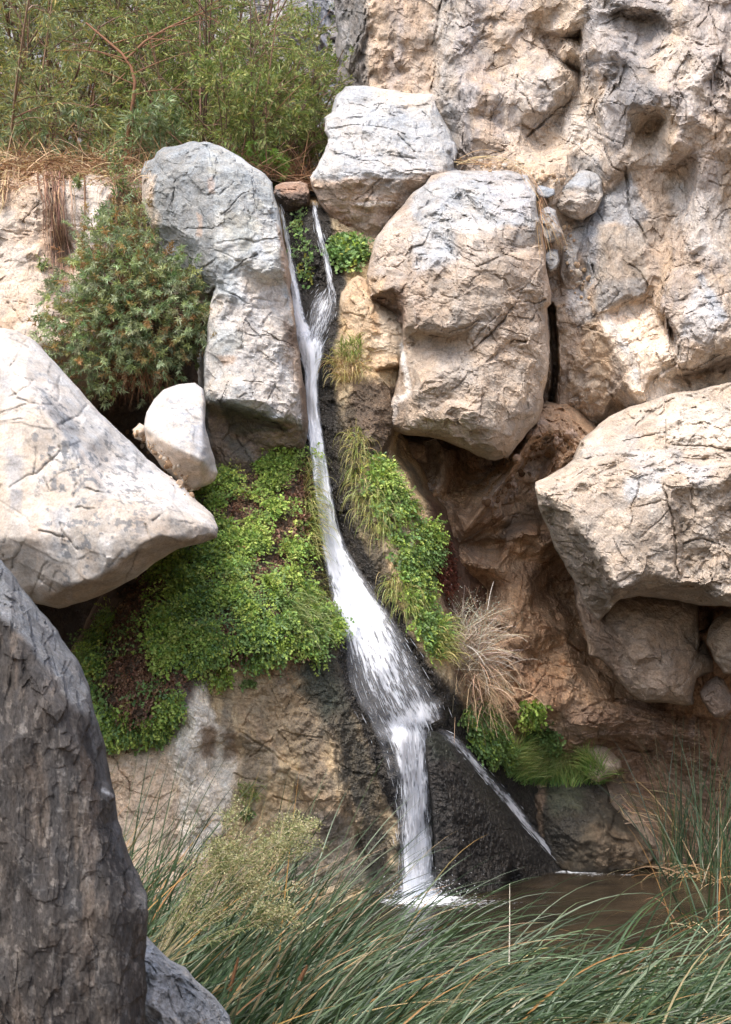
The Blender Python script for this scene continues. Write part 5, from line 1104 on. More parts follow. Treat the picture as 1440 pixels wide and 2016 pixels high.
def shrub(name, label, cat, base, h, spread, nst, pal, wood, leaf=(.09, .016), nbr=8, ntw=3, nlf=12, up=1.0, droop=.5, lean=(0, 0), group=None, flower=None, whorl=.0, inner=.25, foliage='foliage'):
    root = empty(name, base, label, cat, group); b = np.array(base, float)
    lines, rad, cl = [], [], []; lp, ld = [], []
    for _ in range(nst):
        a = rng.uniform(0, 2 * np.pi); k = spread * rng.uniform(.15, 1)
        d = np.array([math.cos(a) * k + lean[0], math.sin(a) * k + lean[1], up])
        L = h * rng.uniform(.7, 1.12)
        p0 = b + np.array([math.cos(a), math.sin(a), 0]) * rng.uniform(0, .12) * h * spread + [0, 0, -.05]
        ln = stem_line(p0, d, L, .35, droop * .4, 8); lines.append(ln); rad.append(.006 * h + .004); cl.append(pick(wood, 1)[0])
        for _ in range(nbr):
            t = rng.uniform(inner, 1); p, dd = along(ln, t)
            d2 = dd * .8 + rdir(1, .15)[0] * .9
            l2 = stem_line(p, d2, L * rng.uniform(.18, .36) * (1.25 - t * .5), .4, droop, 5); lines.append(l2); rad.append(.003 * h); cl.append(pick(wood, 1)[0])
            for _ in range(ntw):
                t2 = rng.uniform(.25, 1); p2, dd2 = along(l2, t2)
                l3 = stem_line(p2, dd2 + rdir(1, .1)[0] * .8, L * rng.uniform(.08, .16), .3, droop * .6, 4); lines.append(l3); rad.append(.0022); cl.append(pick(wood, 1)[0])
                for q in np.linspace(.15 + whorl * .6, 1, nlf):
                    p3, d3 = along(l3, min(q, .999)); lp.append(p3); ld.append(d3)
    v, q, c = tubes(lines, rad, cl, 3); mesh_np('branches', v, [q], M_WOOD, c, root)
    lp = np.array(lp); ld = np.array(ld); n = len(lp)
    tone = (1 + .22 * fbm(lp * 2.6, 3, 5))[:, None]
    v, f, c = leaves(lp, ld * .9 + rdir(n) * (.75 + .3 * whorl), leaf[0] * rng.uniform(.6, 1.25, n), leaf[1] * rng.uniform(.7, 1.2, n), pick(pal, n) * tone)
    mesh_np(foliage, v, [f], M_LEAF, c, root)
    if flower:
        fp, fc, cnt, rad_ = flower
        idx = rng.integers(0, n, cnt); idx = idx[lp[idx, 2] > np.quantile(lp[:, 2], fp)]
        cen = lp[idx]
        m = 14; pp = np.repeat(cen, m, 0) + rng.normal(size=(len(cen) * m, 3)) * rad_ * .22
        for q in range(len(cen)):
            v, f, c = leaves(pp[q * m:q * m + m], rdir(m, .5), rad_ * .8, rad_ * .5, pick(fc, m))
            mesh_np('flower_head', v, [f], M_LEAF, c, root)
    return root


def surf(u, v, Z=None):
    """point on the rock at a surveyed bearing and the outward direction there."""
    Z = ZBR if Z is None else Z
    def at(a, b):
        i = np.clip(((a - OU) / STEP).round().astype(int), 0, NU - 1); j = np.clip(((b - OV) / STEP).round().astype(int), 0, NV - 1)
        return Z[j, i].astype(float)
    y = at(u, v); e = 14.0
    P = W(u, v, y); A = W(u + e, v, at(u + e, v)) - W(u - e, v, at(u - e, v)); B = W(u, v - e, at(u, v - e)) - W(u, v + e, at(u, v + e))
    n = unit(np.cross(A, B)); n = np.where(n[:, 1:2] > 0, -n, n)
    n[:, 1] = np.minimum(n[:, 1], -.25)
    return P, unit(n)


def scatter(poly, n):
    poly = np.asarray(poly, float); out = []
    while sum(len(o) for o in out) < n:
        u = rng.uniform(poly[:, 0].min(), poly[:, 0].max(), n); v = rng.uniform(poly[:, 1].min(), poly[:, 1].max(), n)
        m = in_poly(u, v, poly); out.append(np.stack([u[m], v[m]], 1))
    q = np.concatenate(out)[:n]; return q[:, 0], q[:, 1]


FERN = [lin(150, 172, 82), lin(164, 184, 92), lin(136, 162, 82), lin(178, 192, 104), lin(122, 150, 80)]
FERN_D = [lin(108, 136, 80), lin(124, 152, 88), lin(132, 160, 94), lin(112, 140, 92)]
DEAD = [lin(126, 92, 72), lin(142, 108, 86), lin(104, 76, 60), lin(150, 122, 98)]


def fronds(P, nrm, pal, L=.13, m=9, leaf=.021, droop=1.5, spread=.8):
    """maidenhair fronds: thin arching stalk with fan-shaped leaflets on both sides."""
    n = len(P)
    d = unit(nrm * .9 + rdir(n, .2) * spread + [0, 0, .25]); L = L * rng.uniform(.55, 1.25, n)
    base = pick(pal, n, .16); p = P + nrm * .004
    pos = []; dirs = []; cols = []; size = []
    side = unit(np.cross(d, nrm + .3 * rdir(n)))
    for k in range(m):
        t = (k + 1) / m
        d = unit(d + np.array([0, 0, -1]) * droop / m)
        p = p + d * (L / m)[:, None]
        w = math.sin(min(1, t * 1.15) * math.pi * .85) * .42 + .06
        for sg in (-1, 1):
            o = side * sg * (L * w)[:, None] * rng.uniform(.25, 1.0, (n, 1))
            pos.append(p + o - nrm * 0 + np.array([0, 0, -.25]) * np.abs(o).sum(1, keepdims=True) * .4); dirs.append(unit(side * sg + d * .6 + nrm * .25 + .4 * rdir(n))); cols.append(base * rng.uniform(.85, 1.15, (n, 1))); size.append(leaf * rng.uniform(.7, 1.3, n))
    pos = np.concatenate(pos); dirs = np.concatenate(dirs); cols = np.concatenate(cols); size = np.concatenate(size)
    up = np.tile(nrm, (2 * m, 1)) + .5 * rdir(len(pos), .6)
    # fan leaflet: point, two wide shoulders, blunt rounded edge
    s = unit(np.cross(dirs, up)); nn = np.cross(s, dirs); z = size[:, None]
    V = np.stack([pos, pos + dirs * z * .75 + s * z * .55 + nn * z * .12, pos + dirs * z * 1.05, pos + dirs * z * .75 - s * z * .55 + nn * z * .12], 1).reshape(-1, 3)
    I = np.arange(len(pos))[:, None] * 4
    return V, np.concatenate([I + [0, 1, 2], I + [0, 2, 3]]), np.repeat(cols, 4, 0)


def fern_clump(u, v, r, n, label, pal=FERN, L=.14, leaf=.022, group=None, Z=None, name='maidenhair_fern'):
    a = rng.uniform(0, 2 * np.pi, n); q = r * np.sqrt(rng.random(n))
    P, nr = surf(u + q * np.cos(a), v + q * np.sin(a) * .8, Z)
    P0 = P.mean(0); k = np.abs(P[:, 1] - np.median(P[:, 1])) < .35; P, nr = P[k], nr[k]
    root = empty(name, tuple(np.median(P, 0)), label, 'fern', group)
    A_ = fronds(P, nr, pal, L, 10, leaf)
    m = max(6, len(P) // 4); B_ = blades(P[:m], unit(nr[:m] + rdir(m, .4) * .6), L * .9, .003, 1.2, pick(DEAD, m) * .5, 5)
    v_, f, c = join([A_, B_]); mesh_np('fronds', v_, f, M_LEAF, c, root)
    return root


# ------------------------------------------------------------------ the terrace above the falls
def hz(x, y):
    return 6.22 + .30 * (y - 12.9) + .12 * vnoise(np.stack([x * .9, y * .9, 0 * x], -1), 4)

sheet_later = []
xs = np.linspace(-9, .35, 80); ys = np.linspace(13.0, 21.5, 80); X, Y = np.meshgrid(xs, ys)
P = np.stack([X.ravel(), Y.ravel(), hz(X.ravel(), Y.ravel())], -1); P[:, 2] += .06 * fbm(P * 3, 4, 3)
I = np.arange(6400).reshape(80, 80)
mesh_np('hillside', P, [np.stack([I[:-1, :-1], I[:-1, 1:], I[1:, 1:], I[1:, :-1]], -1).reshape(-1, 4)], M_ROCK, np.tile(np.array([*lin(112, 88, 62), 0]), (6400, 1)))['kind'] = 'structure'

WOODB = [lin(126, 98, 78), lin(104, 84, 70), lin(144, 120, 100)]
OLV = [lin(140, 146, 96), lin(152, 154, 106), lin(126, 136, 92), lin(164, 162, 116), lin(172, 158, 98), lin(140, 150, 116), lin(120, 132, 98)]
GRN = [lin(124, 138, 80), lin(138, 150, 90), lin(110, 126, 72), lin(152, 158, 100), lin(166, 164, 108), lin(104, 120, 74)]
SILV = [lin(142, 156, 124), lin(126, 144, 106), lin(156, 166, 134), lin(112, 132, 92)]
G = 'brush on the terrace above the falls'
def tb(u, y):
    x = (u - U0) / F * y
    return (x, y, float(hz(np.array([x]), np.array([y]))[0]))

shrub('willow', 'olive willow in the top left corner with long narrow drooping leaves', 'willow', tb(20, 14.6), 2.7, .75, 13, OLV, WOODB, (.095, .0145), 11, 4, 20, 1, .8, group=G)
shrub('willow', 'yellowish olive willow behind the bare curved trunk', 'willow', tb(150, 15.8), 3.1, .7, 13, OLV, WOODB, (.09, .0145), 11, 4, 20, 1, .7, group=G)
shrub('willow', 'pale olive willow at the top of the picture left of the white flower heads', 'willow', tb(300, 17.0), 3.6, .7, 13, OLV + GRN[:2], WOODB, (.09, .0145), 11, 4, 20, 1, .6, group=G)
shrub('willow', 'tall dry-topped willow behind the white flower heads', 'willow', tb(430, 18.0), 3.9, .6, 13, OLV + GRN, WOODB, (.085, .014), 11, 4, 20, 1, .5, group=G)
shrub('willow', 'olive willow between the top left corner and the bare sapling', 'willow', tb(90, 17.2), 3.6, .75, 15, OLV, WOODB, (.095, .0145), 11, 4, 20, 1, .6, group=G)
shrub('mulefat_bush', 'shaded green bush at the back of the terrace behind the flowering bush', 'bush', tb(360, 16.2), 2.4, .8, 15, GRN, WOODB, (.065, .0135), 11, 4, 22, 1, .4, group=G)
shrub('mulefat_bush', 'green bush low over the brown stems left of the lip', 'bush', tb(455, 13.9), 1.15, .9, 13, GRN, WOODB, (.075, .018), 9, 4, 12, .9, .5, group=G)
shrub('mulefat_bush', 'silvery green bush directly behind the tall grey block', 'bush', tb(250, 14.3), 1.15, .9, 12, SILV, WOODB, (.10, .018), 8, 4, 13, .9, .5, group=G)
shrub('mulefat_bush', 'green bush with white flower heads above the tall grey block', 'bush', tb(400, 14.9), 2.35, .7, 15, GRN, WOODB, (.06, .013), 11, 4, 22, 1, .35, group=G, flower=(.75, [lin(226, 220, 204), lin(206, 196, 170)], 70, .05))
shrub('mulefat_bush', 'dense green bush leaning over the lip of the falls', 'bush', tb(520, 14.4), 1.7, .8, 16, GRN, WOODB, (.058, .0125), 11, 4, 22, 1, .4, lean=(.25, 0), group=G)
shrub('mulefat_bush', 'bright green bush pressed against the grey edge of the right cliff', 'bush', tb(590, 15.6), 1.7, .5, 14, GRN, WOODB, (.06, .013), 11, 4, 22, 1, .4, group=G)
shrub('mulefat_bush', 'low green sprig growing right behind the shoulder of the tall grey block', 'bush', tb(535, 13.5), .5, .9, 10, [lin(120, 146, 72), lin(104, 132, 60)], WOODB, (.06, .014), 5, 3, 10, .8, .3, group=G)
shrub('willow', 'grey-green willow low on the terrace above the left wall', 'willow', tb(120, 14.5), 1.1, 1.0, 12, OLV + SILV, WOODB, (.10, .016), 8, 3, 10, .8, .6, group=G)
# bare curved trunk in the brush
p0 = np.array(tb(250, 13.9)); ln = np.array([W(u, v, y) for u, v, y in [(248, 300, 13.9), (256, 240, 13.8), (264, 190, 13.7), (266, 160, 13.7), (258, 130, 13.7), (240, 105, 13.75), (205, 75, 13.8), (170, 45, 13.9)]])
l2 = np.array([W(u, v, y) for u, v, y in [(250, 116, 13.7), (285, 82, 13.7), (330, 55, 13.8), (385, 30, 13.9), (440, 12, 14.0)]])
r = empty('bare_sapling', tuple(ln[0]), 'bare reddish brown curved sapling forking in front of the brush', 'sapling')
v, q, c = tubes([ln], [.024], [lin(128, 92, 70)], 6); mesh_np('trunk', v, [q], M_WOOD, c, r)
ex = [stem_line(along(l2, t)[0], np.array([.5, 0, rng.uniform(-.3, .5)]), .5, .3, .1, 5) for t in (.3, .5, .7, .8)] + [stem_line(along(ln, t)[0], np.array([rng.choice([-1, 1]) * .6, -.1, .2]), .7, .4, .2, 6) for t in (.3, .4, .5, .6, .65, .7, .8)]
v, q, c = tubes([l2] + ex, [.014] + [.006] * len(ex), [lin(140, 104, 80)] * (1 + len(ex)), 5); mesh_np('branches', v, [q], M_WOOD, c, r)
# dry litter, stems and straw along the terrace edge
def straw(n, u0, u1, v0, v1, y0, y1, L, pal, droop=.6, w=.006):
    u = rng.uniform(u0, u1, n); v = rng.uniform(v0, v1, n); y = rng.uniform(y0, y1, n)
    d = rdir(n) * [1, .5, .45] + [0, -.2, .1]
    return blades(W(u, v, y), d, L * rng.uniform(.5, 1.3, n), w, droop, pick(pal, n), 6)
STRAW = [lin(190, 160, 120), lin(166, 134, 98), lin(146, 112, 82), lin(206, 182, 144)]
BRN = [lin(118, 86, 62), lin(96, 70, 52), lin(138, 104, 78), lin(150, 120, 94)]
x = rng.uniform(-4.6, -2.3, 1500); y = rng.uniform(12.95, 13.9, 1500); q1 = np.stack([x, y, hz(x, y) + .02 + .16 * rng.random(1500)], -1)
b1 = blades(q1, rdir(1500) * [1, .6, .35] + [0, -.25, .25], .4 * rng.uniform(.4, 1.3, 1500), .008, .9, pick(STRAW + STRAW + BRN, 1500), 5)
x = rng.uniform(-2.2, -.3, 900); y = rng.uniform(13.2, 14.4, 900); q2 = np.stack([x, y, hz(x, y) + .05], -1)
b2 = blades(q2, rdir(900) * [1, .6, .5] + [.1, -.3, .3], .5 * rng.uniform(.4, 1.3, 900), .006, .7, pick(BRN, 900), 6)
v, f, c = join([b1, b2]); tag(mesh_np('dry_grass', v, f, M_WOOD, c), 'tangled dry straw and dead stems along the edge of the brush terrace', 'dry grass', kind='stuff')
u, v = scatter([(-60, 338), (0, 340), (100, 328), (290, 326), (290, 352), (215, 366), (100, 360), (0, 382), (-60, 380)], 900)
yy = np.minimum(depth_at(u, v), 13.15)
b3 = blades(W(u, v, yy - .02), rdir(900) * [1, .4, .4] + [0, -.45, .1], .26 * rng.uniform(.35, 1.3, 900), .006, 2.4, pick(STRAW + STRAW + BRN, 900), 6)
tag(mesh_np('dry_grass', b3[0], [b3[1]], M_WOOD, b3[2]), 'matted straw draped over the brink of the pale left wall', 'dry grass', kind='stuff')
# green weed hanging over the left wall
for (u, v, rr, lab) in [(232, 330, 26, 'green leafy weed at the terrace edge left of the tall grey block'), (240, 372, 22, 'second green weed hanging just below the terrace edge, above the straw roots'), (157, 372, 13, 'small grey-green weed hanging on the pale left wall'), (80, 528, 11, 'tiny grey-green sprig growing out of the left wall'), (108, 560, 10, 'lower tiny sprig on the left wall beside the hollow bush')]:
    n = 26 if rr > 20 else 12
    p, nr = surf(np.full(n, float(u)) + rng.normal(size=n) * rr * .4, np.full(n, float(v)) + rng.normal(size=n) * rr * .4)
    p = np.where((p[:, 1:2] > 13.5), W(np.array([u]), np.array([v]), np.array([13.0])), p)
    p = p.mean(0) * .75 + p * .25
    rt = empty('leafy_weed', tuple(p.mean(0)), lab, 'weed')
    lns = [stem_line(p.mean(0), (a - p.mean(0)) * 8 + b * .6 + rdir(1, .5)[0], rr * .009, .4, .5, 5) for a, b in zip(p, nr)]
    v_, q_, c_ = tubes(lns, [.003] * n, pick(WOODB, n), 3); mesh_np('stems', v_, [q_], M_WOOD, c_, rt)
    lp = np.array([along(l, t)[0] for l in lns for t in np.linspace(.1, .98, 12)]); m = len(lp)
    v_, f_, c_ = leaves(lp, rdir(m, .3), .05 * rng.uniform(.6, 1.3, m), .013, pick(SILV + GRN, m)); mesh_np('foliage', v_, [f_], M_LEAF, c_, rt)
# roots hanging down the left wall
def hang(name, label, cat, specs, pal, rad):
    lines = []
    for (u0, v0, u1, v1, n, jx) in specs:
        for _ in range(n):
            m = 9; t = np.linspace(0, 1, m); e = rng.uniform(.65, 1.0)
            uu = u0 + (u1 - u0) * t * e + np.cumsum(rng.normal(size=m)) * jx * .35 + rng.normal() * jx; vv = v0 + (v1 - v0) * t * e
            yy = np.minimum(surf(uu, vv)[0][:, 1], 13.0) - .03 - .06 * rng.random() * np.sin(t * 3.1)
            lines.append(W(uu, vv, yy))
    v, q, c = tubes(lines, rad * rng.uniform(.5, 1.4, len(lines)), pick(pal, len(lines)), 4)
    return tag(mesh_np(name, v, [q], M_WOOD, c), label, cat)
hang('hanging_roots', 'bundle of brown roots hanging down the middle of the left wall', 'roots', [(104, 338, 126, 590, 24, 9), (98, 340, 110, 470, 14, 8), (128, 345, 142, 610, 8, 7)], [lin(150, 116, 96), lin(122, 94, 76), lin(176, 146, 120)], .0048)
hang('hanging_roots', 'single thin dark root on the wall right of the root bundle', 'roots', [(168, 345, 172, 545, 2, 1)], [lin(130, 100, 80)], .007)
hang('hanging_roots', 'pale roots at the far left edge over the wall', 'roots', [(12, 335, 2, 420, 8, 6), (30, 330, 30, 385, 3, 5)], [lin(176, 146, 118), lin(150, 120, 96)], .010)
hang('hanging_roots', 'pale straw-coloured roots spilling down between the left wall and the tall grey block', 'roots', [(262, 375, 225, 500, 22, 12), (272, 370, 300, 520, 22, 12), (250, 390, 260, 560, 16, 10), (240, 350, 214, 440, 5, 6)], [lin(206, 180, 148), lin(184, 156, 124), lin(160, 128, 100)], .0045)

# ------------------------------------------------------------------ bush in the hollow on the left
HB = W(265, 640, 12.1)
rt = empty('hollow_bush', tuple(HB), 'dense grey-green bush filling the hollow between the left wall and the tall grey block', 'bush')
HG = [lin(136, 150, 114), lin(150, 162, 128), lin(122, 138, 100), lin(164, 174, 140), lin(142, 148, 100)]
lines = []; lp = []; ld = []; lc = []; dead_l = []
for k in range(330):
    a = rng.uniform(0, 2 * np.pi); q = math.sqrt(rng.random())
    ir = 1 + .22 * math.sin(3 * a + 1) + .14 * math.sin(7 * a); ir *= rng.uniform(.88, 1.14); uu = 258 + 165 * q * ir * math.cos(a); vv = 612 + 148 * q * ir * math.sin(a)
    if uu < 170 and vv > 700 or uu > 425 or (uu > 300 and vv < 485) or (uu < 150 and vv < 545): continue
    y = 11.95 - .62 * math.sqrt(max(0, 1 - q * q)) + rng.uniform(-.08, .1)
    tip = W(uu, vv, y); mid = (HB + tip) / 2 + np.array([0, -.12, .12])
    ln = np.array([HB * (1 - t) ** 2 + 2 * mid * t * (1 - t) + tip * t * t for t in np.linspace(0, 1, 7)]); lines.append(ln)
    dd = unit(ln[-1] - ln[-2])
    for _ in range(5):
        c0 = tip + rng.normal(size=3) * .08; n = 30
        t = rng.random(n)[:, None]
        d0 = unit(dd + [0, -.3, .25] + rng.normal(size=3) * .6)
        lp.append(c0 + d0 * t * .10); ld.append(d0 * .8 + rdir(n) * .9)
        base = pick(HG if rng.random() > .16 else [lin(150, 120, 84), lin(166, 140, 100)], 1, .2)
        lc.append(np.repeat(base, n, 0) * rng.uniform(.8, 1.2, (n, 1)))
lp = np.concatenate(lp); ld = np.concatenate(ld); lc = np.concatenate(lc); n = len(lp)
v, f, c = leaves(lp, ld, .043 * rng.uniform(.6, 1.3, n), .0092, lc); mesh_np('foliage', v, [f], M_LEAF, c, rt)
v, q, c = tubes(lines, [.006] * len(lines), pick(BRN, len(lines)), 3); mesh_np('branches', v, [q], M_WOOD, c, rt)
n = 230; P0 = W(rng.uniform(215, 330, n), rng.uniform(690, 740, n), rng.uniform(11.5, 11.9, n))
v, f, c = blades(P0, rdir(n) * [.5, .3, .3] + [rng.uniform(-.15, .15), -.1, -.8], .3 * rng.uniform(.4, 1.25, n), .006, .2, pick([lin(128, 88, 62), lin(150, 108, 78), lin(108, 74, 54)], n), 7)
mesh_np('dead_stems', v, [f], M_WOOD, c, rt)
n = 60; m = 12; idx = rng.integers(0, len(lp), n); pp = np.repeat(lp[idx], m, 0) + rng.normal(size=(n * m, 3)) * .006
for q in range(n):
    v, f, c = leaves(pp[q * m:q * m + m], rdir(m, .3), .018, .012, pick([lin(196, 172, 128), lin(176, 146, 104)], m)); mesh_np('flower_head', v, [f], M_LEAF, c, rt)

# ------------------------------------------------------------------ ferns
SL = [(385, 962), (440, 942), (520, 925), (545, 895), (600, 884), (612, 930), (596, 1000), (604, 1080), (592, 1130), (640, 1195), (660, 1245), (622, 1285), (560, 1318), (505, 1296), (430, 1325), (392, 1306), (358, 1338), (346, 1400), (340, 1438), (280, 1452), (216, 1468), (192, 1408), (168, 1330), (160, 1290), (212, 1230), (236, 1190), (262, 1142), (330, 1088), (432, 1062), (430, 1012)]
BARE = [[(440, 968), (500, 965), (515, 1020), (450, 1035), (425, 1010)], [(268, 1125), (325, 1110), (335, 1170), (300, 1210), (250, 1230)], [(225, 1235), (300, 1200), (320, 1290), (290, 1400), (230, 1420), (205, 1340)], [(300, 1340), (350, 1330), (340, 1400), (300, 1410)], [(560, 930), (600, 930), (600, 1040), (575, 1060)], [(520, 1040), (545, 1030), (550, 1060), (525, 1070)], [(470, 1135), (510, 1130), (515, 1165), (480, 1170)]]
cu, cv = scatter(SL, 250)
bc = np.zeros(len(cu))
for b in BARE: bc = np.maximum(bc, sstep(10, -8, sdf(cu, cv, b)))
kc = rng.random(len(cu)) > .7 * bc
cu, cv = cu[kc], cv[kc]; led = 46.0; ph = cv + .35 * cu; cv = cv + (np.round(ph / led) * led - ph) * .55; nf = rng.integers(8, 32, len(cu)); ci = np.repeat(np.arange(len(cu)), nf)
cr = rng.uniform(7, 21, len(cu))[ci] * np.sqrt(rng.random(len(ci))); ca = rng.uniform(0, 6.283, len(ci))
u = cu[ci] + cr * np.cos(ca); v = cv[ci] + cr * np.sin(ca) * .75
P, nr = surf(u, v)
lift = rng.uniform(.0, .03, len(cu))[ci] * (1 - (cr / 22) ** 2)
P = P + nr * lift[:, None] + np.array([0, 0, .03]) * lift[:, None] / .09
inside = sdf(u, v, SL) < 12
bare = np.zeros(len(u))
for b in BARE: bare = np.maximum(bare, sstep(12, -8, sdf(u, v, b)))
keep = (P[:, 1] < 11.9) & inside & (rng.random(len(u)) > .72 * bare)
tone = (rng.random(len(cu)) + .8 * sstep(1260, 980, cv))[ci]
pal_top = tone > .75
A = fronds(P[keep & pal_top], nr[keep & pal_top], FERN, .12, 10, .0165)
B = fronds(P[keep & ~pal_top], nr[keep & ~pal_top], FERN_D + FERN[:2], .12, 10, .0165)
u, v = scatter(SL, 3600); P, nr = surf(u, v)
bare = np.zeros(len(u))
for b in BARE: bare = np.maximum(bare, sstep(14, -10, sdf(u, v, b)))
k2 = rng.random(len(u)) < (.3 + .5 * bare)
Cd = fronds(P[k2], nr[k2], DEAD, .085, 6, .016, 2.2)
V, Fs, Cc = join([A, B, Cd])
tag(mesh_np('ferns', V, Fs, M_LEAF, Cc), 'carpet of bright green maidenhair fern covering the slope left of the falls', 'ferns', kind='stuff')
GF = 'separate fern clumps left of the falls'
for u, v, r, n, lab in [(336, 1262, 40, 170, 'bright fern clump bulging above the white-streaked bare wall'), (300, 1428, 26, 90, 'fern clump at the bottom tip of the slope over the bare wall'), (232, 1420, 24, 80, 'fern clump at the lower left foot of the slope beside the dark fluted boulder'), (336, 1385, 18, 60, 'small fern clump right against the white mineral streak'), (545, 912, 34, 130, 'fern clump at the foot of the tall grey block'), (410, 960, 32, 120, 'fern clump under the white wedge-shaped boulder'), (642, 1230, 22, 80, 'fern clump sticking out beside the white water on the left bank'), (180, 1290, 20, 60, 'dark fern clump in the mouth of the black hollow'), (450, 1080, 46, 200, 'broad fern clump directly under the tip of the large pale boulder'), (330, 1110, 40, 170, 'fern clump along the underside of the large pale boulder')]:
    fern_clump(u, v, r, n, lab, FERN if v < 1100 or n > 100 else FERN + FERN_D, .15, .0185, GF)
# right bank
RB = [(722, 895), (760, 905), (790, 960), (815, 1010), (830, 1045), (850, 1100), (846, 1160), (866, 1220), (872, 1270), (850, 1300), (820, 1240), (790, 1160), (770, 1100), (745, 1020), (720, 960)]
u, v = scatter(RB, 1300); P, nr = surf(u, v); k = (rng.random(1300) < .55 + .8 * fbm(np.stack([u * .03, v * .03, 0 * u], -1), 3, 5)) & (P[:, 1] < 12.6)
A = fronds(P[k], nr[k], FERN + FERN_D, .10, 9, .017)
u, v = scatter([(905, 1400), (950, 1385), (990, 1440), (1010, 1500), (960, 1500), (920, 1470)], 420); P, nr = surf(u, v)
B = fronds(P, nr, FERN_D + FERN[:1], .10, 8, .02)
u, v = scatter([(830, 1070), (880, 1060), (895, 1150), (880, 1190), (850, 1130)], 300); P, nr = surf(u, v)
Cd = fronds(P, nr, [lin(112, 62, 48), lin(92, 56, 46), lin(128, 82, 64)], .07, 6, .016, 2)
u, v = scatter([(585, 420), (605, 430), (625, 560), (600, 570), (582, 500)], 46); P, nr = surf(u, v)
D = fronds(P, nr, FERN_D + [lin(140, 136, 60)], .09, 7, .02)
V, Fs, Cc = join([A, B, Cd, D]); tag(mesh_np('ferns', V, Fs, M_LEAF, Cc), 'ferns and moss trailing down the rib right of the falls', 'ferns', kind='stuff')
for u, v, r, n, lab, pal in [(684, 498, 34, 150, 'broad-leaved green clump beside the upper right strand of water', FERN_D + [FERN[1]]), (845, 1052, 26, 90, 'bright fern clump at the right tip of the fern strip, against brown rock', FERN), (750, 935, 24, 90, 'fern clump at the top of the strip under the massive block', FERN), (838, 1090, 20, 70, 'fern clump beside the reddish dead ferns', FERN_D), (848, 1240, 26, 90, 'fern clump just left of the pale dry shrub', FERN_D + FERN[:2])]:
    fern_clump(u, v, r, n, lab, pal, .13, .026 if v < 600 else .0175, 'separate fern clumps right of the falls')
for u, v, r, n, lab, pal in [(1046, 1398, 20, 60, 'small bright fern clump growing on the brown recess wall', FERN), (1062, 1452, 32, 150, 'dark fern clump at the back of the grass ledge', FERN_D)]:
    fern_clump(u, v, r, n, lab, pal, .13, .022, 'fern clumps by the grass ledge', ZB)
# leaf rosettes on the bare wall
for u, v, lab in [(487, 1347, 'small pale green rosette plant alone on the bare wall below the ferns'), (484, 1600, 'small leafy plant growing from a ledge low on the bare wall')]:
    n = 120; P, nr = surf(u + np.clip(rng.normal(size=n) * 6, -12, 12), v + np.clip(rng.normal(size=n) * 4, -8, 8))
    vv, ff, cc = leaves(P + nr * .02, nr + rdir(n, .3), .045, .022, pick([lin(140, 158, 104), lin(112, 138, 80), lin(160, 170, 124)], n))
    tag(mesh_np('rosette_plant', vv, [ff], M_LEAF, cc), lab, 'plant')

# ------------------------------------------------------------------ grasses
GR = [lin(128, 152, 78), lin(146, 162, 92), lin(112, 138, 74), lin(166, 170, 106)]
YG = [lin(176, 166, 100), lin(158, 154, 88), lin(192, 176, 120), lin(136, 142, 78)]
def grass(name, label, poly, n, L, w, droop, pal, out=1.0, up=.3, Z=None, kind=None, group=None, cat='grass', maxd=99):
    u, v = scatter(poly, n); P, nr = surf(u, v, Z); k = P[:, 1] < maxd; P, nr = P[k], nr[k]; n = len(P)
    vv, ff, cc = blades(P, nr * out + rdir(n) * .5 + [0, 0, up], L * rng.uniform(.5, 1.3, n), w, droop, pick(pal, n), 7, tip=pick(YG, n))
    return tag(mesh_np(name, vv, [ff], M_GRASS, cc), label, cat, group, kind)
GT = 'grass tufts on the banks of the falls'
grass('grass_tuft', 'long hanging grass curtain on the rib, middle right of the white water', [(690, 935), (745, 950), (765, 1010), (760, 1060), (735, 1050), (700, 990)], 330, .22, .0045, 5.5, GR + YG, .6, .2, maxd=12.4, group=GT)
grass('grass_tuft', 'straw-tinged grass hanging in a narrow strip above the fern strip', [(688, 850), (715, 850), (722, 930), (698, 940)], 220, .2, .004, 5.5, YG + GR[:1], .5, .1, maxd=12.4, group=GT)
grass('grass_tuft', 'lower hanging grass tuft beside the widest part of the white water', [(755, 1130), (800, 1140), (830, 1200), (800, 1215), (765, 1170)], 230, .19, .0045, 5.0, GR + YG, .6, .2, maxd=12.4, group=GT)
grass('grass_tuft', 'yellow-green grass at the foot of the pale dry shrub', [(845, 1240), (880, 1230), (885, 1300), (850, 1310)], 240, .22, .006, 2.6, YG + GR, maxd=12.6, group=GT)
grass('grass_tuft', 'small bright grass tuft on the yellowish rock beside the upper chute', [(668, 680), (712, 672), (712, 700), (690, 715), (668, 705)], 190, .17, .006, 2.6, GR, maxd=12.8, group=GT, Z=ZB)
grass('grass_tuft', 'brownish grass hanging under the bright tuft of the upper chute', [(655, 705), (712, 712), (705, 760), (660, 750)], 220, .25, .005, 3.4, YG + STRAW, maxd=12.8, group=GT)
grass('grass_tuft', 'soft pale green grass tuft at the right end of the fern slope', [(545, 1170), (610, 1175), (632, 1230), (610, 1270), (560, 1240)], 420, .26, .005, 2.6, [lin(112, 140, 84), lin(130, 156, 102), lin(98, 126, 72)], maxd=11.9, group=GT)
grass('grass_tuft', 'trailing yellow-green grass along the left rim of the chute', [(592, 900), (612, 905), (622, 1050), (612, 1120), (598, 1050)], 420, .24, .005, 3.6, YG + GR, maxd=12.2, group=GT)
grass('grass_tuft', 'thin green tuft low on the bare wall among the cattail tips', [(465, 1545), (505, 1545), (505, 1575), (470, 1580)], 150, .14, .005, 1.6, GR, group=GT)
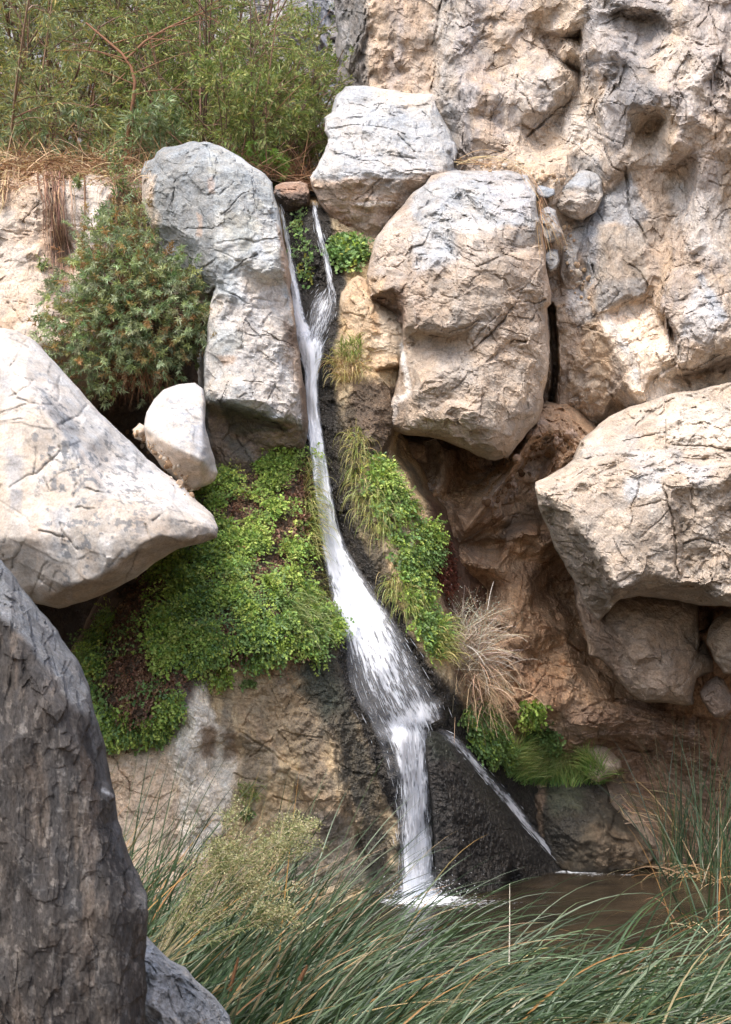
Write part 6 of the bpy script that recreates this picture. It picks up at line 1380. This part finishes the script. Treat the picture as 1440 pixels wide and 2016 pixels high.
grass('grass', 'bright green grass covering the ledge above the dark mossy boulder', [(985, 1490), (1020, 1478), (1080, 1482), (1150, 1485), (1190, 1510), (1192, 1545), (1120, 1552), (1030, 1548), (995, 1530)], 3000, .23, .006, 1.3, [lin(116, 152, 80), lin(134, 166, 88), lin(104, 140, 74), lin(156, 172, 100)], .5, .9, ZB, 'stuff', maxd=13.6)
grass('moss', 'green-brown moss strip on the rim left of the white water', [(612, 1000), (640, 1090), (655, 1180), (640, 1230), (620, 1150)], 500, .05, .006, 3, [lin(96, 84, 46), lin(84, 88, 44)], kind='stuff', cat='moss')

# pale dry shrub
c0 = W(925, 1300, 12.0); n = 900
rt = empty('dry_shrub', tuple(c0), 'pale grey dry twiggy shrub against the brown recess wall', 'shrub')
u = 915 + rng.normal(size=n) * 26; v = 1300 + rng.normal(size=n) * 34; P0 = W(u, v, 11.75 + .1 * rng.normal(size=n))
d = rdir(n) * [.9, .6, .7] + [.15, -.25, .55]
vv, ff, cc = blades(P0, d, .36 * rng.uniform(.5, 1.25, n), .0042, .9 * rng.uniform(0, 1.6, n), pick([lin(196, 184, 166), lin(176, 158, 136), lin(210, 202, 188), lin(160, 134, 108)], n), 8, taper=.6)
mesh_np('twigs', vv, [ff], M_WOOD, cc, rt)
n = 500; u = 935 + rng.normal(size=n) * 24; v = 1330 + rng.normal(size=n) * 30; P0 = W(u, v, 11.75 + .1 * rng.normal(size=n))
vv, ff, cc = blades(P0, rdir(n) * [.5, .4, .3] + [.05, -.2, -.3], .36 * rng.uniform(.5, 1.25, n), .0042, 1.4, pick([lin(176, 150, 118), lin(150, 122, 94), lin(190, 168, 138)], n), 8, taper=.6)
mesh_np('hanging_stems', vv, [ff], M_WOOD, cc, rt)
n = 900; u = 930 + rng.normal(size=n) * 38; v = 1220 + rng.normal(size=n) * 24; P0 = W(u, v, 11.7 + .12 * rng.normal(size=n))
vv, ff, cc = leaves(P0, rdir(n, .5), .018, .006, pick([lin(176, 180, 168), lin(150, 156, 142)], n)); mesh_np('foliage', vv, [ff], M_LEAF, cc, rt)

# dry stems on the gully ledge
def stems(label, pts, n, L, w=.005, name='dry_grass'):
    lines = []
    for k in range(n):
        u0, v0, u1, v1, y = pts[k % len(pts)]
        m = 8; t = np.linspace(0, 1, m); j = rng.normal(size=2) * 7
        uu = u0 + (u1 - u0) * t + j[0] * t + rng.normal() * 4; vv = v0 + (v1 - v0) * t + 18 * np.sin(t * 3.1) * rng.uniform(-1, .3) + j[1]
        lines.append(W(uu, vv, np.minimum(y, depth_at(uu, vv) - .02)))
    v, q, c = tubes(lines, w * rng.uniform(.5, 1.2, n) * .6, pick(STRAW, n), 3)
    return tag(mesh_np(name, v, [q], M_WOOD, c), label, 'dry grass', kind='stuff')
stems('dry grass stems trailing over the top of the massive block into the gully', [(900, 322, 1000, 318, 12.6), (930, 318, 1040, 345, 12.4), (1010, 318, 1062, 380, 12.1), (1040, 345, 1085, 440, 12.0)], 26, 1)
stems('dry straw hanging down in the crack beside the massive block', [(1060, 400, 1075, 500, 11.9), (1066, 420, 1096, 470, 11.9), (1085, 440, 1110, 490, 12), (1062, 440, 1072, 510, 11.9)], 26, 1)
# ------------------------------------------------------------------ the falls
def minfilter(A, r):
    B = A.copy()
    for dy in range(-r, r + 1):
        for dx in range(-r, r + 1): B = np.minimum(B, np.roll(np.roll(A, dy, 0), dx, 1))
    return B
ZW = blur(minfilter(np.minimum(ZBR, 30), 2), np.ones_like(ZB, bool), 5)

def zw(u, v):
    i = np.clip(((u - OU) / STEP).round().astype(int), 0, NU - 1); j = np.clip(((v - OV) / STEP).round().astype(int), 0, NV - 1)
    return ZW[j, i].astype(float)

_s = N('spray'); _a = _s.n('ShaderNodeBsdfDiffuse'); _a.inputs[0].default_value = (.88, .91, .95, 1)
_b = _s.n('ShaderNodeBsdfTranslucent'); _b.inputs[0].default_value = (.88, .91, .95, 1); _c = _s.n('ShaderNodeBsdfTransparent')
_m = _s.n('ShaderNodeMixShader'); _m.inputs[0].default_value = .5; _s.l(_a.outputs[0], _m.inputs[1]); _s.l(_b.outputs[0], _m.inputs[2])
_q = _s.n('ShaderNodeMixShader'); _q.inputs[0].default_value = .12; _s.l(_m.outputs[0], _q.inputs[1]); _s.l(_c.outputs[0], _q.inputs[2])
_s.l(_q.outputs[0], _s.out.inputs[0]); M_FOAM = _s.m
falls = empty('waterfall', tuple(W(620, 900, 11.6)), 'white waterfall pouring down the dark chute and fanning out into the pool', 'waterfall')

def run(name, path, dens, drops, off=.03, edge=2.5, bulge=.05, nc=26, spread=1.0, dl=(.03, .11)):
    """one stretch of water: path = (u, v, half width) down the rock."""
    p = densify([(a, b, c) for a, b, c in path], 5, False)
    for _ in range(6): p[1:-1] = (p[:-2] + 2 * p[1:-1] + p[2:]) / 4
    tg = np.gradient(p[:, :2], axis=0); tg /= np.linalg.norm(tg, axis=1, keepdims=True) + 1e-9
    nx = np.stack([-tg[:, 1], tg[:, 0]], 1); nx *= -np.sign(nx[:, :1] + 1e-9) * -1
    t = np.linspace(-1, 1, nc)
    U_ = p[:, 0:1] + nx[:, 0:1] * p[:, 2:3] * t; V_ = p[:, 1:2] + nx[:, 1:2] * p[:, 2:3] * t
    Yd = zw(U_, V_)
    for _ in range(3): Yd[1:-1] = (Yd[:-2] + 2 * Yd[1:-1] + Yd[2:]) / 4
    Yd = Yd - off - bulge * (1 - t ** 2)
    PP = W(U_, V_, Yd)
    s = np.concatenate([[0], np.cumsum(np.linalg.norm(np.diff(PP[:, nc // 2], axis=0), axis=1))])
    mw = p[:, 2] / F * Yd.mean(1)
    fl = np.stack([np.broadcast_to(t * mw.mean() * 1.0, U_.shape), np.broadcast_to(s[:, None], U_.shape), 0 * U_], -1)
    rope = fbm(np.stack([fl[..., 0].ravel() * 22, fl[..., 1].ravel() * 2.4, np.full(U_.size, hash(name) % 97 * 1.0)], -1), 4, 8).reshape(U_.shape)
    PP[..., 1] -= .022 * rope * (1 - t ** 4)
    dn = np.array([np.interp(np.linspace(0, 1, len(p)), np.linspace(0, 1, len(dens)), dens)]).T
    D = dn * np.ones_like(U_) - .55 * np.abs(t) ** edge
    e = np.minimum(np.arange(len(p)), np.arange(len(p))[::-1]); D -= .3 * (1 - np.clip(e / 5, 0, 1))[:, None]
    I = np.arange(U_.size).reshape(U_.shape)
    Q = np.stack([I[:-1, :-1], I[:-1, 1:], I[1:, 1:], I[1:, :-1]], -1).reshape(-1, 4)
    col = np.repeat(np.clip(D, 0, 1).reshape(-1, 1), 3, 1)
    sheet_ = mesh_np(name, PP.reshape(-1, 3), [Q], M_FALL, col, falls, uv=fl.reshape(-1, 3))
    # flung drops and bright threads riding on the sheet
    if drops:
        n = drops; a = rng.random(n) ** .9; r = np.clip(rng.normal(size=n) * .42, -.95, .95) * spread
        x = a * (len(p) - 1.001); i = x.astype(int); f = x - i
        c = p[i] * (1 - f)[:, None] + p[i + 1] * f[:, None]; tn = tg[i]
        uu = c[:, 0] + nx[i, 0] * c[:, 2] * r; vv = c[:, 1] + nx[i, 1] * c[:, 2] * r
        y0 = zw(uu, vv) - off - bulge * np.clip(1 - r ** 2, 0, 1) - rng.exponential(.025, n)
        A = W(uu, vv, y0)
        wd = np.gradient(p[:, 2])[i]
        ln = rng.uniform(*dl, n) * rng.uniform(.6, 1.6, n) * 250
        u2 = uu + (tn[:, 0] + nx[i, 0] * wd / 5 * r) * ln; v2 = vv + (tn[:, 1] + nx[i, 1] * wd / 5 * r) * ln
        B = W(u2, v2, np.minimum(y0, zw(u2, v2) - off - .01))
        rad = rng.uniform(.0009, .0026, n)[:, None]
        sd = unit(np.cross(B - A, [0, 1, 0])); M = A * .35 + B * .65
        V = np.stack([A, M + sd * rad, M - sd * rad, M + np.array([0, -1, 0]) * rad * 1.4, B], 1).reshape(-1, 3)
        I = np.arange(n)[:, None] * 5
        T = np.concatenate([I + q for q in ([0, 1, 3], [0, 3, 2], [4, 3, 1], [4, 2, 3], [0, 2, 1], [4, 1, 2])])
        mesh_np('droplets', V, [T], M_FOAM, None, falls, smooth=False)['kind'] = 'stuff'

run('thin_strand', [(549, 396, 5), (556, 430, 7), (564, 480, 8), (574, 530, 10), (582, 580, 12), (588, 620, 14), (594, 650, 20), (604, 676, 30)], (.56, .62, .64, .74), 160, .05)
run('thin_strand', [(617, 384, 5), (621, 420, 7), (628, 455, 9), (638, 490, 9), (645, 520, 8), (648, 545, 9), (655, 575, 9)], (.5, .52, .52, .5), 120, .05)
run('veil', [(652, 566, 25), (640, 592, 34), (632, 620, 34), (624, 648, 28), (616, 672, 25)], (.44, .52, .48, .52), 150, .04)
run('chute', [(608, 650, 34), (610, 676, 34), (614, 700, 29), (614, 730, 17), (613, 770, 16), (617, 820, 16), (623, 870, 17), (630, 920, 18), (638, 980, 20), (648, 1040, 22), (660, 1090, 29), (676, 1130, 36), (692, 1170, 45), (708, 1210, 54), (726, 1250, 63)], (.66, .66, .7, .7, .68, .68, .67, .68), 250, .05, 3.5, .07)
run('fan', [(708, 1190, 47), (724, 1235, 61), (744, 1280, 72), (764, 1325, 81), (788, 1375, 86), (808, 1415, 83), (822, 1440, 79)], (.68, .63, .58, .54, .48, .52, .8), 380, .05, 3.0, .05, 40)
run('side_veil', [(690, 1235, 16), (688, 1290, 20), (694, 1330, 22), (712, 1372, 26), (736, 1412, 22), (756, 1460, 30), (774, 1520, 34), (786, 1580, 34), (794, 1650, 26), (800, 1720, 22)], (.32, .36, .42, .34, .32, .31, .3), 30, .03, 2.0, .02, 26, 1.1)
run('plunge', [(800, 1418, 54), (806, 1446, 50), (810, 1480, 42), (815, 1520, 40), (819, 1570, 40), (821, 1630, 39), (823, 1700, 40), (825, 1745, 42), (826, 1772, 50)], (.7, .64, .6, .62, .64, .68, .86), 420, .06, 3.0, .07, 30)
run('trickle', [(862, 1436, 12), (882, 1448, 16), (905, 1468, 14), (935, 1502, 12), (968, 1540, 13), (1000, 1578, 16), (1026, 1608, 14), (1048, 1638, 12), (1075, 1668, 12), (1098, 1694, 16), (1116, 1712, 20)], (.6, .52, .58, .5, .62, .5, .62, .7), 60, .05, 2.5, .04, 14)
# splash at the foot
n = 1400; an = rng.uniform(0, 2 * np.pi, n); rr = np.abs(rng.normal(size=n)) * .14
A = np.array([.42, 10.82, .0]) + np.stack([np.cos(an) * rr * 1.3, np.sin(an) * rr * .8, rng.exponential(.05, n)], 1)
v, f, c = leaves(A, rdir(n, .8), rng.uniform(.006, .03, n), .006, np.ones((n, 3)))
mesh_np('splash', v, [f], M_FOAM, None, falls)['kind'] = 'stuff'

# pool
xs = np.linspace(-7, 8, 300); ys = np.linspace(4.0, 14.5, 300); X, Y = np.meshgrid(xs, ys)
P = np.stack([X.ravel(), Y.ravel(), 0 * X.ravel()], -1)
foam = np.full(len(P), .24)
def blob(x, y, rx, ry, k): 
    global foam
    d = np.sqrt(((P[:, 0] - x) / rx) ** 2 + ((P[:, 1] - y) / ry) ** 2); foam = np.maximum(foam, .24 + k * np.clip(1 - d, 0, 1) ** .7)
fx = lambda u, y: (u - U0) / F * y
blob(fx(826, 10.8), 10.75, .42, .6, .75); blob(fx(880, 10.6), 10.55, .75, .5, .36); blob(fx(1128, 12.4), 12.35, .26, .24, .6); blob(fx(1160, 12.3), 12.2, .34, .3, .32); blob(fx(1232, 12.2), 12.12, .16, .05, .4)
P[:, 2] = .012 * fbm(P * [3, 5, 1], 4, 7) + .03 * np.exp(-(((P[:, 0] - .42) / .5) ** 2 + ((P[:, 1] - 10.75) / .6) ** 2)) * fbm(P * [14, 18, 1], 3, 9)
I = np.arange(90000).reshape(300, 300)
mesh_np('water', P, [np.stack([I[:-1, :-1], I[:-1, 1:], I[1:, 1:], I[1:, :-1]], -1).reshape(-1, 4)], M_POOL, np.repeat(foam[:, None], 3, 1))['kind'] = 'structure'

# ------------------------------------------------------------------ cattails and the things among them
CT = [lin(58, 76, 50), lin(70, 88, 60), lin(46, 64, 40), lin(82, 100, 72), lin(64, 82, 48), lin(96, 114, 84)]
DRY = [lin(186, 144, 90), lin(174, 150, 108), lin(162, 122, 76), lin(184, 164, 130)]
def cattails(x, y, L, tilt, az, w, droop, pal, dryf=.04):
    n = len(x)
    d = np.stack([np.sin(tilt) * np.cos(az), np.sin(tilt) * np.sin(az), np.cos(tilt)], -1)
    col = pick(pal, n, .16); dry = rng.random(n) < dryf; col[dry] = pick(DRY, dry.sum())
    tipc = np.where((rng.random(n) < .09)[:, None], pick(DRY, n), col)
    return blades(np.stack([x, y, np.full(n, -.08)], -1), d, L, w, droop, col, 12, side=rdir(n) * [1, .5, .3] + [0, .2, .5], fold=.35, tip=tipc, taper=1)
n = 3900; x = rng.uniform(-2.6, 2.4, n); y = rng.uniform(4.3, 7.2, n)
k = ~((x < -.5) & (y < 5.0)); x, y = x[k], y[k]; n = len(x)
rightness = sstep(-.9, .5, x)
tilt = np.radians(rng.normal(34, 11, n) + 16 * rightness); L = rng.uniform(.95, 1.5, n) * (1 - .12 * rightness) * (.86 + .05 * (y - 4.7))
A = cattails(x, y, L, tilt, rng.normal(.05, .5, n), rng.uniform(.008, .0145, n), .75 + .6 * rightness + .25 * rng.random(n), CT)
n = 130; x = rng.uniform(-1.9, -.35, n); y = rng.uniform(6.0, 7.6, n)
B = cattails(x, y, rng.uniform(1.0, 1.55, n), np.radians(rng.normal(20, 9, n)), rng.normal(0, .5, n), rng.uniform(.007, .012, n), .55 + .5 * rng.random(n), CT, .08)
n = 130; x = rng.uniform(-2.0, 1.8, n); y = rng.uniform(4.6, 6.6, n)
Cd = cattails(x, y, rng.uniform(.5, 1.1, n), np.radians(rng.normal(62, 14, n)), rng.normal(0, .8, n), rng.uniform(.006, .012, n), 1.2, DRY, 1)
V, Fs, Cc = join([A, B, Cd])
tag(mesh_np('cattails', V, Fs, M_CATTAIL, Cc), 'dense bed of wind-bent blue-green cattail leaves across the foreground', 'cattails', kind='stuff')
# clump at the right edge of the pool
GC = 'cattail clumps at the right edge'
for x, y, n, lab, t0, s0 in [(fx(1345, 12.0), 12.0, 60, 'tall upright cattail clump standing in the pool by the tan sloping boulder', 12, 1.4), (fx(1420, 11.6), 11.6, 70, 'cattail clump cut by the right edge of the picture', 14, 1.35), (fx(1400, 9.2), 9.2, 26, 'nearer sparse cattail blades in front of the pool at the right', 24, 1.2)]:
    rt = empty('cattail_clump', (x, y, 0), lab, 'cattails', GC)
    xx = x + rng.normal(size=n) * .13; yy = y + rng.normal(size=n) * .12
    v, f, c = cattails(xx, yy, s0 * rng.uniform(.55, 1.15, n), np.radians(np.abs(rng.normal(t0, 9, n))), rng.uniform(0, 2 * np.pi, n), rng.uniform(.007, .012, n), .5 + .9 * rng.random(n), CT, .08)
    mesh_np('leaves', v, [f], M_CATTAIL, c, rt)
    m = n // 2 + 10; a = rng.uniform(0, 2 * np.pi, m)
    v, f, c = blades(np.stack([x + rng.normal(size=m) * .14, y + rng.normal(size=m) * .12, np.full(m, .02)], -1), np.stack([np.cos(a), np.sin(a), rng.uniform(.1, .9, m)], -1), rng.uniform(.25, .7, m), .008, 1.6, pick(DRY + STRAW, m), 8, fold=.3)
    mesh_np('dead_leaves', v, [f], M_CATTAIL, c, rt)
# litter of dead reeds on the tan boulder
n = 170; u = rng.uniform(1200, 1330, n); v = 1545 + (u - 1200) * .85 + rng.normal(size=n) * 24
P0 = W(u, v, np.minimum(depth_at(u, v), 13.2) - .02)
v_, f_, c_ = blades(P0, rdir(n) * [1, .25, .5] + [.5, -.1, -.4], rng.uniform(.15, .5, n), .008, .5, pick(STRAW + [lin(196, 174, 150), lin(170, 140, 116)], n), 6)
tag(mesh_np('reed_litter', v_, [f_], M_CATTAIL, c_), 'dead reed litter strewn over the smooth tan boulder', 'dry reeds', kind='stuff')
# single dry stalk and two brown seed spikes
v_, q_, c_ = tubes([np.array([W(1003, 1900, 6.4), W(1004, 1820, 6.4), W(1004, 1740, 6.4)])], [.0042], [lin(226, 216, 196)], 5)
tag(mesh_np('dead_reed', v_, [q_], M_WOOD, c_), 'single upright bleached reed stalk standing before the pool', 'reed')
for (pts, lab) in [(((440, 2010, 5.4), (452, 1950, 5.4), (470, 1885, 5.4)), 'brown cattail spike at the left of the reed bed'), (((560, 1985, 5.2), (590, 1930, 5.2), (606, 1900, 5.2)), 'slanting brown cattail spike right of the other one')]:
    ln = np.array([W(*p) for p in pts]); rt = empty('cattail_spike', tuple(ln[0]), lab, 'cattail')
    v_, q_, c_ = tubes([np.array([ln[0] + (ln[0] - ln[1]) * 2, ln[0], ln[1]])], [.004], [lin(150, 132, 90)], 5); mesh_np('stalk', v_, [q_], M_WOOD, c_, rt)
    v_, q_, c_ = tubes([np.array([ln[1] + (ln[2] - ln[1]) * t for t in (0, .1, .5, .9, 1)])], [.011], [lin(128, 92, 64)], 8); mesh_np('spike', v_, [q_], M_WOOD, c_, rt)

# yellow-flowered brush between the dark boulder and the cattails
b = W(300, 1915, 5.3); rt = empty('rabbitbrush', tuple(b), 'leaning brush with yellow-green flower heads beside the dark fluted boulder', 'bush')
lines = []; lp = []; ld = []; fp = []
for k in range(38):
    if k < 24: tgt = W(*[(470 + rng.normal() * 55), (1700 + rng.normal() * 55)], 5.3 + rng.normal() * .22)
    elif k < 32: tgt = W(585 + rng.normal() * 18, 1640 + rng.normal() * 10, 5.5 + rng.normal() * .08)
    else: tgt = W(560 + rng.normal() * 20, 1795 + rng.normal() * 8, 5.1 + rng.normal() * .1)
    mid = (b + tgt) / 2 + np.array([-.03, 0, .05]) + rng.normal(size=3) * .03
    ln = np.array([b * (1 - t) ** 2 + 2 * mid * t * (1 - t) + tgt * t * t for t in np.linspace(0, 1, 8)]) + rng.normal(size=(8, 3)) * .004; lines.append(ln)
    for t in np.linspace(.35, 1, 44):
        p, d = along(ln, min(t, .999)); lp.append(p); ld.append(d)
    for _ in range(7):
        t = rng.uniform(.78, 1); p, d = along(ln, min(t, .999)); l2 = stem_line(p, d + rdir(1, .5)[0] * .7, rng.uniform(.04, .09), .2, 0, 4); lines.append(l2); fp.append(l2[-1])
        for q in np.linspace(0, 1, 6): lp.append(along(l2, min(q, .999))[0]); ld.append(d)
v_, q_, c_ = tubes(lines, [.0016] * len(lines), pick([lin(196, 180, 146), lin(160, 150, 110)], len(lines)), 3); mesh_np('stems', v_, [q_], M_WOOD, c_, rt)
lp = np.array(lp); ld = np.array(ld); n = len(lp)
v_, f_, c_ = leaves(lp, ld * .8 + rdir(n) * .8, .026 * rng.uniform(.6, 1.3, n), .0035, pick([lin(118, 128, 78), lin(140, 146, 98), lin(100, 114, 70)], n)); mesh_np('foliage', v_, [f_], M_LEAF, c_, rt)
fp = np.array(fp); m = 26; pp = np.repeat(fp, m, 0) + rng.normal(size=(len(fp) * m, 3)) * [.013, .013, .010]
v_, f_, c_ = leaves(pp, rdir(len(pp), .6), .010, .0055, pick([lin(168, 164, 122), lin(148, 148, 106), lin(182, 176, 142)], len(pp))); mesh_np('flowers', v_, [f_], M_LEAF, c_, rt)['kind'] = 'stuff'
# ------------------------------------------------------------------ the canyon carries on to both sides
def flank(name, path, z0, z1, col, seed, nz=70, step=.12):
    """a broken rock wall following a ground line, leaning back a little."""
    p = densify([(a * 100, b * 100) for a, b in path], step * 100, False)[:, :2] / 100
    tg = unit(np.gradient(p, axis=0)); nm = np.stack([tg[:, 1], -tg[:, 0]], 1)
    zz = np.linspace(0, 1, nz)
    B = np.stack([np.repeat(p[:, None, 0], nz, 1), np.repeat(p[:, None, 1], nz, 1), z0 + (z1 - z0) * np.repeat(zz[None], len(p), 0)], -1)
    N3 = np.repeat(np.concatenate([nm, 0 * nm[:, :1]], 1)[:, None], nz, 1)
    flat_ = B.reshape(-1, 3)
    d = .55 * facet(flat_ * .8, seed) + .22 * facet(flat_ * 2.1, seed + 1) + .07 * facet(flat_ * 5.5, seed + 2) + .25 * fbm(flat_ * .7, 4, seed) - .25 * zz[None].repeat(len(p), 0).ravel()
    P = flat_ + N3.reshape(-1, 3) * d[:, None]
    c, w_ = paint(flat_[:, 0], flat_[:, 2], flat_, (col, col * .8, 1.0), [('fbm', ((1.2, 1.2, .6), .1), GREY, .2, 11, .5)], seed)
    I = np.arange(len(P)).reshape(len(p), nz)
    Q = np.stack([I[:-1, :-1], I[:-1, 1:], I[1:, 1:], I[1:, :-1]], -1).reshape(-1, 4)
    return tag(mesh_np(name, P, [Q], M_CLIFF, np.c_[c, w_], smooth=False), kind='structure')
flank('cliff_right_flank', [(3.55, 16), (3.75, 13.6), (4.6, 11.8), (6.2, 9.6), (8.2, 6.5), (9.5, 2.0), (10, -6)], -.7, 9.5, TAN, 301)
flank('cliff_left_flank', [(-10.5, -6), (-9.8, 2), (-8.0, 7), (-5.6, 10.6), (-3.9, 12.6), (-3.75, 15.5)], -.7, 6.2, SAND, 302)
flank('cliff_far_flank', [(-15, 14), (-12, 19), (-6, 21.4)], 4.5, 14, LILAC, 303)
# ------------------------------------------------------------------ ground, light, camera
def sheet(name, x0, x1, y0, y1, z, nx, ny, mat, col, amp=.0, sc=1.0, hf=None):
    xs = np.linspace(x0, x1, nx); ys = np.linspace(y0, y1, ny)
    X, Y = np.meshgrid(xs, ys); P = np.stack([X, Y, 0 * X], -1).reshape(-1, 3)
    P[:, 2] = z + amp * fbm(P * sc, 5, 90)
    if hf is not None: P[:, 2] += hf(P[:, 0], P[:, 1])
    I = np.arange(nx * ny).reshape(ny, nx)
    Q = np.stack([I[:-1, :-1], I[:-1, 1:], I[1:, 1:], I[1:, :-1]], -1).reshape(-1, 4)
    return mesh_np(name, P, [Q], mat, np.tile(np.array([*col, .2]), (len(P), 1)))

sheet('ground', -60, 60, -60, 60, -.55, 160, 160, M_ROCK, lin(120, 98, 74), .1, .8, lambda x, y: np.clip((4.4 - y) * .3, 0, .7))['kind'] = 'structure'

w = bpy.data.worlds.new('World'); SC.world = w; w.use_nodes = True
nt = w.node_tree; bg = nt.nodes['Background']
sky = nt.nodes.new('ShaderNodeTexSky'); sky.sky_type = 'NISHITA'; sky.sun_disc = False
EL, AZ = math.radians(60), math.radians(216)
sky.sun_elevation = EL; sky.sun_rotation = AZ; sky.dust_density = 4.0; sky.ozone_density = .6
nt.links.new(sky.outputs[0], bg.inputs[0]); bg.inputs[1].default_value = .15
sd = bpy.data.lights.new('sun', 'SUN'); sd.energy = .85; sd.angle = math.radians(18); sd.color = (1, .985, .96)
so = bpy.data.objects.new('sun', sd); COL.objects.link(so)
dirv = Vector((math.sin(AZ) * math.cos(EL), math.cos(AZ) * math.cos(EL), math.sin(EL)))
so.rotation_euler = dirv.to_track_quat('Z', 'Y').to_euler()

cam = bpy.data.cameras.new('camera'); co = bpy.data.objects.new('camera', cam); COL.objects.link(co)
co.location = (0, 0, CZ); co.rotation_euler = (math.radians(90), 0, 0)
cam.sensor_fit = 'VERTICAL'; cam.sensor_height = 36; cam.lens = F / 2016 * 36; cam.shift_y = (V0 - 1008) / 2016
cam.clip_end = 500; cam.dof.use_dof = True; cam.dof.focus_distance = 11.0; cam.dof.aperture_fstop = 14
SC.camera = co
SC.view_settings.view_transform = 'Standard'; SC.view_settings.look = 'None'; SC.view_settings.gamma = 1
SC.view_settings.exposure = 1.5
SC.cycles.max_bounces = 6; SC.cycles.diffuse_bounces = 5; SC.cycles.transparent_max_bounces = 16
SC.cycles.use_denoising = True
